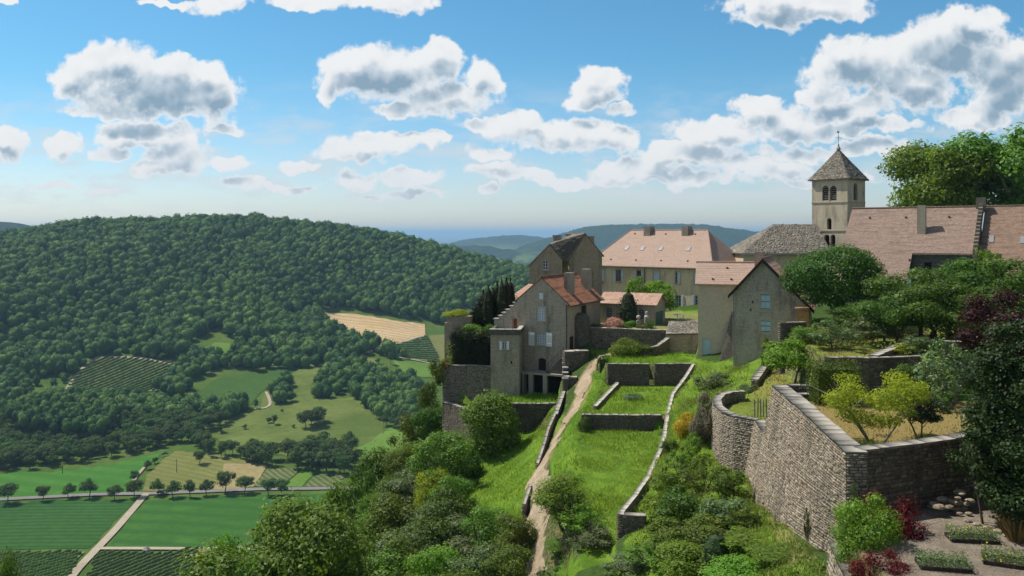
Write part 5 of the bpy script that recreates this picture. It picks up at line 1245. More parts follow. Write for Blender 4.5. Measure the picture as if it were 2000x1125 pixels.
x_, _ = F1.uv(1259.5, 530); pipe(e, [F1.w(x_, -.12, ze - .4), F1.w(x_, -.12, zb1)])
pipe(e, [F1.w(.15, -.1, ze - .4), F1.w(.15, -.1, zb1)], .05, 'zinc')

# ------------------------------------------------------------------ annex with plaster wall and blue door
F2 = Fr((20.05, 92.0, 0), -14); W2, D2 = 5.6, 7.0; z0 = -14.2; zeave = -5.45
e = empty('plaster_house', F2.w(2, 3, z0), 'plain grey plaster house with a brown tiled roof and a pale blue door up steps', 'house')
_, zd0 = F2.uv(1380, 697.5); xd0, xd1, zda, zdb = wr(1371.5, 1388.5, 661, 697, F2)
b = MB(); wall_panel(b, mpf(F2), rect(0, W2, z0 - .6, zeave), [rect(xd0, xd1, zda, zdb)], .18)
wall_panel(b, mps(F2, 0), [(0, z0 - 1), (D2, z0 - 1), (D2, zeave), (D2 / 2, zeave + 2.0), (0, zeave)]); wall_panel(b, mps(F2, W2), [(0, z0 - 1), (D2, z0 - 1), (D2, zeave), (D2 / 2, zeave + 2.0), (0, zeave)])
wall_panel(b, mpf(F2, D2), rect(0, W2, z0, zeave)); b.build('wall', M['plaster_grey'], e)
b = MB(); ov = .3
slab(b, [F2.w(-ov, -.35, zeave), F2.w(W2 + 1.2, -.35, zeave), F2.w(W2 + 1.2, D2 / 2, zeave + 2.2), F2.w(-ov, D2 / 2, zeave + 2.2)]); slab(b, [F2.w(W2 + 1.2, D2 + .35, zeave), F2.w(-ov, D2 + .35, zeave), F2.w(-ov, D2 / 2, zeave + 2.2), F2.w(W2 + 1.2, D2 / 2, zeave + 2.2)])
roof = b.build('roof', M['tile_annex'], e); ridge(roof, [F2.w(-ov, D2 / 2, zeave + 2.22), F2.w(W2 + 1.2, D2 / 2, zeave + 2.22)], M['tile_annex'], .1)
b = MB(); mp = mpf(F2)
for i in range(9): a = xd0 + (xd1 - xd0) * i / 9; pbox(b, mp, a + .006, a + (xd1 - xd0) / 9 - .006, zda, zdb, .10, .14)
pbox(b, mp, xd0, xd1, zda, zdb, .13, .16)
dr_ = b.build('door', M['shutter_blue'], e)
b = MB(); pbox(b, mp, xd0 - .16, xd0, zda, zdb, -.02, .1); pbox(b, mp, xd1, xd1 + .16, zda, zdb, -.02, .1); pbox(b, mp, xd0 - .16, xd1 + .16, zdb, zdb + .2, -.02, .1); b.build('surround', M['plaster_grey'], dr_)
b = MB(); pbox(b, mp, xd1 - .18, xd1 - .08, zda + .95, zda + 1.0, .05, .1); b.build('handle', M['iron'], dr_)
b = MB()
for i in range(4): b.lbox(F2, xd0 - .35 - .05 * i, xd1 + .45 + .05 * i, -.42 * (i + 1), -.42 * i if i else 0, zda - .25 * (i + 1) - 1, zda - .02 - .2 * i)
b.build('steps', M['cap_pale'], e)
b = MB()   # leaning buttress between the houses
for a0, a1 in ((2.1, 4.6),):
    L0, L1, T0, T1 = F2.w(2.0, -2.3, -14.6), F2.w(4.5, -2.2, -14.6), F2.w(3.55, -.02, -8.4), F2.w(4.5, -.02, -8.2)
    M0, M1 = F2.w(2.0, -.02, -14.6), F2.w(4.5, -.02, -14.6); b.poly([L0, L1, T1, T0]); b.poly([M0, L0, T0]); b.poly([L1, M1, T1])
b.build('buttress', M['rubble_dark'], e)
k = MB()
_roofpts = [(1420,523),(1392,544.5),(1428,545)]
for px, py in _roofpts:
    n = Vector((0,0,1)); sl = (2.2) / (D2 / 2 + .35); x, yy = None, None
    for y_ in np.arange(-.3, D2 / 2, .05):
        c = F2.uv(px, py, y_)
        if abs(c[1] - (zeave + (y_ + .35) * sl)) < .06: x, yy = c[0], y_; break
    if x is not None: k = MB(); k.lbox(F2, x - .1, x + .1, yy - .15, yy + .1, zeave + (yy + .35) * sl - .02, zeave + (yy + .35) * sl + .14); k.build('roof_vent', M['tile_barn'], roof)

# ------------------------------------------------------------------ grey stone gable house
F3 = Fr((22.4, 86.0, 0), -22); W3 = 7.0; zb3 = -13.9; xa = 2.78; za = -2.55; zl = -5.65; zrr = -6.9; L3 = 8.0
e = empty('stone_house', F3.w(3.5, 3, zb3), 'tall grey stone gable house with two pairs of closed pale blue shutters', 'house')
gab = [(0, zb3 - .8), (W3, zb3 - .8), (W3, zrr + .05), (xa, za - .12), (0, zl + .05)]
wA = wr(1486, 1504.5, 573, 606, F3); wB = wr(1486, 1505, 624, 650, F3)
b = MB(); wall_panel(b, mpf(F3), gab, [rect(*wA), rect(*wB)], .2); wall_panel(b, mps(F3, 0), rect(0, L3, zb3 - 1, zl)); wall_panel(b, mps(F3, W3), rect(0, L3, zb3 - .8, zrr)); wall_panel(b, mpf(F3, L3), gab); b.build('wall', M['rubble_cool'], e)
mp = mpf(F3)
for (x0, x1, z0, z1) in (wA, wB):
    s = MB(); pbox(s, mp, x0 - .2, x0, z0, z1, -.025, .1); pbox(s, mp, x1, x1 + .2, z0, z1, -.025, .1); pbox(s, mp, x0 - .25, x1 + .25, z1, z1 + .22, -.025, .1); pbox(s, mp, x0 - .25, x1 + .25, z0 - .16, z0, -.08, .1); s.build('surround', M['surround'], e)
    c = (x0 + x1) / 2; shutter(e, mp, x0 + .01, c - .01, z0 + .01, z1 - .01, 'shutter_blue', .03, 'iron'); shutter(e, mp, c + .01, x1 - .01, z0 + .01, z1 - .01, 'shutter_blue', .03, 'iron')
sl = (za - zl) / xa; sr = (za - zrr) / (W3 - xa); fo = .35
b = MB(); slab(b, [F3.w(-.55, -fo, zl - .55 * sl), F3.w(xa, -fo, za), F3.w(xa, L3 + .3, za), F3.w(-.55, L3 + .3, zl - .55 * sl)], .14); slab(b, [F3.w(xa, -fo, za), F3.w(W3 + .6, -fo, zrr - .6 * sr), F3.w(W3 + .6, L3 + .3, zrr - .6 * sr), F3.w(xa, L3 + .3, za)], .14)
roof = b.build('roof', M['tile_brown'], e); ridge(roof, [F3.w(xa, -fo, za + .03), F3.w(xa, L3 + .3, za + .03)], M['tile_brown'], .1)
b = MB()     # dark verge boards
for a0, z0_, a1, z1_ in ((-.58, zl - .58 * sl, xa, za), (xa, za, W3 + .62, zrr - .62 * sr)):
    b.hexa([F3.w(a0, -fo - .06, z0_ - .34), F3.w(a1, -fo - .06, z1_ - .34), F3.w(a1, -fo - .01, z1_ - .34), F3.w(a0, -fo - .01, z0_ - .34)], [F3.w(a0, -fo - .06, z0_ + .03), F3.w(a1, -fo - .06, z1_ + .03), F3.w(a1, -fo - .01, z1_ + .03), F3.w(a0, -fo - .01, z0_ + .03)])
b.build('verge_board', M['dark_wood'], roof)
chimney(roof, F3, 1.9, 5.2, .9, .7, -5.4, -1.95, 'chim')
pipe(e, [F3.w(-.1, -.1, zl - .5), F3.w(-.06, -.1, zb3)], .045, 'zinc')
k = MB()
for x, z in ((1.8, -6.9), (1.6, -7.7), (6.2, -7.6)): pbox(k, mp, x - .07, x + .07, z - .13, z + .13, -.03, 0)
k.build('wall_anchor', M['iron'], e)

# lit side wall beyond the stone house, as a lean-to with sunlight in its colour
F3b = Fr((27.4, 80.6 + 1.5, 0), -22); e = empty('ochre_lean_to', F3b.w(1, 1, -9), 'ochre lean-to wall with sunlight put into its colour between stone house and lime tree', 'shed')
b = MB(); b.lbox(F3b, 0, 1.1, 0, 2.5, -12, -7.2); b.build('wall', M['lit_ochre'], e); b = MB(); slab(b, [F3b.w(-.2, -.2, -7.2), F3b.w(1.3, -.2, -7.5), F3b.w(1.3, 2.7, -7.5), F3b.w(-.2, 2.7, -7.2)], .1); b.build('roof', M['tile_brown'], e)

# ------------------------------------------------------------------ old manor house with stepped wall
F4 = Fr((-2.16, 102.8, 0), -26); zb4 = -18.9
e = empty('manor_house', F4.w(5, 4, zb4), 'old dark stone manor house with red tiled roof, stepped gable edge and white shutters', 'house')
U = lambda px, py: F4.uv(px, py)
ax, az = U(1058, 543); rx, rz_ = U(1108.5, 592); lx, lz = U(1010, 585); WL = 11.0
prof = [(U(965, 700)[0], zb4), (rx, zb4), (rx, rz_), (ax, az), (lx, lz)]
steps = [(1010,585,592),(1003,592,599),(996,599,606),(988,606,612),(981,612,618),(974,618,624),(965,624,624)]
cur = []
for i in range(len(steps) - 1):
    pxa, _, pyb = steps[i]; xb_, _ = U(pxa, 600); zz = U(pxa, steps[i][2])[1]; xn, _ = U(steps[i + 1][0], 600)
    cur += [(xb_, zz), (xn, zz)]
prof += cur
prof[0] = (cur[-1][0], zb4)
hW1 = wr(1053, 1060.5, 572, 584.5, F4); hW2 = wr(1048, 1065, 600, 626, F4); hW3 = wr(1048, 1067, 650, 673.5, F4); hR = wr(1003, 1010, 622, 641, F4); hD = wr(1051, 1066, 699, 723.5, F4)
holes = [rect(*hW1), rect(*hW2), rect(*hW3), rect(*hR), arch(hD[0], hD[1], hD[2], hD[3], .25)]
b = MB(); wall_panel(b, mpf(F4), prof, holes, .28)
sy0, sz0 = F4.side(1135.5, 620, rx); sy1, sz1 = F4.side(1145, 596, rx)
wall_panel(b, mps(F4, rx), rect(0, WL, zb4 + 3, rz_), [rect(sy0, sy1, sz0, sz1)], .25)
wall_panel(b, mps(F4, lx), rect(0, WL, zb4, lz)); wall_panel(b, mpf(F4, WL), [(lx, zb4), (rx, zb4), (rx, rz_), (ax, az), (lx, lz)]); 
# thickness of the stepped wall
for (xa_, z_a), (xb_, z_b) in zip(cur[:-1], cur[1:]): b.poly([F4.w(xa_, 0, z_a), F4.w(xb_, 0, z_b), F4.w(xb_, .6, z_b), F4.w(xa_, .6, z_a)])
b.poly([F4.w(cur[-1][0], 0, zb4), F4.w(cur[-1][0], .6, zb4), F4.w(cur[-1][0], .6, cur[-1][1]), F4.w(cur[-1][0], 0, cur[-1][1])])
b.build('wall', M['rubble_house'], e)
b = MB()
for i in range(0, len(cur), 2): (x1_, z_), (x0_, _) = cur[i], cur[i + 1]; b.lbox(F4, x0_ - .12, x1_ - .03, -.08, .68, z_ + .003, z_ + .12)
b.build('step_cap', M['cap_pale'], e)
sl = (az - rz_) / (rx - ax); sll = (az - lz) / (ax - lx)
b = MB(); slab(b, [F4.w(ax, -.06, az + .1), F4.w(rx + .45, -.06, rz_ + .1 - .45 * sl), F4.w(rx + .45, WL + .1, rz_ + .1 - .45 * sl), F4.w(ax, WL + .1, az + .1)], .16); slab(b, [F4.w(lx - .3, -.06, lz + .1 - .3 * sll), F4.w(ax, -.06, az + .1), F4.w(ax, WL + .1, az + .1), F4.w(lx - .3, WL + .1, lz + .1 - .3 * sll)], .16)
roof = b.build('roof', M['tile_red'], e); ridge(roof, [F4.w(ax, -.06, az + .13), F4.w(ax, WL, az + .13)], M['tile_red'], .10)
chimney(roof, F4, ax + 2.1, 3.4, .95, 1.0, az - 3.8, -4.75, 'chim'); chimney(roof, F4, ax + 1.9, 9.6, 1.0, 1.2, az - 3.8, -4.55, 'chim')
mp = mpf(F4)
window(e, mp, *hW2, 4, 5, 'white', 'curtain', surround='surround', fr=.06, bar=.05); window(e, mp, *hW3, 4, 5, 'white', 'curtain', surround='surround', fr=.06, bar=.05)
shutter(e, mp, *hW1, 'frame_blue', .02)
x0, x1, z0, z1 = wr(1033, 1044.5, 648, 674.5, F4); shutter(e, mp, x0, x1, z0, z1, 'white', -.10); x0, x1, z0, z1 = wr(1067.5, 1079, 649.5, 676.5, F4); shutter(e, mp, x0, x1, z0, z1, 'white', -.10)
b = MB(); pbox(b, mp, *hR, .1, .16); dr_ = b.build('door', M['red_door'], e); dr_['label'] = 'rust red door on the turret terrace'
b = MB(); pbox(b, mp, hD[0], hD[1], hD[2], hD[3], .24, .27); b.build('door', M['dark_wood'], e)
b = MB(); pbox(b, mps(F4, rx), sy0, sy1, sz0, sz1, .15, .2); w_ = b.build('window', M['dark'], e)
b = MB()
for i in range(4): a = sy0 + (sy1 - sy0) * (i + .5) / 4; pbox(b, mps(F4, rx), a - .02, a + .02, sz0 - .4, sz1 + .1, -.05, -.01)
b.build('window_bars', M['iron'], w_)
pipe(e, [F4.w(rx - .1, -.1, rz_ - .2), F4.w(rx - .1, -.1, -13.8)], .06)
gutter(e, F4.w(rx + .5, -.05, rz_ - .35 * sl - .05), F4.w(rx + .5, WL + .1, rz_ - .35 * sl - .05), .07, 'iron')
ty_, tz_ = F4.side(1130, 612, rx); b = MB(); c = F4.w(rx + .1, ty_, 0); b.lathe((c.x, c.y, 0), [(1.25, -15), (1.25, tz_ - .5), (1.0, tz_ - .15), (.5, tz_ + .05), (0, tz_ + .1)], 18); b.build('stair_turret', M['rubble_dark'], e, True)
b = MB(); y0_, _ = F4.side(1112.5, 660, rx); y1_, _ = F4.side(1116, 660, rx); pbox(b, mps(F4, rx), y0_, y1_ + .5, -14.2, -12.1, -.03, .05); b.build('door', M['dark_wood'], e)
# porch landing, pillars, cellar openings, stairs
ul = U(1027, 730)[0]; ur = rx; zl_ = hD[2] - .04; dp_ = 1.5
b = MB(); b.lbox(F4, ul, ur - .05, -dp_, -.01, zl_ - .22, zl_); b.build('landing', M['surround'], e)
b = MB()
for p0, p1 in ((1032, 1040), (1060, 1067.5), (1097, 1101)):
    x0 = F4.uv(p0, 750, -dp_)[0]; x1 = F4.uv(p1, 750, -dp_)[0]; b.lbox(F4, x0, x1, -dp_ + .02, -dp_ + .5, zb4, zl_ - .22)
x0 = F4.uv(1020, 750, -dp_)[0]; b.lbox(F4, x0, x0 + .12, -dp_ + .02, -.01, zb4, zl_ - .22); b.build('pillar', M['surround'], e)
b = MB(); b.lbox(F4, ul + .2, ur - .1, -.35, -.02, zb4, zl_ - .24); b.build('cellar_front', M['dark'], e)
b = MB(); x_s = F4.uv(1012, 760, -dp_)[0]
for i in range(9): b.lbox(F4, x_s - .15 + i * .02, ul + .02, -dp_ - .28 * (9 - i), -dp_ - .28 * (8 - i), zb4 - .3, zl_ - .28 * (9 - i))
b.build('stairs', M['surround'], e)
b = MB(); xs0 = F4.uv(1067, 727, -1.0)[0]; ns = 12; zt_ = -14.1
for i in range(ns): a = xs0 + (ur - xs0) * i / ns; b.lbox(F4, a, a + (ur - xs0) / ns, -1.15, -.01, zl_, zl_ + (zt_ - zl_) * (i + 1) / ns)
b.build('stairs', M['rubble_dark'], e)
b = MB()
for i in range(7): t = i / 6; a = xs0 + (ur - xs0) * t; b.tube([F4.w(a, -1.12, zl_ + (zt_ - zl_) * t), F4.w(a, -1.12, zl_ + (zt_ - zl_) * t + 1)], .025, 5)
b.tube([F4.w(xs0, -1.12, zl_ + 1), F4.w(ur, -1.12, zt_ + 1)], .035, 5); b.build('handrail', M['iron'], e)

# stepped wall descending from the house corner
e = empty('stepped_wall', (6, 96, -19), 'small wall stepping down towards the path with five white cap stones', 'wall')
b = MB(); k = MB()
for i in range(5):
    q = [PX(1104, [701, 709, 718, 728, 739][i], z) for z in ([-14.4, -14.85, -15.2, -15.6, -15.95][i],)][0]
    b.box((q[0], q[1] - .0, (q[2] - 19.2) / 2), (.55, .95, q[2] + 19.2)); k.box((q[0], q[1] - .1, q[2] + .05), (.66, .62, .09))
b.build('wall', M['rubble_dark'], e); k.build('cap_stone', M['cap_pale'], e)

# square turret in front of the manor
F4b = Fr((-2.45, 97.6, 0), -6); WT = 3.3; DT = 4.2; _, zt = F4b.uv(985, 643); zt -= .1
e = empty('square_turret', F4b.w(1.6, 2, -19.3), 'square pale stone turret with a flat coped parapet and one tiny white-shuttered window', 'turret')
mp = mpf(F4b); hw = wr(981, 988.5, 668, 682, F4b); hs = wr(997, 1000, 705, 711, F4b)
b = MB(); wall_panel(b, mp, rect(0, WT, -19.6, zt - .35), [rect(*hw), rect(*hs)], .3); wall_panel(b, mps(F4b, WT), rect(0, DT, -19.6, zt - .35)); wall_panel(b, mps(F4b, 0), rect(0, DT, -19.6, zt - .35)); b.poly([F4b.w(0, 0, zt - .8), F4b.w(WT, 0, zt - .8), F4b.w(WT, DT, zt - .8), F4b.w(0, DT, zt - .8)])
b.build('wall', M['rubble_tower'], e)
b = MB(); g_ = .14
for x0, x1, y0, y1 in ((-g_, WT + g_, -g_, .28), (-g_, .28, .28, DT), (WT - .28, WT + g_, .28, DT)): b.lbox(F4b, x0, x1, y0, y1, zt - .55, zt + .02)
b.build('parapet', M['rubble_dark'], e)
b = MB()
for i in range(4): a = -g_ - .04 + (WT + 2 * g_ + .08) * i / 4; b.lbox(F4b, a + .03, a + (WT + 2 * g_) / 4 - .01, -g_ - .06, .36, zt + .03, zt + .12)
for i in range(4): a = .42 + i * .95; b.lbox(F4b, WT - .32, WT + g_ + .05, a, a + .88, zt + .03, zt + .12)
b.build('coping', M['cap_pale'], e)
b = MB()
for i in range(13): a = .02 + i * (WT - .04) / 13; b.lbox(F4b, a, a + .13, -.10, -.005, zt - .78, zt - .57)
b.build('corbel', M['surround'], e)
window(e, mp, *hw, 2, 3, 'white', 'glass', surround='surround', sw=.1, fr=.05)
x0, x1, z0, z1 = wr(975.5, 980.5, 666.5, 683, F4b); shutter(e, mp, x0, x1, z0, z1, 'white', -.08); x0, x1, z0, z1 = wr(989.5, 994.5, 666.5, 683, F4b); shutter(e, mp, x0, x1, z0, z1, 'white', -.08)
b = MB(); pbox(b, mp, *hs, .25, .3); b.build('loophole', M['dark'], e)
b = MB(); 
# retaining wall and round corner tower left of it
Fq = Fr((-8.15, 103.6, 0), -8); b = MB(); zt_ = -10.15
ring = [(-.05, 0), (1.0, -.35), (2.2, -.3), (3.05, .1), (3.1, 2.6), (0, 2.7)]
for k_, (za_, zb_, sc) in enumerate(((-18, zt_ - .75, 1.0), (zt_ - .747, zt_, .93))):
    off_ = .12 if k_ else 0; q_ = [(x * sc + off_ * 2, y * sc + off_) for x, y in ring]; b.hexa([Fq.w(x, y, za_) for x, y in q_], [Fq.w(x, y, zb_ + .12 * math.sin(x * 3)) for x, y in q_])
o_ = b.build('ruined_tower', M['rubble_old']); tag(o_, 'ruined stone corner tower with weeds growing on its broken top beside the cypresses', 'tower')
# small roof behind the manor
F4c = Fr((-.3, 112.5, 0), -26); e = empty('outbuilding', F4c.w(1, 1, -14), 'small outbuilding with a pale brown roof behind the cypresses', 'outbuilding')
q0, q1, q2, q3 = P(996, 579, 112), P(1024, 581, 108.5), P(1044, 556, 112.5), P(1033, 554, 115)
b = MB(); slab(b, [q0, q1, q2, q3], .12); b.build('roof', M['tile_brown'], e)
b = MB(); b.poly([q0 - Vector((0, 0, .1)), q1 - Vector((0, 0, .1)), Vector((q1.x, q1.y, -14)), Vector((q0.x, q0.y, -14))]); b.build('wall', M['plaster_side'], e)

# ------------------------------------------------------------------ old house with stone-slate roof behind the manor
F5 = Fr(P(1034, 500, 121).xy.to_3d(), -14); zb5 = -14
e = empty('slate_roofed_house', F5.w(3, 3, zb5), 'old brown stone house with a grey slate roof, standing behind the manor', 'house')
U5 = lambda px, py: F5.uv(px, py)
hw = wr(1059.5, 1070, 508, 527, F5); pr = [(0, zb5), (U5(1098, 530)[0], zb5), U5(1098, 508), U5(1073, 478), U5(1034, 518)]
b = MB(); wall_panel(b, mpf(F5), pr, [rect(*hw)], .25); b.build('wall', M['rubble_old'], e)
window(e, mpf(F5), *hw, 2, 3, 'white', 'glass', surround='plaster_side', sw=.18)
b = MB(); a0, a1 = U5(1034, 518), U5(1073, 478)
slab(b, [F5.w(a0[0] - .2, -.1, a0[1] - .1), F5.w(a1[0], -.1, a1[1] + .08), F5.w(a1[0], 9, a1[1] + .08), F5.w(a0[0] - .2, 9, a0[1] - .1)], .14); b.build('roof', M['tile_barn'], e)
F5b = Fr(P(1112, 508, 121.5).xy.to_3d(), 18); U5b = lambda px, py: F5b.uv(px, py)
g0, g1, g2 = U5b(1112, 508), U5b(1143, 457), U5b(1176, 497)
b = MB(); wall_panel(b, mpf(F5b), [(g0[0], zb5), (g2[0], zb5), g2, g1, g0]); wall_panel(b, mps(F5b, g0[0]), rect(0, 8, zb5, g0[1])); b.build('wall', M['rubble_old'], e)
pA, pB = F5b.w(g1[0], -.1, g1[1] + .1), F5b.w(g0[0] - .15, -.1, g0[1] - .1); pC = P(1119, 457.5, 127.5); pE = P(1072, 477, 121.5); pD = P(1099, 508, 121.0)
lauze(e, [(tuple(pD), tuple(pB), tuple(pA), tuple(pE.lerp(pA, .0) if False else pE))], 3, .5, .3, .10)
lauze(e, [(tuple(pE), tuple(pA), tuple(pA + Vector((-.05, .05, .02))), tuple(pC))], 4, .5, .3, .10)
pF = F5b.w(g2[0] + .3, -.1, g2[1] - .2); b = MB(); slab(b, [pA, pF, pF + F5b.y * 8, pA + F5b.y * 8], .14); roof = b.build('roof', M['tile_barn'], e)
F0 = Fr((0, 0, 0), 0)
for px, y_, w_, py0, py1 in ((1088, 123.5, 1.2, 461, 480), (1154, 125, .9, 463, 478)):
    c = P(px, py0, y_); b = MB(); b.box((c.x, c.y, c.z - 1.0), (w_, 1.0, 2.0)); ch = b.build('chimney', M['chim'], e); b = MB(); b.box((c.x, c.y, c.z + .06), (w_ + .15, 1.15, .12)); b.build('chimney_cap', M['stones_lauze'], ch)

# ------------------------------------------------------------------ garage with ribbed orange roof
F6 = Fr((11.35, 110.0, 0), -27); W6, D6 = 7.3, 4.35; zb6 = -12.0; ze6 = -8.95
e = empty('garage', F6.w(3.5, 2, zb6), 'low garage with ribbed orange roof, arched windows and a green door', 'garage')
mp = mpf(F6); aw = [wr(1183.5, 1194.5, 600, 620, F6), wr(1247, 1257.5, 603, 624, F6)]
b = MB(); wall_panel(b, mp, rect(0, W6, zb6, ze6), [arch(*w_) for w_ in aw], .15)
gy0, gz0 = F6.side(1279, 640, W6); gy1, gz1 = F6.side(1294, 604, W6); zr6 = ze6 + 1.15
wall_panel(b, mps(F6, W6), [(0, zb6), (D6, zb6), (D6, ze6), (D6 / 2, zr6), (0, ze6)], [rect(.35, D6 - .8, zb6 + .02, -9.95)], .15); wall_panel(b, mps(F6, 0), [(0, zb6), (D6, zb6), (D6, ze6), (D6 / 2, zr6), (0, ze6)]); b.build('wall', M['plaster_side'], e)
b = MB(); slab(b, [F6.w(-.3, -.3, ze6 - .05), F6.w(W6 + .35, -.3, ze6 - .05), F6.w(W6 + .35, D6 / 2, zr6 + .1), F6.w(-.3, D6 / 2, zr6 + .1)], .12); slab(b, [F6.w(W6 + .35, D6 + .3, ze6 - .05), F6.w(-.3, D6 + .3, ze6 - .05), F6.w(-.3, D6 / 2, zr6 + .1), F6.w(W6 + .35, D6 / 2, zr6 + .1)], .12)
roof = b.build('roof', M['tile_orange'], e)
for x0, x1, z0, z1 in aw:
    w_ = window(e, mp, x0, x1, z0, z1 - .02, 4, 4, 'shutter_grey', 'dark', surround=None, bar=.03, fr=.04)
b = MB(); pbox(b, mps(F6, W6), .35, D6 - .8, zb6 + .02, -9.95, .08, .13); b.build('door', M['green_door'], e)
# slate-roofed shed along the court wall
e = empty('slate_roofed_shed', (19.7, 100, -14.4), 'low shed with a bright rough stone-slate roof against the plaster house', 'shed')
s0, s1, s2, s3 = P(1300, 652, 98.8), P(1366, 651, 97.6), P(1366, 626, 101.5), P(1306, 628, 103)
lauze(e, [(tuple(s0), tuple(s1), tuple(s2), tuple(s3))], 7, .4, .22, .08)
b = MB(); b.poly([Vector((s0.x, s0.y + .15, -14.6)), Vector((s1.x, s1.y + .15, -14.6)), s1 + Vector((0, .15, -.1)), s0 + Vector((0, .15, -.1))]); b.build('wall', M['rubble_old'], e)

# ------------------------------------------------------------------ church: choir, tower, nave
F7 = Fr((34.7, 128.0, 0), 0); zb7 = -9
e = empty('church_choir', (40, 132, zb7), 'church choir with a hipped dark stone-slate roof beside the bell tower', 'church')
x1_ = 47.5
lA, lB, lC, lD = Vector((34.3, 127.6, -3.05)), Vector((x1_, 126.6, -2.95)), Vector((x1_, 133.0, 1.35)), Vector((40.9, 133.2, 1.35))
lauze(e, [(tuple(lA), tuple(lB), tuple(lC), tuple(lD)), ((34.3, 139, -3.05), tuple(lA), tuple(lD), tuple(lD + Vector((0, .02, 0))))], 11, .45, .24, .08)
b = MB(); wall_panel(b, mpf(F7), rect(0, 12.6, zb7, -3.15)); wall_panel(b, mps(F7, 0), rect(0, 11, zb7, -3.15)); b.build('wall', M['plaster_tan'], e)
gutter(e, Vector((34.3, 127.5, -3.2)), Vector((x1_, 126.5, -3.1)), .07, 'zinc')
F8 = Fr((47.2, 134.3, 0), -48); S8 = 5.8; zb8 = -9; zt8 = 8.35
e = empty('bell_tower', F8.w(2.9, 2.9, zb8), 'square plastered bell tower with louvred twin arches and pyramid stone-slate roof', 'tower')
mp = mpf(F8); mr = mps(F8, S8); U8 = F8.uv
holes = []; lou = []
for (p0, p1, q0, q1) in ((1606, 1618.5, 363, 392), (1621, 1634, 363, 392)): h = wr(p0, p1, q0, q1, F8); holes.append(arch(*h)); lou.append(h)
for (p0, p1, q0, q1) in ((1615, 1624, 426, 448), (1609, 1620, 458, 482), (1622, 1631.5, 458, 482)): holes.append(arch(*wr(p0, p1, q0, q1, F8)))
y0_, za_ = F8.side(1667, 391, S8); y1_, zb_ = F8.side(1675, 358, S8)
b = MB(); wall_panel(b, mp, rect(0, S8, zb8, zt8), holes, .55); wall_panel(b, mr, rect(0, S8, zb8, zt8), [arch(y0_, y1_, za_, zb_)], .4); wall_panel(b, mpf(F8, S8), rect(0, S8, zb8, zt8)); wall_panel(b, mps(F8, 0), rect(0, S8, zb8, zt8)); b.build('wall', M['plaster_church'], e)
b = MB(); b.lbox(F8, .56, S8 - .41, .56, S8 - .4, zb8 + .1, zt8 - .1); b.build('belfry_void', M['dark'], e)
for x0, x1, z0, z1 in lou:
    b = MB()
    for i in range(7): z = z0 + (z1 - z0) * i / 7; b.hexa([mp(x0, z, .1), mp(x1, z, .1), mp(x1, z + .14, .38), mp(x0, z + .14, .38)], [mp(x0, z + .06, .1), mp(x1, z + .06, .1), mp(x1, z + .2, .38), mp(x0, z + .2, .38)])
    b.build('louvre', M['grey_wood'], e)
b = MB()
for i in range(8): z = za_ + (zb_ - za_) * i / 8; b.hexa([mr(y0_, z, .1), mr(y1_, z, .1), mr(y1_, z + .14, .3), mr(y0_, z + .14, .3)], [mr(y0_, z + .06, .1), mr(y1_, z + .06, .1), mr(y1_, z + .2, .3), mr(y0_, z + .2, .3)])
b.build('louvre', M['grey_wood'], e)
b = MB()
for zc in (U8(1600, 395)[1], U8(1600, 450)[1], U8(1600, 484)[1]):
    for y0, y1, x0, x1 in ((-.09, -.002, -.09, S8 + .09), (-.002, S8, S8 + .002, S8 + .09)): b.lbox(F8, x0, x1, y0, y1, zc - .14, zc)
b.build('string_course', M['surround'], e)
xm = (lou[0][1] + lou[1][0]) / 2; b = MB(); c = mp(xm, lou[0][2], .05); b.lathe(c, [(.13, 0), (.10, .1), (.09, 1.5), (.14, 1.7)], 8); b.build('colonnette', M['surround'], e)
ov = .45; q = [F8.w(a, c_, zt8 - .05) for a, c_ in ((-ov, -ov), (S8 + ov, -ov), (S8 + ov, S8 + ov), (-ov, S8 + ov))]; ap = F8.w(S8 / 2, S8 / 2, 13.2)
quads = [(tuple(q[i]), tuple(q[(i + 1) % 4]), tuple(ap + (q[(i + 1) % 4] - ap) * .02), tuple(ap + (q[i] - ap) * .02)) for i in range(4)]
r_ = lauze(e, quads, 13, .36, .2, .06)
b = MB(); b.lathe(ap - Vector((0, 0, .15)), [(.34, 0), (.30, .25), (.14, .5), (.10, .9), (.05, .95)], 10); b.build('finial', M['zinc'], r_)
b = MB(); b.tube([ap + Vector((0, 0, .7)), ap + Vector((0, 0, 2.7))], .035, 5); d_ = Vector((1, 0, 0)); c = ap + Vector((0, 0, 1.75)); b.tube([c - d_ * .5, c + d_ * .5], .03, 5)
b.poly([ap + Vector((x, 0, z)) for x, z in ((-.22, 2.55), (-.05, 2.5), (.1, 2.55), (.22, 2.85), (.1, 2.75), (-.02, 2.72), (-.14, 2.9), (-.2, 2.75))]); b.build('cross', M['iron'], r_)

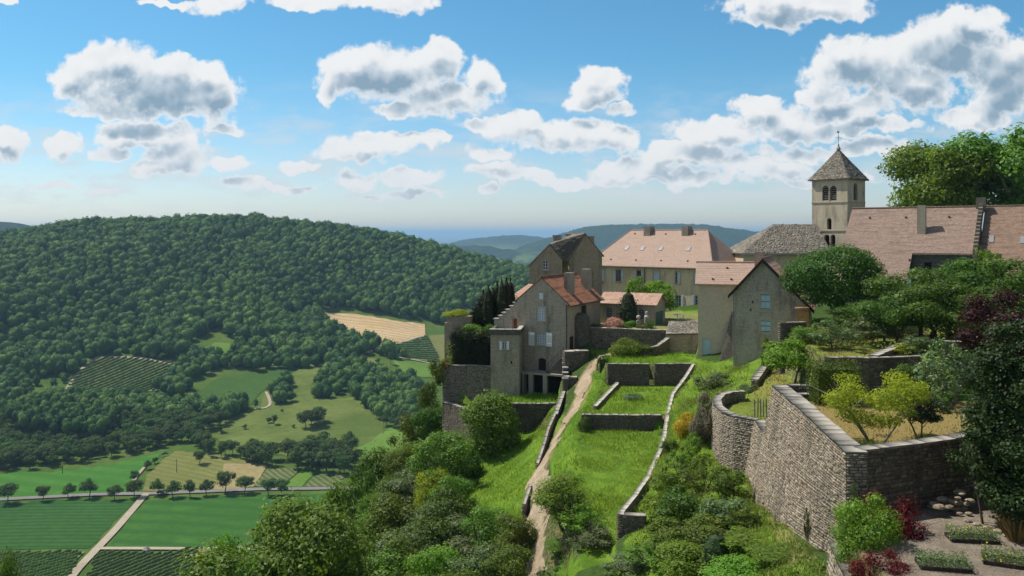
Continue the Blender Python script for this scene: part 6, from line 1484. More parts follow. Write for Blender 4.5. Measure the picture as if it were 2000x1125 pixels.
RX, RY = 46.15, 115.0; F9 = Fr((RX, RY, 0), -35); run, rise = 9.6, 9.2; L9 = 14.8; zr9 = 3.25
e = empty('church_nave', (52, 106, -9), 'church hall with a steep rosy brown tiled roof and one tall pale chimney', 'church')
def n9(x, t): return F9.w(x, -run * t, zr9 - rise * t)
b = MB(); slab(b, [n9(-.3, 1), n9(8.2, 1), n9(8.2, .62), n9(L9, .62), n9(L9, 0), n9(-.3, 0)], .2); slab(b, [F9.w(L9, run, zr9 - rise), F9.w(-.3, run, zr9 - rise), n9(-.3, 0), n9(L9, 0)], .2)
roof = b.build('roof', M['tile_nave'], e); ridge(roof, [n9(-.3, -.005), n9(L9, -.005)], M['tile_barn'], .13)
b = MB(); wall_panel(b, mps(F9, 0), [(-run + .3, -9), (run - .3, -9), (run - .3, zr9 - rise), (0, zr9 - .15), (-run + .3, zr9 - rise)]); b.poly([F9.w(0, -run + .3, -9), F9.w(8, -run + .3, -9), F9.w(8, -run + .3, zr9 - rise), F9.w(0, -run + .3, zr9 - rise)]); wall_panel(b, mpf(F9, -run * .62 + .3), rect(8, L9 + 3, -9, zr9 - rise * .62), [rect(9.5, 10.3, -5.4, -3.6)], .2); b.build('wall', M['rubble_dark'], e)
b = MB(); pbox(b, mpf(F9, -run * .62 + .3), 9.5, 10.3, -5.4, -3.6, .15, .2); b.build('window', M['dark'], e)
# chimney at pixel (1800, 455)
best = min(((x, t) for x in np.arange(2, 12, .1) for t in np.arange(.05, .6, .01)), key=lambda k: (pxl(*n9(*k))[0] - 1800) ** 2 + (pxl(*n9(*k))[1] - 452) ** 2); c = n9(*best)
b = MB(); b.box((c.x, c.y, (c.z + 3.45) / 2 - .4), (.95, .8, 3.45 - c.z + .9), math.radians(-35)); ch = b.build('chimney', M['plaster_side'], roof); b = MB(); b.box((c.x, c.y, 3.5), (1.05, .9, .12), math.radians(-35)); b.build('chimney_cap', M['zinc'], ch)
k = MB()
for px, py in ((1697,425),(1768,425),(1853,425),(1774,508)):
    x, t = min(((x, t) for x in np.arange(0, 14, .2) for t in np.arange(.02, 1, .02)), key=lambda k_: (pxl(*n9(*k_))[0] - px) ** 2 + (pxl(*n9(*k_))[1] - py) ** 2); c = n9(x, t); k = MB(); k.box((c.x, c.y, c.z + .08), (.22, .25, .22)); k.build('roof_vent', M['tile_barn'], roof)
# stepped gable parapet and its chimney
b = MB()
for i in range(13): t0, t1 = i / 13 * .64, (i + 1) / 13 * .64; p0 = n9(L9 + .05, t0); p1 = n9(L9 + .05, t1); b.hexa([n9(L9 + .02, t0) - Vector((0, 0, .8)), n9(L9 + .5, t0) - Vector((0, 0, .8)), n9(L9 + .5, t1) - Vector((0, 0, .8)), n9(L9 + .02, t1) - Vector((0, 0, .8))][::-1], [n9(L9 + .02, t0) + Vector((0, 0, .45)), n9(L9 + .5, t0) + Vector((0, 0, .45)), n9(L9 + .5, t1) + Vector((0, 0, .75)), n9(L9 + .02, t1) + Vector((0, 0, .75))][::-1])
b.build('gable_parapet', M['stones_dark'], e)
c = n9(L9 + .2, -.02); b = MB(); b.box((c.x, c.y, c.z + .2), (1.0, 1.0, 1.6), math.radians(-35)); b.build('chimney', M['stones_dark'], roof)
# farther barn roof
F10 = Fr(F9.w(L9 + .6, 1.0, 0), -35); zr10 = 3.35; L10 = 17
e = empty('barn', F10.w(5, -3, -9), 'barn with an uneven dark brown tiled roof and two tiny skylights at the frame edge', 'barn')
def n10(x, t): return F10.w(x, -run * 1.1 * t, zr10 - rise * 1.1 * t)
b = MB(); slab(b, [n10(0, 1), n10(L10, 1), n10(L10, 0), n10(0, 0)], .2); slab(b, [F10.w(L10, run, zr10 - rise), F10.w(0, run, zr10 - rise), n10(0, 0), n10(L10, 0)], .2); roof = b.build('roof', M['tile_barn'], e); ridge(roof, [n10(0, 0), n10(L10, 0)], M['tile_barn'], .12)
b = MB(); b.poly([F10.w(0, -run, -9), F10.w(L10, -run, -9), F10.w(L10, -run, zr10 - rise * 1.05), F10.w(0, -run, zr10 - rise * 1.05)]); b.build('wall', M['rubble_dark'], e)
for px, py in ((1937, 468), (1996, 470)):
    x, t = min(((x, t) for x in np.arange(0, 14, .1) for t in np.arange(.02, 1, .01)), key=lambda k_: (pxl(*n10(*k_))[0] - px) ** 2 + (pxl(*n10(*k_))[1] - py) ** 2)
    q = [n10(x + a, t + s) + Vector((0, 0, .12)) for a, s in ((-.25, .04), (.25, .04), (.25, -.04), (-.25, -.04))]; b = MB(); b.hexa([p - Vector((0, 0, .15)) for p in q], q); s_ = b.build('skylight', M['zinc'], roof); b = MB(); q2 = [n10(x + a, t + s) + Vector((0, 0, .13)) for a, s in ((-.18, .03), (.18, .03), (.18, -.03), (-.18, -.03))]; b.poly(q2); b.build('pane', M['curtain'], s_)
# ------------------------------------------------------------------ planting of the hillside
PR = {}
PR['big'] = tree_proto(12, 14, 3.0, 16, 0.26, 10, 'f_mid', 1, shell=.55, flat=.7, small=.40, gap=.12, lump=.3)
PR['plane'] = tree_proto(20, 27, 8.5, 24, .55, 3.4, 'f_mid', 2, shell=.6, small=.34, core=.55, gap=.22, lump=.35, limbs=9, r=.55, bark='bark_pale')
PR['lime'] = tree_proto(9.3, 7.3, .95, 24, 0.19, 20, 'f_lime', 3, shell=.45, flat=.8, small=.36, core=.82, gap=.05, lump=.28, r=.32)
PR['cherry'] = tree_proto(8.5, 7.5, .7, 20, 0.2, 13, 'f_tree', 4, shell=.6, small=.34, core=.6, gap=.18, lump=.38, r=.18, multi=2)
PR['cherry2'] = tree_proto(8, 8, .7, 22, 0.2, 13, 'f_tree', 5, shell=.6, small=.30, core=.62, gap=.18, lump=.4, r=.18, multi=2)
PR['round'] = tree_proto(5, 5.5, 1.6, 12, .22, 12, 'f_bright', 6, shell=.35, small=.42, core=.78, lump=.18, r=.14)
PR['slope1'] = tree_proto(8, 11, 1.5, 16, 0.24, 11, 'f_mid', 7, shell=.55, small=.38, gap=.15, lump=.35)
PR['slope2'] = tree_proto(8, 10, .8, 14, 0.21, 13, 'f_mid', 8, shell=.55, small=.42, gap=.12, lump=.4, multi=3)
PR['slope3'] = tree_proto(7, 12, 2, 18, 0.22, 12, 'f_mid', 9, shell=.6, small=.34, core=.5, gap=.2, lump=.4, taper=.35)
PR['bush'] = tree_proto(3, 2.6, -0.73, 14, 0.12, 44, 'f_mid', 10, shell=.45, small=.42, core=.8, lump=.3, limbs=4, r=.05, multi=3, flat=.85)
PR['bush2'] = tree_proto(3, 2.8, -0.78, 18, 0.125, 42, 'f_mid', 11, shell=.6, small=.32, core=.62, lump=.42, gap=.15, limbs=5, r=.05, multi=3)
PR['spray'] = tree_proto(3, 3.2, .2, 22, 0.13, 34, 'f_mid', 12, shell=.75, small=.26, core=.5, lump=.5, gap=.25, limbs=6, r=.04, multi=3, taper=.4, aspect=.4)
PR['dome'] = tree_proto(5.6, 6.0, -1.68, 18, .22, 16, 'f_mid', 13, shell=.35, small=.40, core=.88, lump=.22, flat=.8, r=.16)
PR['bushfine'] = tree_proto(2.5, 2.1, -0.59, 14, .075, 110, 'f_bright', 14, shell=.4, small=.40, core=.82, lump=.28, limbs=4, r=.04, multi=3)
PR['barberry'] = tree_proto(2.6, 2.0, -0.56, 20, .07, 110, 'f_red', 15, shell=.6, small=.34, core=.72, lump=.5, gap=.1, limbs=6, r=.03, multi=3, aspect=.35)
PR['edge'] = tree_proto(4.0, 9.5, -1.2, 34, .13, 45, 'f_dark', 16, shell=.55, small=.36, core=.7, lump=.35, gap=.05, trunk=False)
PR['purple'] = tree_proto(5.2, 6.6, 1.0, 18, .15, 28, 'f_purple', 17, shell=.6, small=.34, core=.6, lump=.4, gap=.2, r=.12)
PR['maple'] = tree_proto(4.8, 3.9, .8, 34, .12, 46, 'f_yellow', 18, shell=.6, small=.25, core=.25, lump=.4, gap=.15, limbs=7, r=.055, multi=3, bark='bark_pale', flat=.8, lean=.16, inner=0)
PR['shade_shrub'] = tree_proto(2.6, 2.5, .7, 14, .11, 55, 'f_dark', 19, shell=.5, small=.36, core=.68, lump=.35, limbs=5, r=.04, multi=2)
PR['fruit'] = tree_proto(4.4, 3.7, 1.0, 14, .17, 28, 'f_bright', 20, shell=.5, small=.36, core=.6, lump=.4, gap=.12, r=.07, limbs=6)
def column_proto(w, h, seed, mat='f_cypress', leaf=.2, dens=26):
    rg = np.random.default_rng(seed); n = int(w * h * math.pi * dens * .8); t = rg.random(n); a = rg.random(n) * 2 * math.pi
    rad = w / 2 * np.clip(np.sin(np.clip(t * 1.08 + .10, 0, 1) * math.pi) ** .3, 0, 1) * (1 + .18 * np.sin(a * 5 + t * 3)) * (1 - .3 * rg.random(n) ** 2)
    C = np.c_[np.cos(a) * rad, np.sin(a) * rad, t * h]; N_ = np.c_[np.cos(a), np.sin(a), np.full(n, .9)]
    V, F = leaves(C, N_ / np.linalg.norm(N_, axis=1)[:, None], leaf, rg, .5, .45)
    k = MB(); k.lathe((0, 0, 0), [(w * .10, -.3), (w * .38, .3), (w * .40, h * .5), (w * .22, h * .85), (0, h * .95)], 8); kv = np.array(k.v); V2 = np.r_[V, kv]; F2 = F
    me = mesh_np('crown', V2, [F2, np.array(k.f) + len(V)], M[mat]); return dict(crown=me, trunk=None, w=w, h=h)
PR['cyp'] = column_proto(1.0, 7, 31); PR['cyp2'] = column_proto(1.1, 6.5, 32); PR['yew'] = column_proto(2.1, 4.2, 33, leaf=.22)
def box_proto(w, d, h, seed, mat, leaf=.12, dens=60, bulge=.08):
    rg = np.random.default_rng(seed); Cs = []; Ns = []
    for (u, v, n_, a) in ((w, h, (0, -1, 0), 'f'), (w, h, (0, 1, 0), 'b'), (d, h, (-1, 0, 0), 'l'), (d, h, (1, 0, 0), 'r'), (w, d, (0, 0, 1), 't')):
        n = int(u * v * dens); p, q = rg.random(n) - .5, rg.random(n); s = rg.normal(size=n) * bulge + vnoise(p * w, q * v, .8, 7) * bulge * 1.6
        C = {'f': np.c_[p * w, -d / 2 - s, q * h], 'b': np.c_[p * w, d / 2 + s, q * h], 'l': np.c_[-w / 2 - s, p * d, q * h], 'r': np.c_[w / 2 + s, p * d, q * h], 't': np.c_[p * w, (q - .5) * d, h + s]}[a]
        Cs.append(C); Ns.append(np.tile(n_, (n, 1)))
    V, F = leaves(np.concatenate(Cs), np.concatenate(Ns).astype(float), leaf, rg, .8, .6)
    k = MB(); k.box((0, 0, h / 2 - .25), (w - .5, max(.2, d - .5), h - .2)); kv = np.array(k.v)
    me = mesh_np('foliage', np.r_[V, kv], [F, np.array(k.f) + len(V)], M[mat]); return me
def hedge(px0, px1, py0, py1, Y, d, mat, label, rz=0, leaf=.12, dens=60, name='hedge', group=None, bulge=.08):
    """clipped hedge whose front stands at distance Y between the given photo bounds"""
    w = (px1 - px0) / FPX * Y; zt, zb = (HY - py0) / FPX * Y, (HY - py1) / FPX * Y; x = ((px0 + px1) / 2 - CX) / FPX * Y
    me = box_proto(w, d, zt - zb, int(px0), mat, leaf, dens * 1.5, bulge); return tag(link(name, me, loc=(x, Y + d / 2, zb), rot=(0, 0, math.radians(rz))), label, 'hedge', group)
def T(name, key, px, top, base, Y, wpx, label, mat=None, cat='tree', group=None, rz=None):
    x = (px - CX) / FPX * Y; pr = PR[key]; zb = hz(x, Y) if base is None else (HY - base) / FPX * Y
    h = (HY - top) / FPX * Y - zb; w = wpx / FPX * Y * 1.12
    return put_tree(name, pr, (x, Y, zb), label, cat, group, w / pr['w'], random.random() * 6.3 if rz is None else rz, mat, h / pr['h'])

# --- around the church and the gardens
T('plane_tree', 'plane', 1848, 240, None, 141, 205, 'huge spreading plane tree behind the church hall roof, nearer the bell tower', 'f_bright')
T('plane_tree', 'plane', 1985, 215, None, 138, 270, 'even taller plane tree running out of the frame above the barn roof', 'f_mid', rz=2.1)
T('small_tree', 'round', 1752, 392, None, 128, 52, 'small pale-leaved tree top peeping over the hall ridge under the plane tree', 'f_grey')
T('lime_tree', 'lime', 1632, 478, 634, 80, 172, 'dark domed lime tree on a thick trunk right beside the grey stone gable house')
T('fruit_tree', 'cherry', 1798, 520, None, 71, 190, 'large bushy cherry tree in front of the rosy hall roof', 'f_tree')
T('fruit_tree', 'cherry2', 1905, 500, None, 74, 190, 'tall bushy cherry tree in front of the barn roof', 'f_tree')
T('fruit_tree', 'cherry', 1735, 575, None, 69, 110, 'smaller cherry tree between the lime tree and the larger cherry', 'f_tree', rz=1.)
T('fruit_tree', 'cherry2', 1850, 548, None, 67, 190, 'broad low cherry tree right above the slanting garden wall', 'f_tree', rz=2)
T('fruit_tree', 'cherry', 1700, 590, None, 75, 130, 'shaded cherry tree behind the blue garden door', 'f_tree', rz=3)
T('fruit_tree', 'cherry2', 1985, 500, None, 70, 190, 'cherry tree cut by the frame edge below the barn roof', 'f_tree', rz=4)
T('fruit_tree', 'cherry', 1668, 600, None, 84, 110, 'shaded tree seen under the lime tree against the hall', 'f_tree', rz=5)
hedge(1586, 1730, 624, 655, 79.5, 1.0, 'f_tree', 'dark hedge running behind the trunk of the lime tree', leaf=.16, dens=35)
T('feathery_tree', 'spray', 1925, 478, None, 84, 110, 'feathery yellow-green shrub rising against the barn roof', 'f_bright')
T('purple_tree', 'purple', 1962, 560, None, 56, 165, 'dark purple-leaved plum tree above the tall garden wall')
T('edge_tree', 'edge', 2000, 570, None, 33.8, 205, 'very dark leafy tree filling the frame edge beside the gravel garden')
T('edge_tree', 'edge', 1975, 700, 1015, 36.5, 150, 'dark leafy undershrub beneath the frame-edge tree', 'f_dark', 'tree', rz=2)
T('edge_tree', 'shade_shrub', 1925, 830, 1010, 35.2, 120, 'dark shrub spilling over the yard wall beside the stone heap', 'f_dark', 'shrub')
T('garden_tree', 'maple', 1712, 718, 872, 41.5, 175, 'yellow-green small maple with bare pale stems in the dry yard')
T('shrub', 'shade_shrub', 1800, 765, 862, 42.5, 100, 'round dark shrub on thin stems beside the yellow-green maple', 'f_dark', 'shrub')
T('shrub', 'spray', 1848, 655, None, 50.5, 125, 'tall loose grey-green shrub in front of the long garden wall', 'f_grey', 'shrub')
T('shrub', 'bush2', 1795, 700, None, 52, 90, 'dark leafy shrub between hedge and tall grey-green shrub', 'f_tree', 'shrub')
T('young_tree', 'fruit', 1553, 662, 760, 68, 124, 'small bright round fruit tree on the dry lawn behind the great wall')
for px, top, Y, w, mt, lb in ((1578,632,70,66,'f_mid','leafy shrub with straw stems against the dark buttress wall'), (1628,620,67,96,'f_grey','wide grey-green shrub behind the long low garden wall'), (1690,612,69,100,'f_grey','grey-green shrub next to the pale blue garden door'),
    (1762,668,64.5,44,'f_yellow','low yellow-green plant in the angle of the slanting wall'), (1800,650,65,64,'f_grey','pale flowering shrub above the long low wall'), (1842,655,66,60,'f_mid','mid-green shrub beneath the large cherry tree'), (1655,640,72,70,'f_mid','leafy shrub at the foot of the lime tree'),
    (1500,652,77,30,'f_mid','small shrub at the corner of the grey stone gable house')):
    T('shrub', random.choice(['bush2', 'spray', 'bush2']), px, top, None, Y, w, lb, mt, 'shrub')
hedge(1594, 1682, 712, 815, 50.6, 1.7, 'f_tree', 'tall clipped dark hedge at the back of the dry yard', leaf=.13, dens=90, bulge=.13)
hedge(1850, 1965, 762, 800, 52.2, .8, 'f_tree', 'low clipped hedge below the narrow lawn at the yard edge', leaf=.12, dens=60)
hedge(1850, 1960, 722, 742, 57.6, .7, 'f_tree', 'low hedge at the foot of the dark tall garden wall', leaf=.12, dens=50)
def blades(name, spots, Y, h, mat, label, cat='plant', w=.05, n=60, rad=.3, seed=0, lean=.35):
    for px, lb in spots:
        x = (px - CX) / FPX * Y; z = hz(x, Y); rg = np.random.default_rng(int(px) + seed); a = rg.random(n) * 6.3; r = rad * np.sqrt(rg.random(n)); l = rg.random(n) * lean
        b0 = np.c_[np.cos(a) * r, np.sin(a) * r, np.zeros(n)]; t = b0 + np.c_[np.cos(a) * l * h, np.sin(a) * l * h, h * rg.uniform(.6, 1.1, n)]; s = np.c_[-np.sin(a), np.cos(a), np.zeros(n)] * w / 2
        m_ = (b0 + t) / 2 + np.c_[np.zeros((n, 2)), np.full(n, h * .12)]
        V = np.stack([b0 - s, b0 + s, m_ + s * .8, t, m_ - s * .8], 1).reshape(-1, 3); i = np.arange(n) * 5
        me = mesh_np(name, V, np.c_[i, i + 1, i + 2, i + 3, i + 4], M[mat]); tag(link(name, me, loc=(x, Y, z)), lb, cat)
blades('iris_clump', [(1690, 'sword-leaved iris clump at the foot of the yellow-green maple'), (1712, 'sword-leaved iris clump second from the maple stems'), (1735, 'iris clump against the yard wall, between maple and dark shrub')], 39.2, .75, 'f_mid', '')
blades('iris_clump', [(1800, 'iris clump just past the dark shrub by the yard wall'), (1822, 'tall iris clump in the row below the dry grass'), (1845, 'iris clump in the middle of the row by the yard wall'), (1868, 'iris clump nearing the frame-edge tree'), (1892, 'last iris clump of the row beside the dark tree')], 40.6, .7, 'f_tree', '')
blades('straw_grass', [(1988, 'straw-coloured fountain grass at the frame edge beside the edging stones')], 33.2, 1.1, 'f_straw', '', n=260, rad=.35, w=.02, lean=.6)
T('green_bush', 'bushfine', 1693, 958, 1102, 33.2, 125, 'bright green rounded bush at the corner of the great retaining wall', None, 'bush')
T('barberry', 'barberry', 1738, 950, 1100, 34.6, 130, 'dark red barberry arching up behind the bright green bush', None, 'bush')
T('barberry', 'barberry', 1718, 1068, 1150, 30.8, 110, 'red barberry in front at the very bottom of the frame', None, 'bush', rz=1.3)
T('sapling', 'spray', 1668, 938, 1000, 35.4, 16, 'thin little sapling against the dark yard wall', 'f_grey', 'sapling')
# planters, stones
def planter(px, py, Y, w, d, rz, label, flowers=True):
    c = P(px, py, Y); z = -12.0; F = Fr((c.x, Y, 0), rz); e = empty('planter', (c.x, Y, z), label, 'planter')
    b = MB(); 
    for x0, x1, y0, y1 in ((-w/2, w/2, -d/2, -d/2+.06), (-w/2, w/2, d/2-.06, d/2), (-w/2, -w/2+.06, -d/2+.06, d/2-.06), (w/2-.06, w/2, -d/2+.06, d/2-.06)): b.lbox(F, x0, x1, y0, y1, z - .05, z + .16)
    b.build('frame', M['dark_wood'], e); b = MB(); b.lbox(F, -w/2+.06, w/2-.06, -d/2+.06, d/2-.06, z - .02, z + .1); b.build('soil', M['mortar'], e)
    rg = np.random.default_rng(int(px)); n = 1800; C = np.c_[rg.uniform(-w/2*1.05, w/2*1.05, n), rg.uniform(-d/2*1.1, d/2*1.1, n), z + .1 + rg.random(n) * .42]
    C = np.array([tuple(F.w(*q)) for q in C]); V, Q = leaves(C, np.tile([0, 0, 1.], (n, 1)), .07, rg, 1.2, .5); np_part('plants', V, Q, 'f_grey', e)
    if flowers:
        k = rg.random(n) > .975; V, Q = leaves(C[k] + [0, 0, .08], np.tile([0, -.3, 1.], (k.sum(), 1)), .06, rg, .3, .9); np_part('blossoms', V, Q, 'f_flower', e)
planter(1898, 1062, 33.3, 1.75, .8, -8, 'dark wooden planter of green herbs with yellow flowers in the middle of the gravel')
planter(1842, 1105, 30.6, 1.7, .9, -12, 'dark planter cut by the bottom of the frame, near the red barberry', False)
planter(1968, 1100, 30.9, 1.6, .9, -25, 'dark planter with orange flowers at the corner of the frame')
rg = np.random.default_rng(9)
def rock(name, c, s, seed, label, group, mat='stones_main'):
    r = np.random.default_rng(seed); k = MB(); n = 7; rings = []
    for j, (zz, rr) in enumerate(((-.35, .8), (-.1, 1), (.2, .95), (.42, .6))): rings.append([Vector((c[0] + math.cos(i*2*math.pi/n) * s * rr * r.uniform(.8, 1.15), c[1] + math.sin(i*2*math.pi/n) * s * .75 * rr * r.uniform(.8, 1.15), c[2] + zz * s * .8)) for i in range(n)])
    for j in range(3):
        for i in range(n): q = (i + 1) % n; k.poly([rings[j][i], rings[j][q], rings[j+1][q], rings[j+1][i]])
    k.poly(rings[3]); k.poly(list(reversed(rings[0]))); o = k.build(name, M[mat]); return tag(o, label, 'stone', group)
for i in range(26):
    t = rg.random(); x = 17.9 + rg.uniform(0, 2.0); y = 36.6 + rg.uniform(-.5, .5); rock('loose_stone', (x, y, -11.95 + rg.choice([.08, .1, .38, .62, .85], p=[.3, .2, .25, .15, .1]) * (1 - abs(x - 19) / 2.4)), rg.uniform(.12, .3), i, 'rough pale stone in the tumbled heap against the yard wall', 'stones heaped by the yard wall')
for i in range(9):
    t = i / 8; rock('edging_stone', (18.9 + t * 1.4, 35.4 - t * 3.4, -11.93), rg.uniform(.18, .26), 60 + i, 'flat grey edging stone in the line bordering the gravel below the dark tree', 'stones edging the gravel')
c = _c = P(1653, 880, 36.3); 
# blue garden door and its wall
e = empty('garden_door', P(1727, 672, 76), 'pale blue garden door half hidden below the cherry trees', 'door'); b = MB(); a = P(1717, 672, 76); b.box((a.x + .45, 76, a.z + .75), (.85, .06, 1.9)); b.build('panel', M['shutter_blue'], e)
b = MB(); b.box((a.x + 1.2, 76.2, a.z + .9), (.55, .4, 2.2)); b.box((a.x - .25, 76.2, a.z + .9), (.4, .4, 2.2)); b.build('jamb', M['rubble_dark'], e)
# bastion gate posts, box and plants
for i, (px, h_) in enumerate(((1474, 17), (1480, 20), (1486, 18), (1491, 16), (1497, 19))):
    p = P(px, 797, 58.5); h_ = h_ / FPX * 58.5; o = MB(); o.tube([p - Vector((0, 0, .6)), p + Vector((.04 * (i % 2) - .02, 0, h_))], .05, 5); tag(o.build('wooden_stake', M['grey_wood']), 'weathered upright stake in the little row behind the bastion', 'stake', 'stakes behind the bastion')
T('shrub', 'bush2', 1462, 748, None, 69.5, 36, 'small white-flecked shrub where the bastion wall ends', 'f_grey', 'shrub')

# --- bank below the houses
BANK = [
 (1388,752,None,66,48,'bush2','f_dry','brown twiggy bush beside the top of the bastion'), (1372,796,None,63,46,'bush','f_dry','grey-brown leafless round bush against the bastion'), (1342,806,None,67,46,'bush','f_flower','bright yellow flowering broom on the bank'),
 (1392,722,None,80,70,'bush2','f_grey','weedy shrub below the plain plaster house'), (1355,838,None,61,34,'spray','f_bright','narrow pale sapling on the bank under the bastion'), (1330,868,None,59,62,'spray','f_mid','ragged shrub midway along the slanting wall'),
 (1312,905,None,57,70,'bush2','f_bright','lighter bush touching the slanting wall'), (1368,895,None,55,96,'spray','f_mid','tall shrub with spiky top in the bank thicket'), (1418,905,None,52,70,'bush2','f_mid','bush near the foot of the bastion'),
 (1345,945,None,51,110,'bush2','f_tree','dark heart of the thicket on the bank'), (1290,960,None,53,90,'spray','f_bright','yellowish bush over the dark wall end'), (1415,960,None,48,90,'bush2','f_grey','grey-leaved shrub in the bank thicket'),
 (1375,1005,None,46,120,'bush2','f_mid','broad bush low in the bank thicket'), (1310,1010,None,49,100,'bush2','f_mid','bush below the dark square wall end'), (1275,1060,None,47,110,'spray','f_mid','arching shrub at the bottom below the wall end'),
 (1340,1060,None,44,120,'bush','f_bright','leafy bush at the bottom centre of the bank'), (1400,1040,None,43,56,'yewish','f_dark','ivy-smothered dark stump low on the bank'), (1460,1040,None,43.5,120,'bush2','f_bright','spreading bramble between thicket and great wall'),
 (1530,1075,None,40,110,'bush','f_mid','low bramble at the foot of the great wall'), (1440,1090,None,40,120,'bush','f_bright','bright bramble at the bottom of the frame'), (1225,1085,None,48,90,'bush2','f_grey','pale weeds in front of the dark wall end'),
 (1150,1028,None,53.5,88,'bush2','f_grey','grey-green bush at the foot of the mown terrace'), (1112,922,None,57,128,'slope2','f_bright','bright feathery locust bush between path and mown terrace'), (1135,985,None,55,90,'spray','f_bright','lower bright locust shoots beside the path'),
 (1090,1060,None,56,60,'bush','f_mid','small bush over the wall stub near the bottom of the path'), (1305,855,None,66,34,'bush2','f_tree','small dark bush beside the slanting wall'), (1450,985,None,46.5,70,'spray','f_mid','thin shrub near the base of the great wall')]
PR['yewish'] = column_proto(1.5, 3.4, 44, 'f_dark', .16, 40)
for px, top, base, Y, w, key, mt, lb in BANK: T('bush', key, px, top, base, Y, w, lb, mt, 'bush')
c = P(1577, 1062, 39.6); T('ivy', 'spray', 1577, 985, 1066, 39.2, 14, 'narrow strip of ivy climbing the foot of the great retaining wall', 'f_tree', 'ivy')
T('dome_bush', 'dome', 963, 756, 876, 88.5, 112, 'large dense dark dome of a bush standing on the meadow below the house', 'f_mid', 'bush')
T('bush', 'bush', 1222, 660, 700, 96, 58, 'bright green bush beside the broken ivy wall', 'f_bright', 'bush'); T('bush', 'bush2', 1250, 668, 698, 97, 50, 'ivy mound at the low end of the broken wall', 'f_mid', 'bush')
hedge(1168, 1190, 697, 726, 91.3, 1.2, 'f_dark', 'small dark clipped hedge at the top of the path', leaf=.16, dens=35)
T('bush', 'bush', 1060, 902, None, 79, 30, 'little bush on the path wall above the meadow', 'f_mid', 'bush')
T('nettle_patch', 'bush', 1236, 768, 781, 83, 36, 'low grey-green nettle patch in the middle of the upper mown terrace', 'f_grey', 'plant')
T('ivy', 'bush2', 1141, 809, 842, 75.4, 22, 'ivy hanging over the end of the low wall between the mown terraces', 'f_tree', 'ivy')
# --- house surroundings
for i, (px, tp) in enumerate(((924,602),(934,583),(944,566),(954,556),(963,562),(971,548),(980,545),(989,541),(997,543))):
    T('cypress', 'cyp' if i % 2 else 'cyp2', px, tp, 645, 105.5 + (i % 3) * .8, 25, ['lowest cypress at the open end of the dark row', 'second cypress of the dark row from its low end', 'third cypress, shorter than its taller neighbours', 'fourth cypress in the dark row behind the turret', 'middle cypress of the dark row, slightly sunken top', 'sixth cypress of the dark row behind the turret', 'tall seventh cypress of the dark row', 'tallest cypress near the stepped gable', 'last cypress touching the stepped gable'][i], None, 'cypress', 'dark cypress row behind the turret')
hedge(884, 957, 652, 718, 98.9, 2.4, 'f_cypress', 'big black clipped yew block standing on the terrace beside the square turret', leaf=.22, dens=60, bulge=.2)
T('vine_shrub', 'bush2', 936, 627, 668, 101.3, 66, 'light green climbing shrub on top of the black yew block', 'f_mid', 'shrub')
T('weeds', 'bush', 893, 604, 622, 105, 52, 'sunlit yellow-green weeds growing on the ruined corner tower', 'f_yellow', 'weeds')
T('shrub', 'bush2', 862, 690, 745, 99, 44, 'shrub at the outer foot of the ruined tower', 'f_mid', 'shrub')
T('yew', 'yew', 1227, 565, 640, 106, 40, 'dark irregular yew column in front of the garage roof', None, 'yew')
T('pollard', 'round', 1244, 536, 640, 113, 44, 'smaller round-headed bright green tree before the big ochre house', 'f_bright'); T('pollard', 'round', 1291, 544, 640, 114, 76, 'wider round-headed bright green tree before the big ochre house', 'f_bright', rz=2)
T('hydrangea', 'bush2', 1197, 616, 646, 102.8, 44, 'pink flowering bush on the court above the long wall', 'f_pink', 'bush'); T('bush', 'bush2', 1226, 622, 644, 103, 34, 'low leafy bush beside the pink flowering bush', 'f_mid', 'bush'); T('bush', 'bush2', 1165, 630, 644, 103.2, 26, 'small grey-green plant at the house end of the court wall', 'f_grey', 'bush')
hedge(1244, 1262, 634, 644, 101.6, .9, 'f_tree', 'low clipped box cube on the court wall', leaf=.12, dens=50); hedge(1264, 1280, 627, 643, 102.6, .9, 'f_tree', 'taller clipped box cube before the green door', leaf=.12, dens=50)
for px, py, h_, lb in ((1247, 634, 1.0, 'stone ball finial on its pedestal beside the yew'), (1263, 630, 1.3, 'weathered stone bust on a pillar beside the box hedges')):
    p = P(px, py, 104); e = empty('stone_ornament', p, lb, 'ornament'); b = MB(); b.box((p.x, p.y, p.z), (.5, .5, 1.0)); b.build('pedestal', M['cap'], e); b = MB(); b.lathe(p + Vector((0, 0, .5)), [(.12, 0), (.1, .1), (.24, .28), (.28, .42), (.2, .6), (0, .68)] if h_ == 1 else [(.3, 0), (.33, .25), (.12, .42), (.17, .6), (.15, .8), (0, .9)], 12); b.build('ball' if h_ == 1 else 'bust', M['cap_pale'], e, True)
# little garden table and chairs before the big house
p = P(1323, 622, 112); e = empty('garden_table', p, 'small white garden table on the court before the big ochre house', 'table'); b = MB(); b.lathe(p + Vector((0, 0, .45)), [(.03, 0), (.5, .02), (.5, .06), (0, .07)], 12); b.build('tabletop', M['metal_white'], e); b = MB(); b.tube([p - Vector((0, 0, .4)), p + Vector((0, 0, .46))], .05, 6); b.build('leg', M['metal_white'], e)
p = P(1331, 622, 111.5); e = empty('garden_chair', p, 'white garden chair next to the small round table', 'chair'); b = MB(); b.box((p.x, p.y, p.z + .05), (.5, .5, .06)); b.build('seat', M['metal_white'], e); b = MB(); b.box((p.x + .24, p.y, p.z + .35), (.05, .5, .6)); b.build('backrest', M['metal_white'], e)
# terracotta pot on the terrace corner
p = P(873, 716, 98.1); e = MB(); e.lathe(p, [(0, 0), (.16, 0), (.24, .36), (.27, .4), (.2, .4), (0, .34)], 12); tag(e.build('flower_pot', M['terracotta']), 'terracotta pot on the corner of the terrace wall', 'pot')

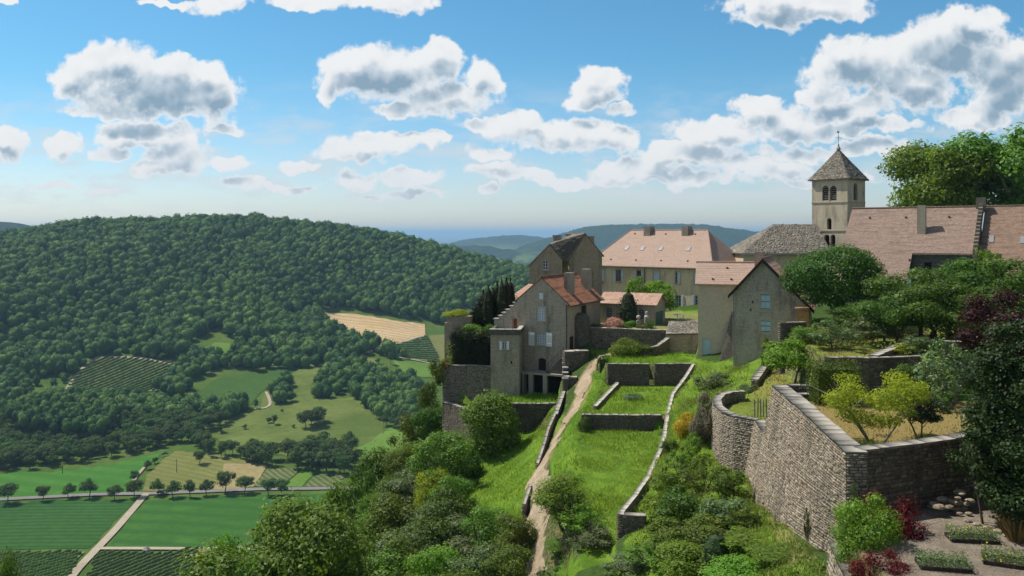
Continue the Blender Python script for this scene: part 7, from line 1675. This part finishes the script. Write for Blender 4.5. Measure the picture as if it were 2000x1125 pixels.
# --- thickly wooded slope below the cliff
SL = [
 (555,972,56,340,'big','f_mid','biggest foreground tree, broad and sunlit, rising from the bottom of the frame'), (440,1035,60,130,'slope1','f_mid','lower tree on the valley side of the broad foreground tree'), (8,1056,52,95,'slope1','f_tree','dark treetop in the bottom corner over the vineyard'),
 (668,930,96,118,'slope1','f_mid','round leafy tree with bare boughs at the valley edge of the slope'), (628,985,84,52,'slope3','f_tree','thin dark tree between the broad foreground tree and the slope'), (655,1020,80,80,'slope2','f_tree','dark shrubby tree behind the broad foreground tree'),
 (742,868,100,110,'slope1','f_tree','dark tree high on the slope above the valley woods'), (735,925,90,100,'slope2','f_mid','olive-green bushy tree in the upper thicket'), (795,800,105,96,'slope3','f_mid','light tree standing against the pasture below the cliff'), (846,728,106,62,'slope2','f_tree','tree rising beside the terrace wall at the cliff'),
 (838,790,103,84,'slope1','f_tree','dark tree hugging the cliff below the terrace'), (790,860,98,90,'slope2','f_mid','bushy tree on the slope below the cliff top'), (812,905,90,100,'slope3','f_grey','greyish tree in the middle of the slope thicket'),
 (885,858,85,86,'bush2','f_grey','grey-green shrub just below the cliff wall'), (912,868,85,56,'bush','f_tree','dark shrub at the edge of the meadow'), (858,905,79,96,'slope2','f_yellow','glowing yellow-green treetop in the slope thicket'),
 (888,922,74,90,'slope2','f_mid','leafy tree at the lower edge of the meadow'), (700,985,80,120,'slope2','f_mid','rounded tree on the lower slope by the crop field'), (765,960,80,130,'slope1','f_mid','broad mid-green tree in the centre of the thicket'), (830,985,72,120,'slope3','f_grey','silvery tree in the lower thicket'),
 (700,1050,68,130,'slope1','f_tree','dark crown between foreground tree and thicket'), (775,1045,66,120,'slope2','f_mid','fresh green tree low in the thicket'), (890,1000,69,120,'slope3','f_grey','silvery-green tree beside the lower meadow'), (955,985,67,110,'slope2','f_mid','green tree where the meadow meets the thicket'),
 (1000,1000,65,90,'slope1','f_mid','treetop leaning over the lower path'), (850,1060,62,130,'slope1','f_bright','bright treetop at the bottom of the thicket'), (930,1050,61,130,'slope2','f_grey','greyish leafy tree near the bottom centre'), (1000,1065,59,110,'slope1','f_mid','green crown beside the bottom of the path'),
 (780,1105,57,140,'slope2','f_mid','crown cut by the bottom of the frame below the thicket'), (650,1100,56,120,'slope1','f_tree','darker crown at the bottom beside the broad foreground tree'), (720,905,95,80,'slope3','f_tree','narrow dark tree near the top of the slope'),
 (870,960,74,90,'slope2','f_tree','dark hollow bush under the glowing yellow-green treetop'), (505,1080,55,150,'slope1','f_mid','low leafy crown in front of the broad foreground tree'), (905,1095,57,120,'slope2','f_mid','low crown at the very bottom below the silvery tree')]
for px, top, Y, w, key, mt, lb in SL: T('slope_tree' if 'bush' not in key else 'slope_shrub', key, px, top, None, Y, w, lb, mt, 'tree' if 'bush' not in key else 'shrub')
# fillers hidden deep in the slope so that no bare ground shows between the crowns
rg = np.random.default_rng(77); FP = []
for _ in range(4000):
    x, y = rg.uniform(-60, 2), rg.uniform(56, 118)
    px, _p = pxl(x, y, -20)
    z = hz(x, y)
    if z > -25.5 or px < -40: continue
    top = z + rg.uniform(5, 8); _, pt = pxl(x, y, top)
    lim = np.interp(px, [0, 380, 420, 620, 640, 700, 760, 860, 900, 930, 1010, 1060], [1200, 1130, 1060, 1020, 970, 940, 890, 800, 880, 960, 1000, 1060])
    if pt < lim + 12: continue
    if all((x - a) ** 2 + (y - b) ** 2 > 12 for a, b in FP): FP.append((x, y)); T('thicket_tree', ['slope1', 'slope2', 'slope3'][len(FP) % 3], px, pt, None, y, 6.2 / y * FPX, ['mid-green', 'dark', 'greyish'][len(FP) % 3] + ' treetop filling the gaps of the steep thicket below the cliff', ['f_mid', 'f_tree', 'f_grey'][len(FP) % 3], 'tree', ['mid-green', 'dark', 'greyish'][len(FP) % 3] + ' thicket trees on the steep slope')
    if len(FP) > 110: break
print('thicket', len(FP))

# ------------------------------------------------------------------ grass and weeds
def scatter(poly, dens, rg):
    p = np.array(poly); a, b = p.min(0), p.max(0); n = int((b - a).prod() * dens); q = rg.uniform(a, b, (n, 2)); return q[in_poly(q[:, 0], q[:, 1], poly)]
def grass(name, poly, dens, h, w, mat, label, seed=1, keep=None, cat='grass', lean=.5):
    rg = np.random.default_rng(seed); q = scatter(poly, dens, rg); d = seg_dist(q[:, 0], q[:, 1], PATH_XY); q = q[d > .85 + .35 * vnoise(q[:, 0], q[:, 1], 1.1, 51)]
    m_ = vnoise(q[:, 0], q[:, 1], 2.5, 21) + .5 * vnoise(q[:, 0], q[:, 1], .9, 22); q = q[m_ + rg.random(len(q)) > .15]
    m_ = vnoise(q[:, 0], q[:, 1], 2.0, 23)
    for pts in WALLRUNS: q = q[seg_dist(q[:, 0], q[:, 1], pts) > .12] if len(q) else q
    m_ = vnoise(q[:, 0], q[:, 1], 2.0, 23); z = HH(q[:, 0], q[:, 1]); n = len(q); a = rg.random(n) * 6.3; hh = h * rg.uniform(.5, 1.25, n) * (1 + .5 * m_)
    B = np.c_[q, z - .03]; s = np.c_[np.cos(a), np.sin(a), np.zeros(n)] * w / 2; t = B + np.c_[rg.normal(size=(n, 2)) * (hh * lean * .5)[:, None], hh]
    V = np.stack([B - s, B + s, t], 1).reshape(-1, 3); i = np.arange(n) * 3
    return tag(link(name, mesh_np(name, V, np.c_[i, i + 1, i + 2], M[mat])), label, cat, kind='stuff')
grass('meadow_grass', [(6,76.3),(13.1,76.2),(15,80.4),(18.8,89.8),(9.8,89.8)], 60, .26, .07, 'f_grass', 'long fresh grass of the upper mown terrace', 1)
grass('meadow_grass', [(6.1,75.8),(13,75.6),(11.4,66.7),(9.5,60.7),(6.5,53.4),(3.9,50),(4,62),(5,68)], 75, .24, .06, 'f_grass', 'lush even grass of the long lower terrace', 2)
grass('meadow_grass', [(10.2,90.6),(18.8,90.6),(21,96),(20,98.5),(10,99)], 50, .3, .08, 'f_grass', 'tall seeding grass on the top terrace below the court', 3)
grass('meadow_grass', [(-6,92),(5,92),(3.6,82),(1,68.5),(-4,66),(-6,82)], 50, .28, .07, 'f_grass', 'grass of the meadow beneath the dome bush', 4)
grass('meadow_grass', [(-1.4,92.9),(5.2,92.9),(5.3,98.3),(-1.6,98.8)], 70, .45, .08, 'f_grass', 'tall unmown grass in the little garden at the foot of the manor', 5)
grass('bank_grass', [(2.4,52),(2.8,62),(3.8,75.5),(5.2,80),(6.8,90),(9.5,96),(12.5,97.5),(9.6,89),(5.8,76),(3.6,50)], 45, .25, .07, 'f_grass', 'weedy grass on the bank beside the stony path', 6)
grass('bank_grass', [(19,91),(22,88),(23.5,84.5),(19.4,71),(16.6,68.6),(14.9,65),(14.4,60.5),(15.6,57.2),(14.9,50),(14,41),(12.8,34),(10,34),(6.9,52.6),(9.7,60.2),(13.5,73.6),(15.2,80.3)], 42, .3, .07, 'f_grass', 'rough grass covering the scrubby bank between slanting wall and bastion', 7)
grass('dry_grass', [(14.8,37.2),(21,39.2),(30,42),(34,51),(16.2,51.2)], 14, .13, .06, 'f_straw', 'dry straw-coloured grass of the yard', 8)
grass('dry_grass', [(19.9,70.5),(25.4,83),(30,81),(30,62),(20,57.4),(17,57.6),(16.2,64),(18.4,68)], 22, .2, .07, 'f_straw', 'half dry lawn behind the bastion', 9)
grass('bank_straw', [(18,90),(23.5,84.5),(19.4,71),(16.6,68.6),(14.9,65),(14.4,60.5),(15.6,57.2),(14.9,50),(14,41),(10,34),(6.9,52.6),(13.5,73.6)], 9, .42, .06, 'f_straw', 'pale seed heads standing over the grass of the bank', 10)
rgb = np.random.default_rng(5)
def weeds(name, poly, dens, mat, label, seed, size=.16, hmax=.45):
    rg = np.random.default_rng(seed); q = scatter(poly, dens, rg); m_ = vnoise(q[:, 0], q[:, 1], 1.8, 31) + .6 * vnoise(q[:, 0], q[:, 1], 5, 32); q = q[m_ > .05]; m_ = m_[m_ > .05]
    d = seg_dist(q[:, 0], q[:, 1], PATH_XY) > 1.3; q = q[d]; m_ = m_[d]; z = HH(q[:, 0], q[:, 1]) + rg.random(len(q)) * hmax * np.clip(m_ * 1.6, .1, 1)
    V, F = leaves(np.c_[q, z], np.tile([-.1, -.2, 1.], (len(q), 1)), size, rg, .8, .6); return tag(link(name, mesh_np(name, V, F, M[mat])), label, 'weeds', kind='stuff')
weeds('bank_weeds', [(22,88),(23.5,84.5),(19.4,71),(16.6,68.6),(14.9,65),(14.4,60.5),(15.6,57.2),(14.9,50),(14,41),(12.6,33),(8,33),(5,48),(8.6,53),(10.2,60.2),(13.9,73.6),(17,80)], 55, 'f_mid', 'leafy weeds and brambles creeping over the bank', 1)
weeds('path_weeds', [(3.2,60),(7.5,78),(9,92),(10,90),(6,76),(4.8,68),(3.6,56)], 40, 'f_mid', 'low weeds beside the stony path', 2, .13, .25)
weeds('slope_undergrowth', [(-12,99),(-7.4,92),(-5.6,80),(-3,67),(3,60),(3,50),(-20,50),(-26,100)], 14, 'f_tree', 'dark undergrowth on the steep ground below the meadow', 3, .35, 1.2)
weeds('garden_plants', [(24,66),(29,64),(36,63),(40,72),(30,78),(25,74)], 26, 'f_mid', 'mixed low planting of the upper gardens', 4, .18, .7)

# ------------------------------------------------------------------ the air over the valley
hm = bpy.data.materials.new('valley_haze'); hm.use_nodes = True; H_ = NT(hm.node_tree); H_.n.clear()
pv = H_.node('ShaderNodeVolumePrincipled', {'Color': (.44, .71, .98, 1), 'Density': 0.000085, 'Anisotropy': .2}); ho = H_.node('ShaderNodeOutputMaterial'); H_.l.new(pv.outputs[0], ho.inputs['Volume'])
b = MB(); b.hexa([(-110000, -300, -300), (110000, -300, -300), (110000, 125000, -300), (-110000, 125000, -300)], [(-110000, -300, 90), (110000, -300, 90), (110000, 125000, 90), (-110000, 125000, 90)])
hme = b.mesh('haze', hm); ho_ = link('haze', hme); tag(ho_, 'pale summer haze over the valley and the far plain', 'haze', kind='stuff')
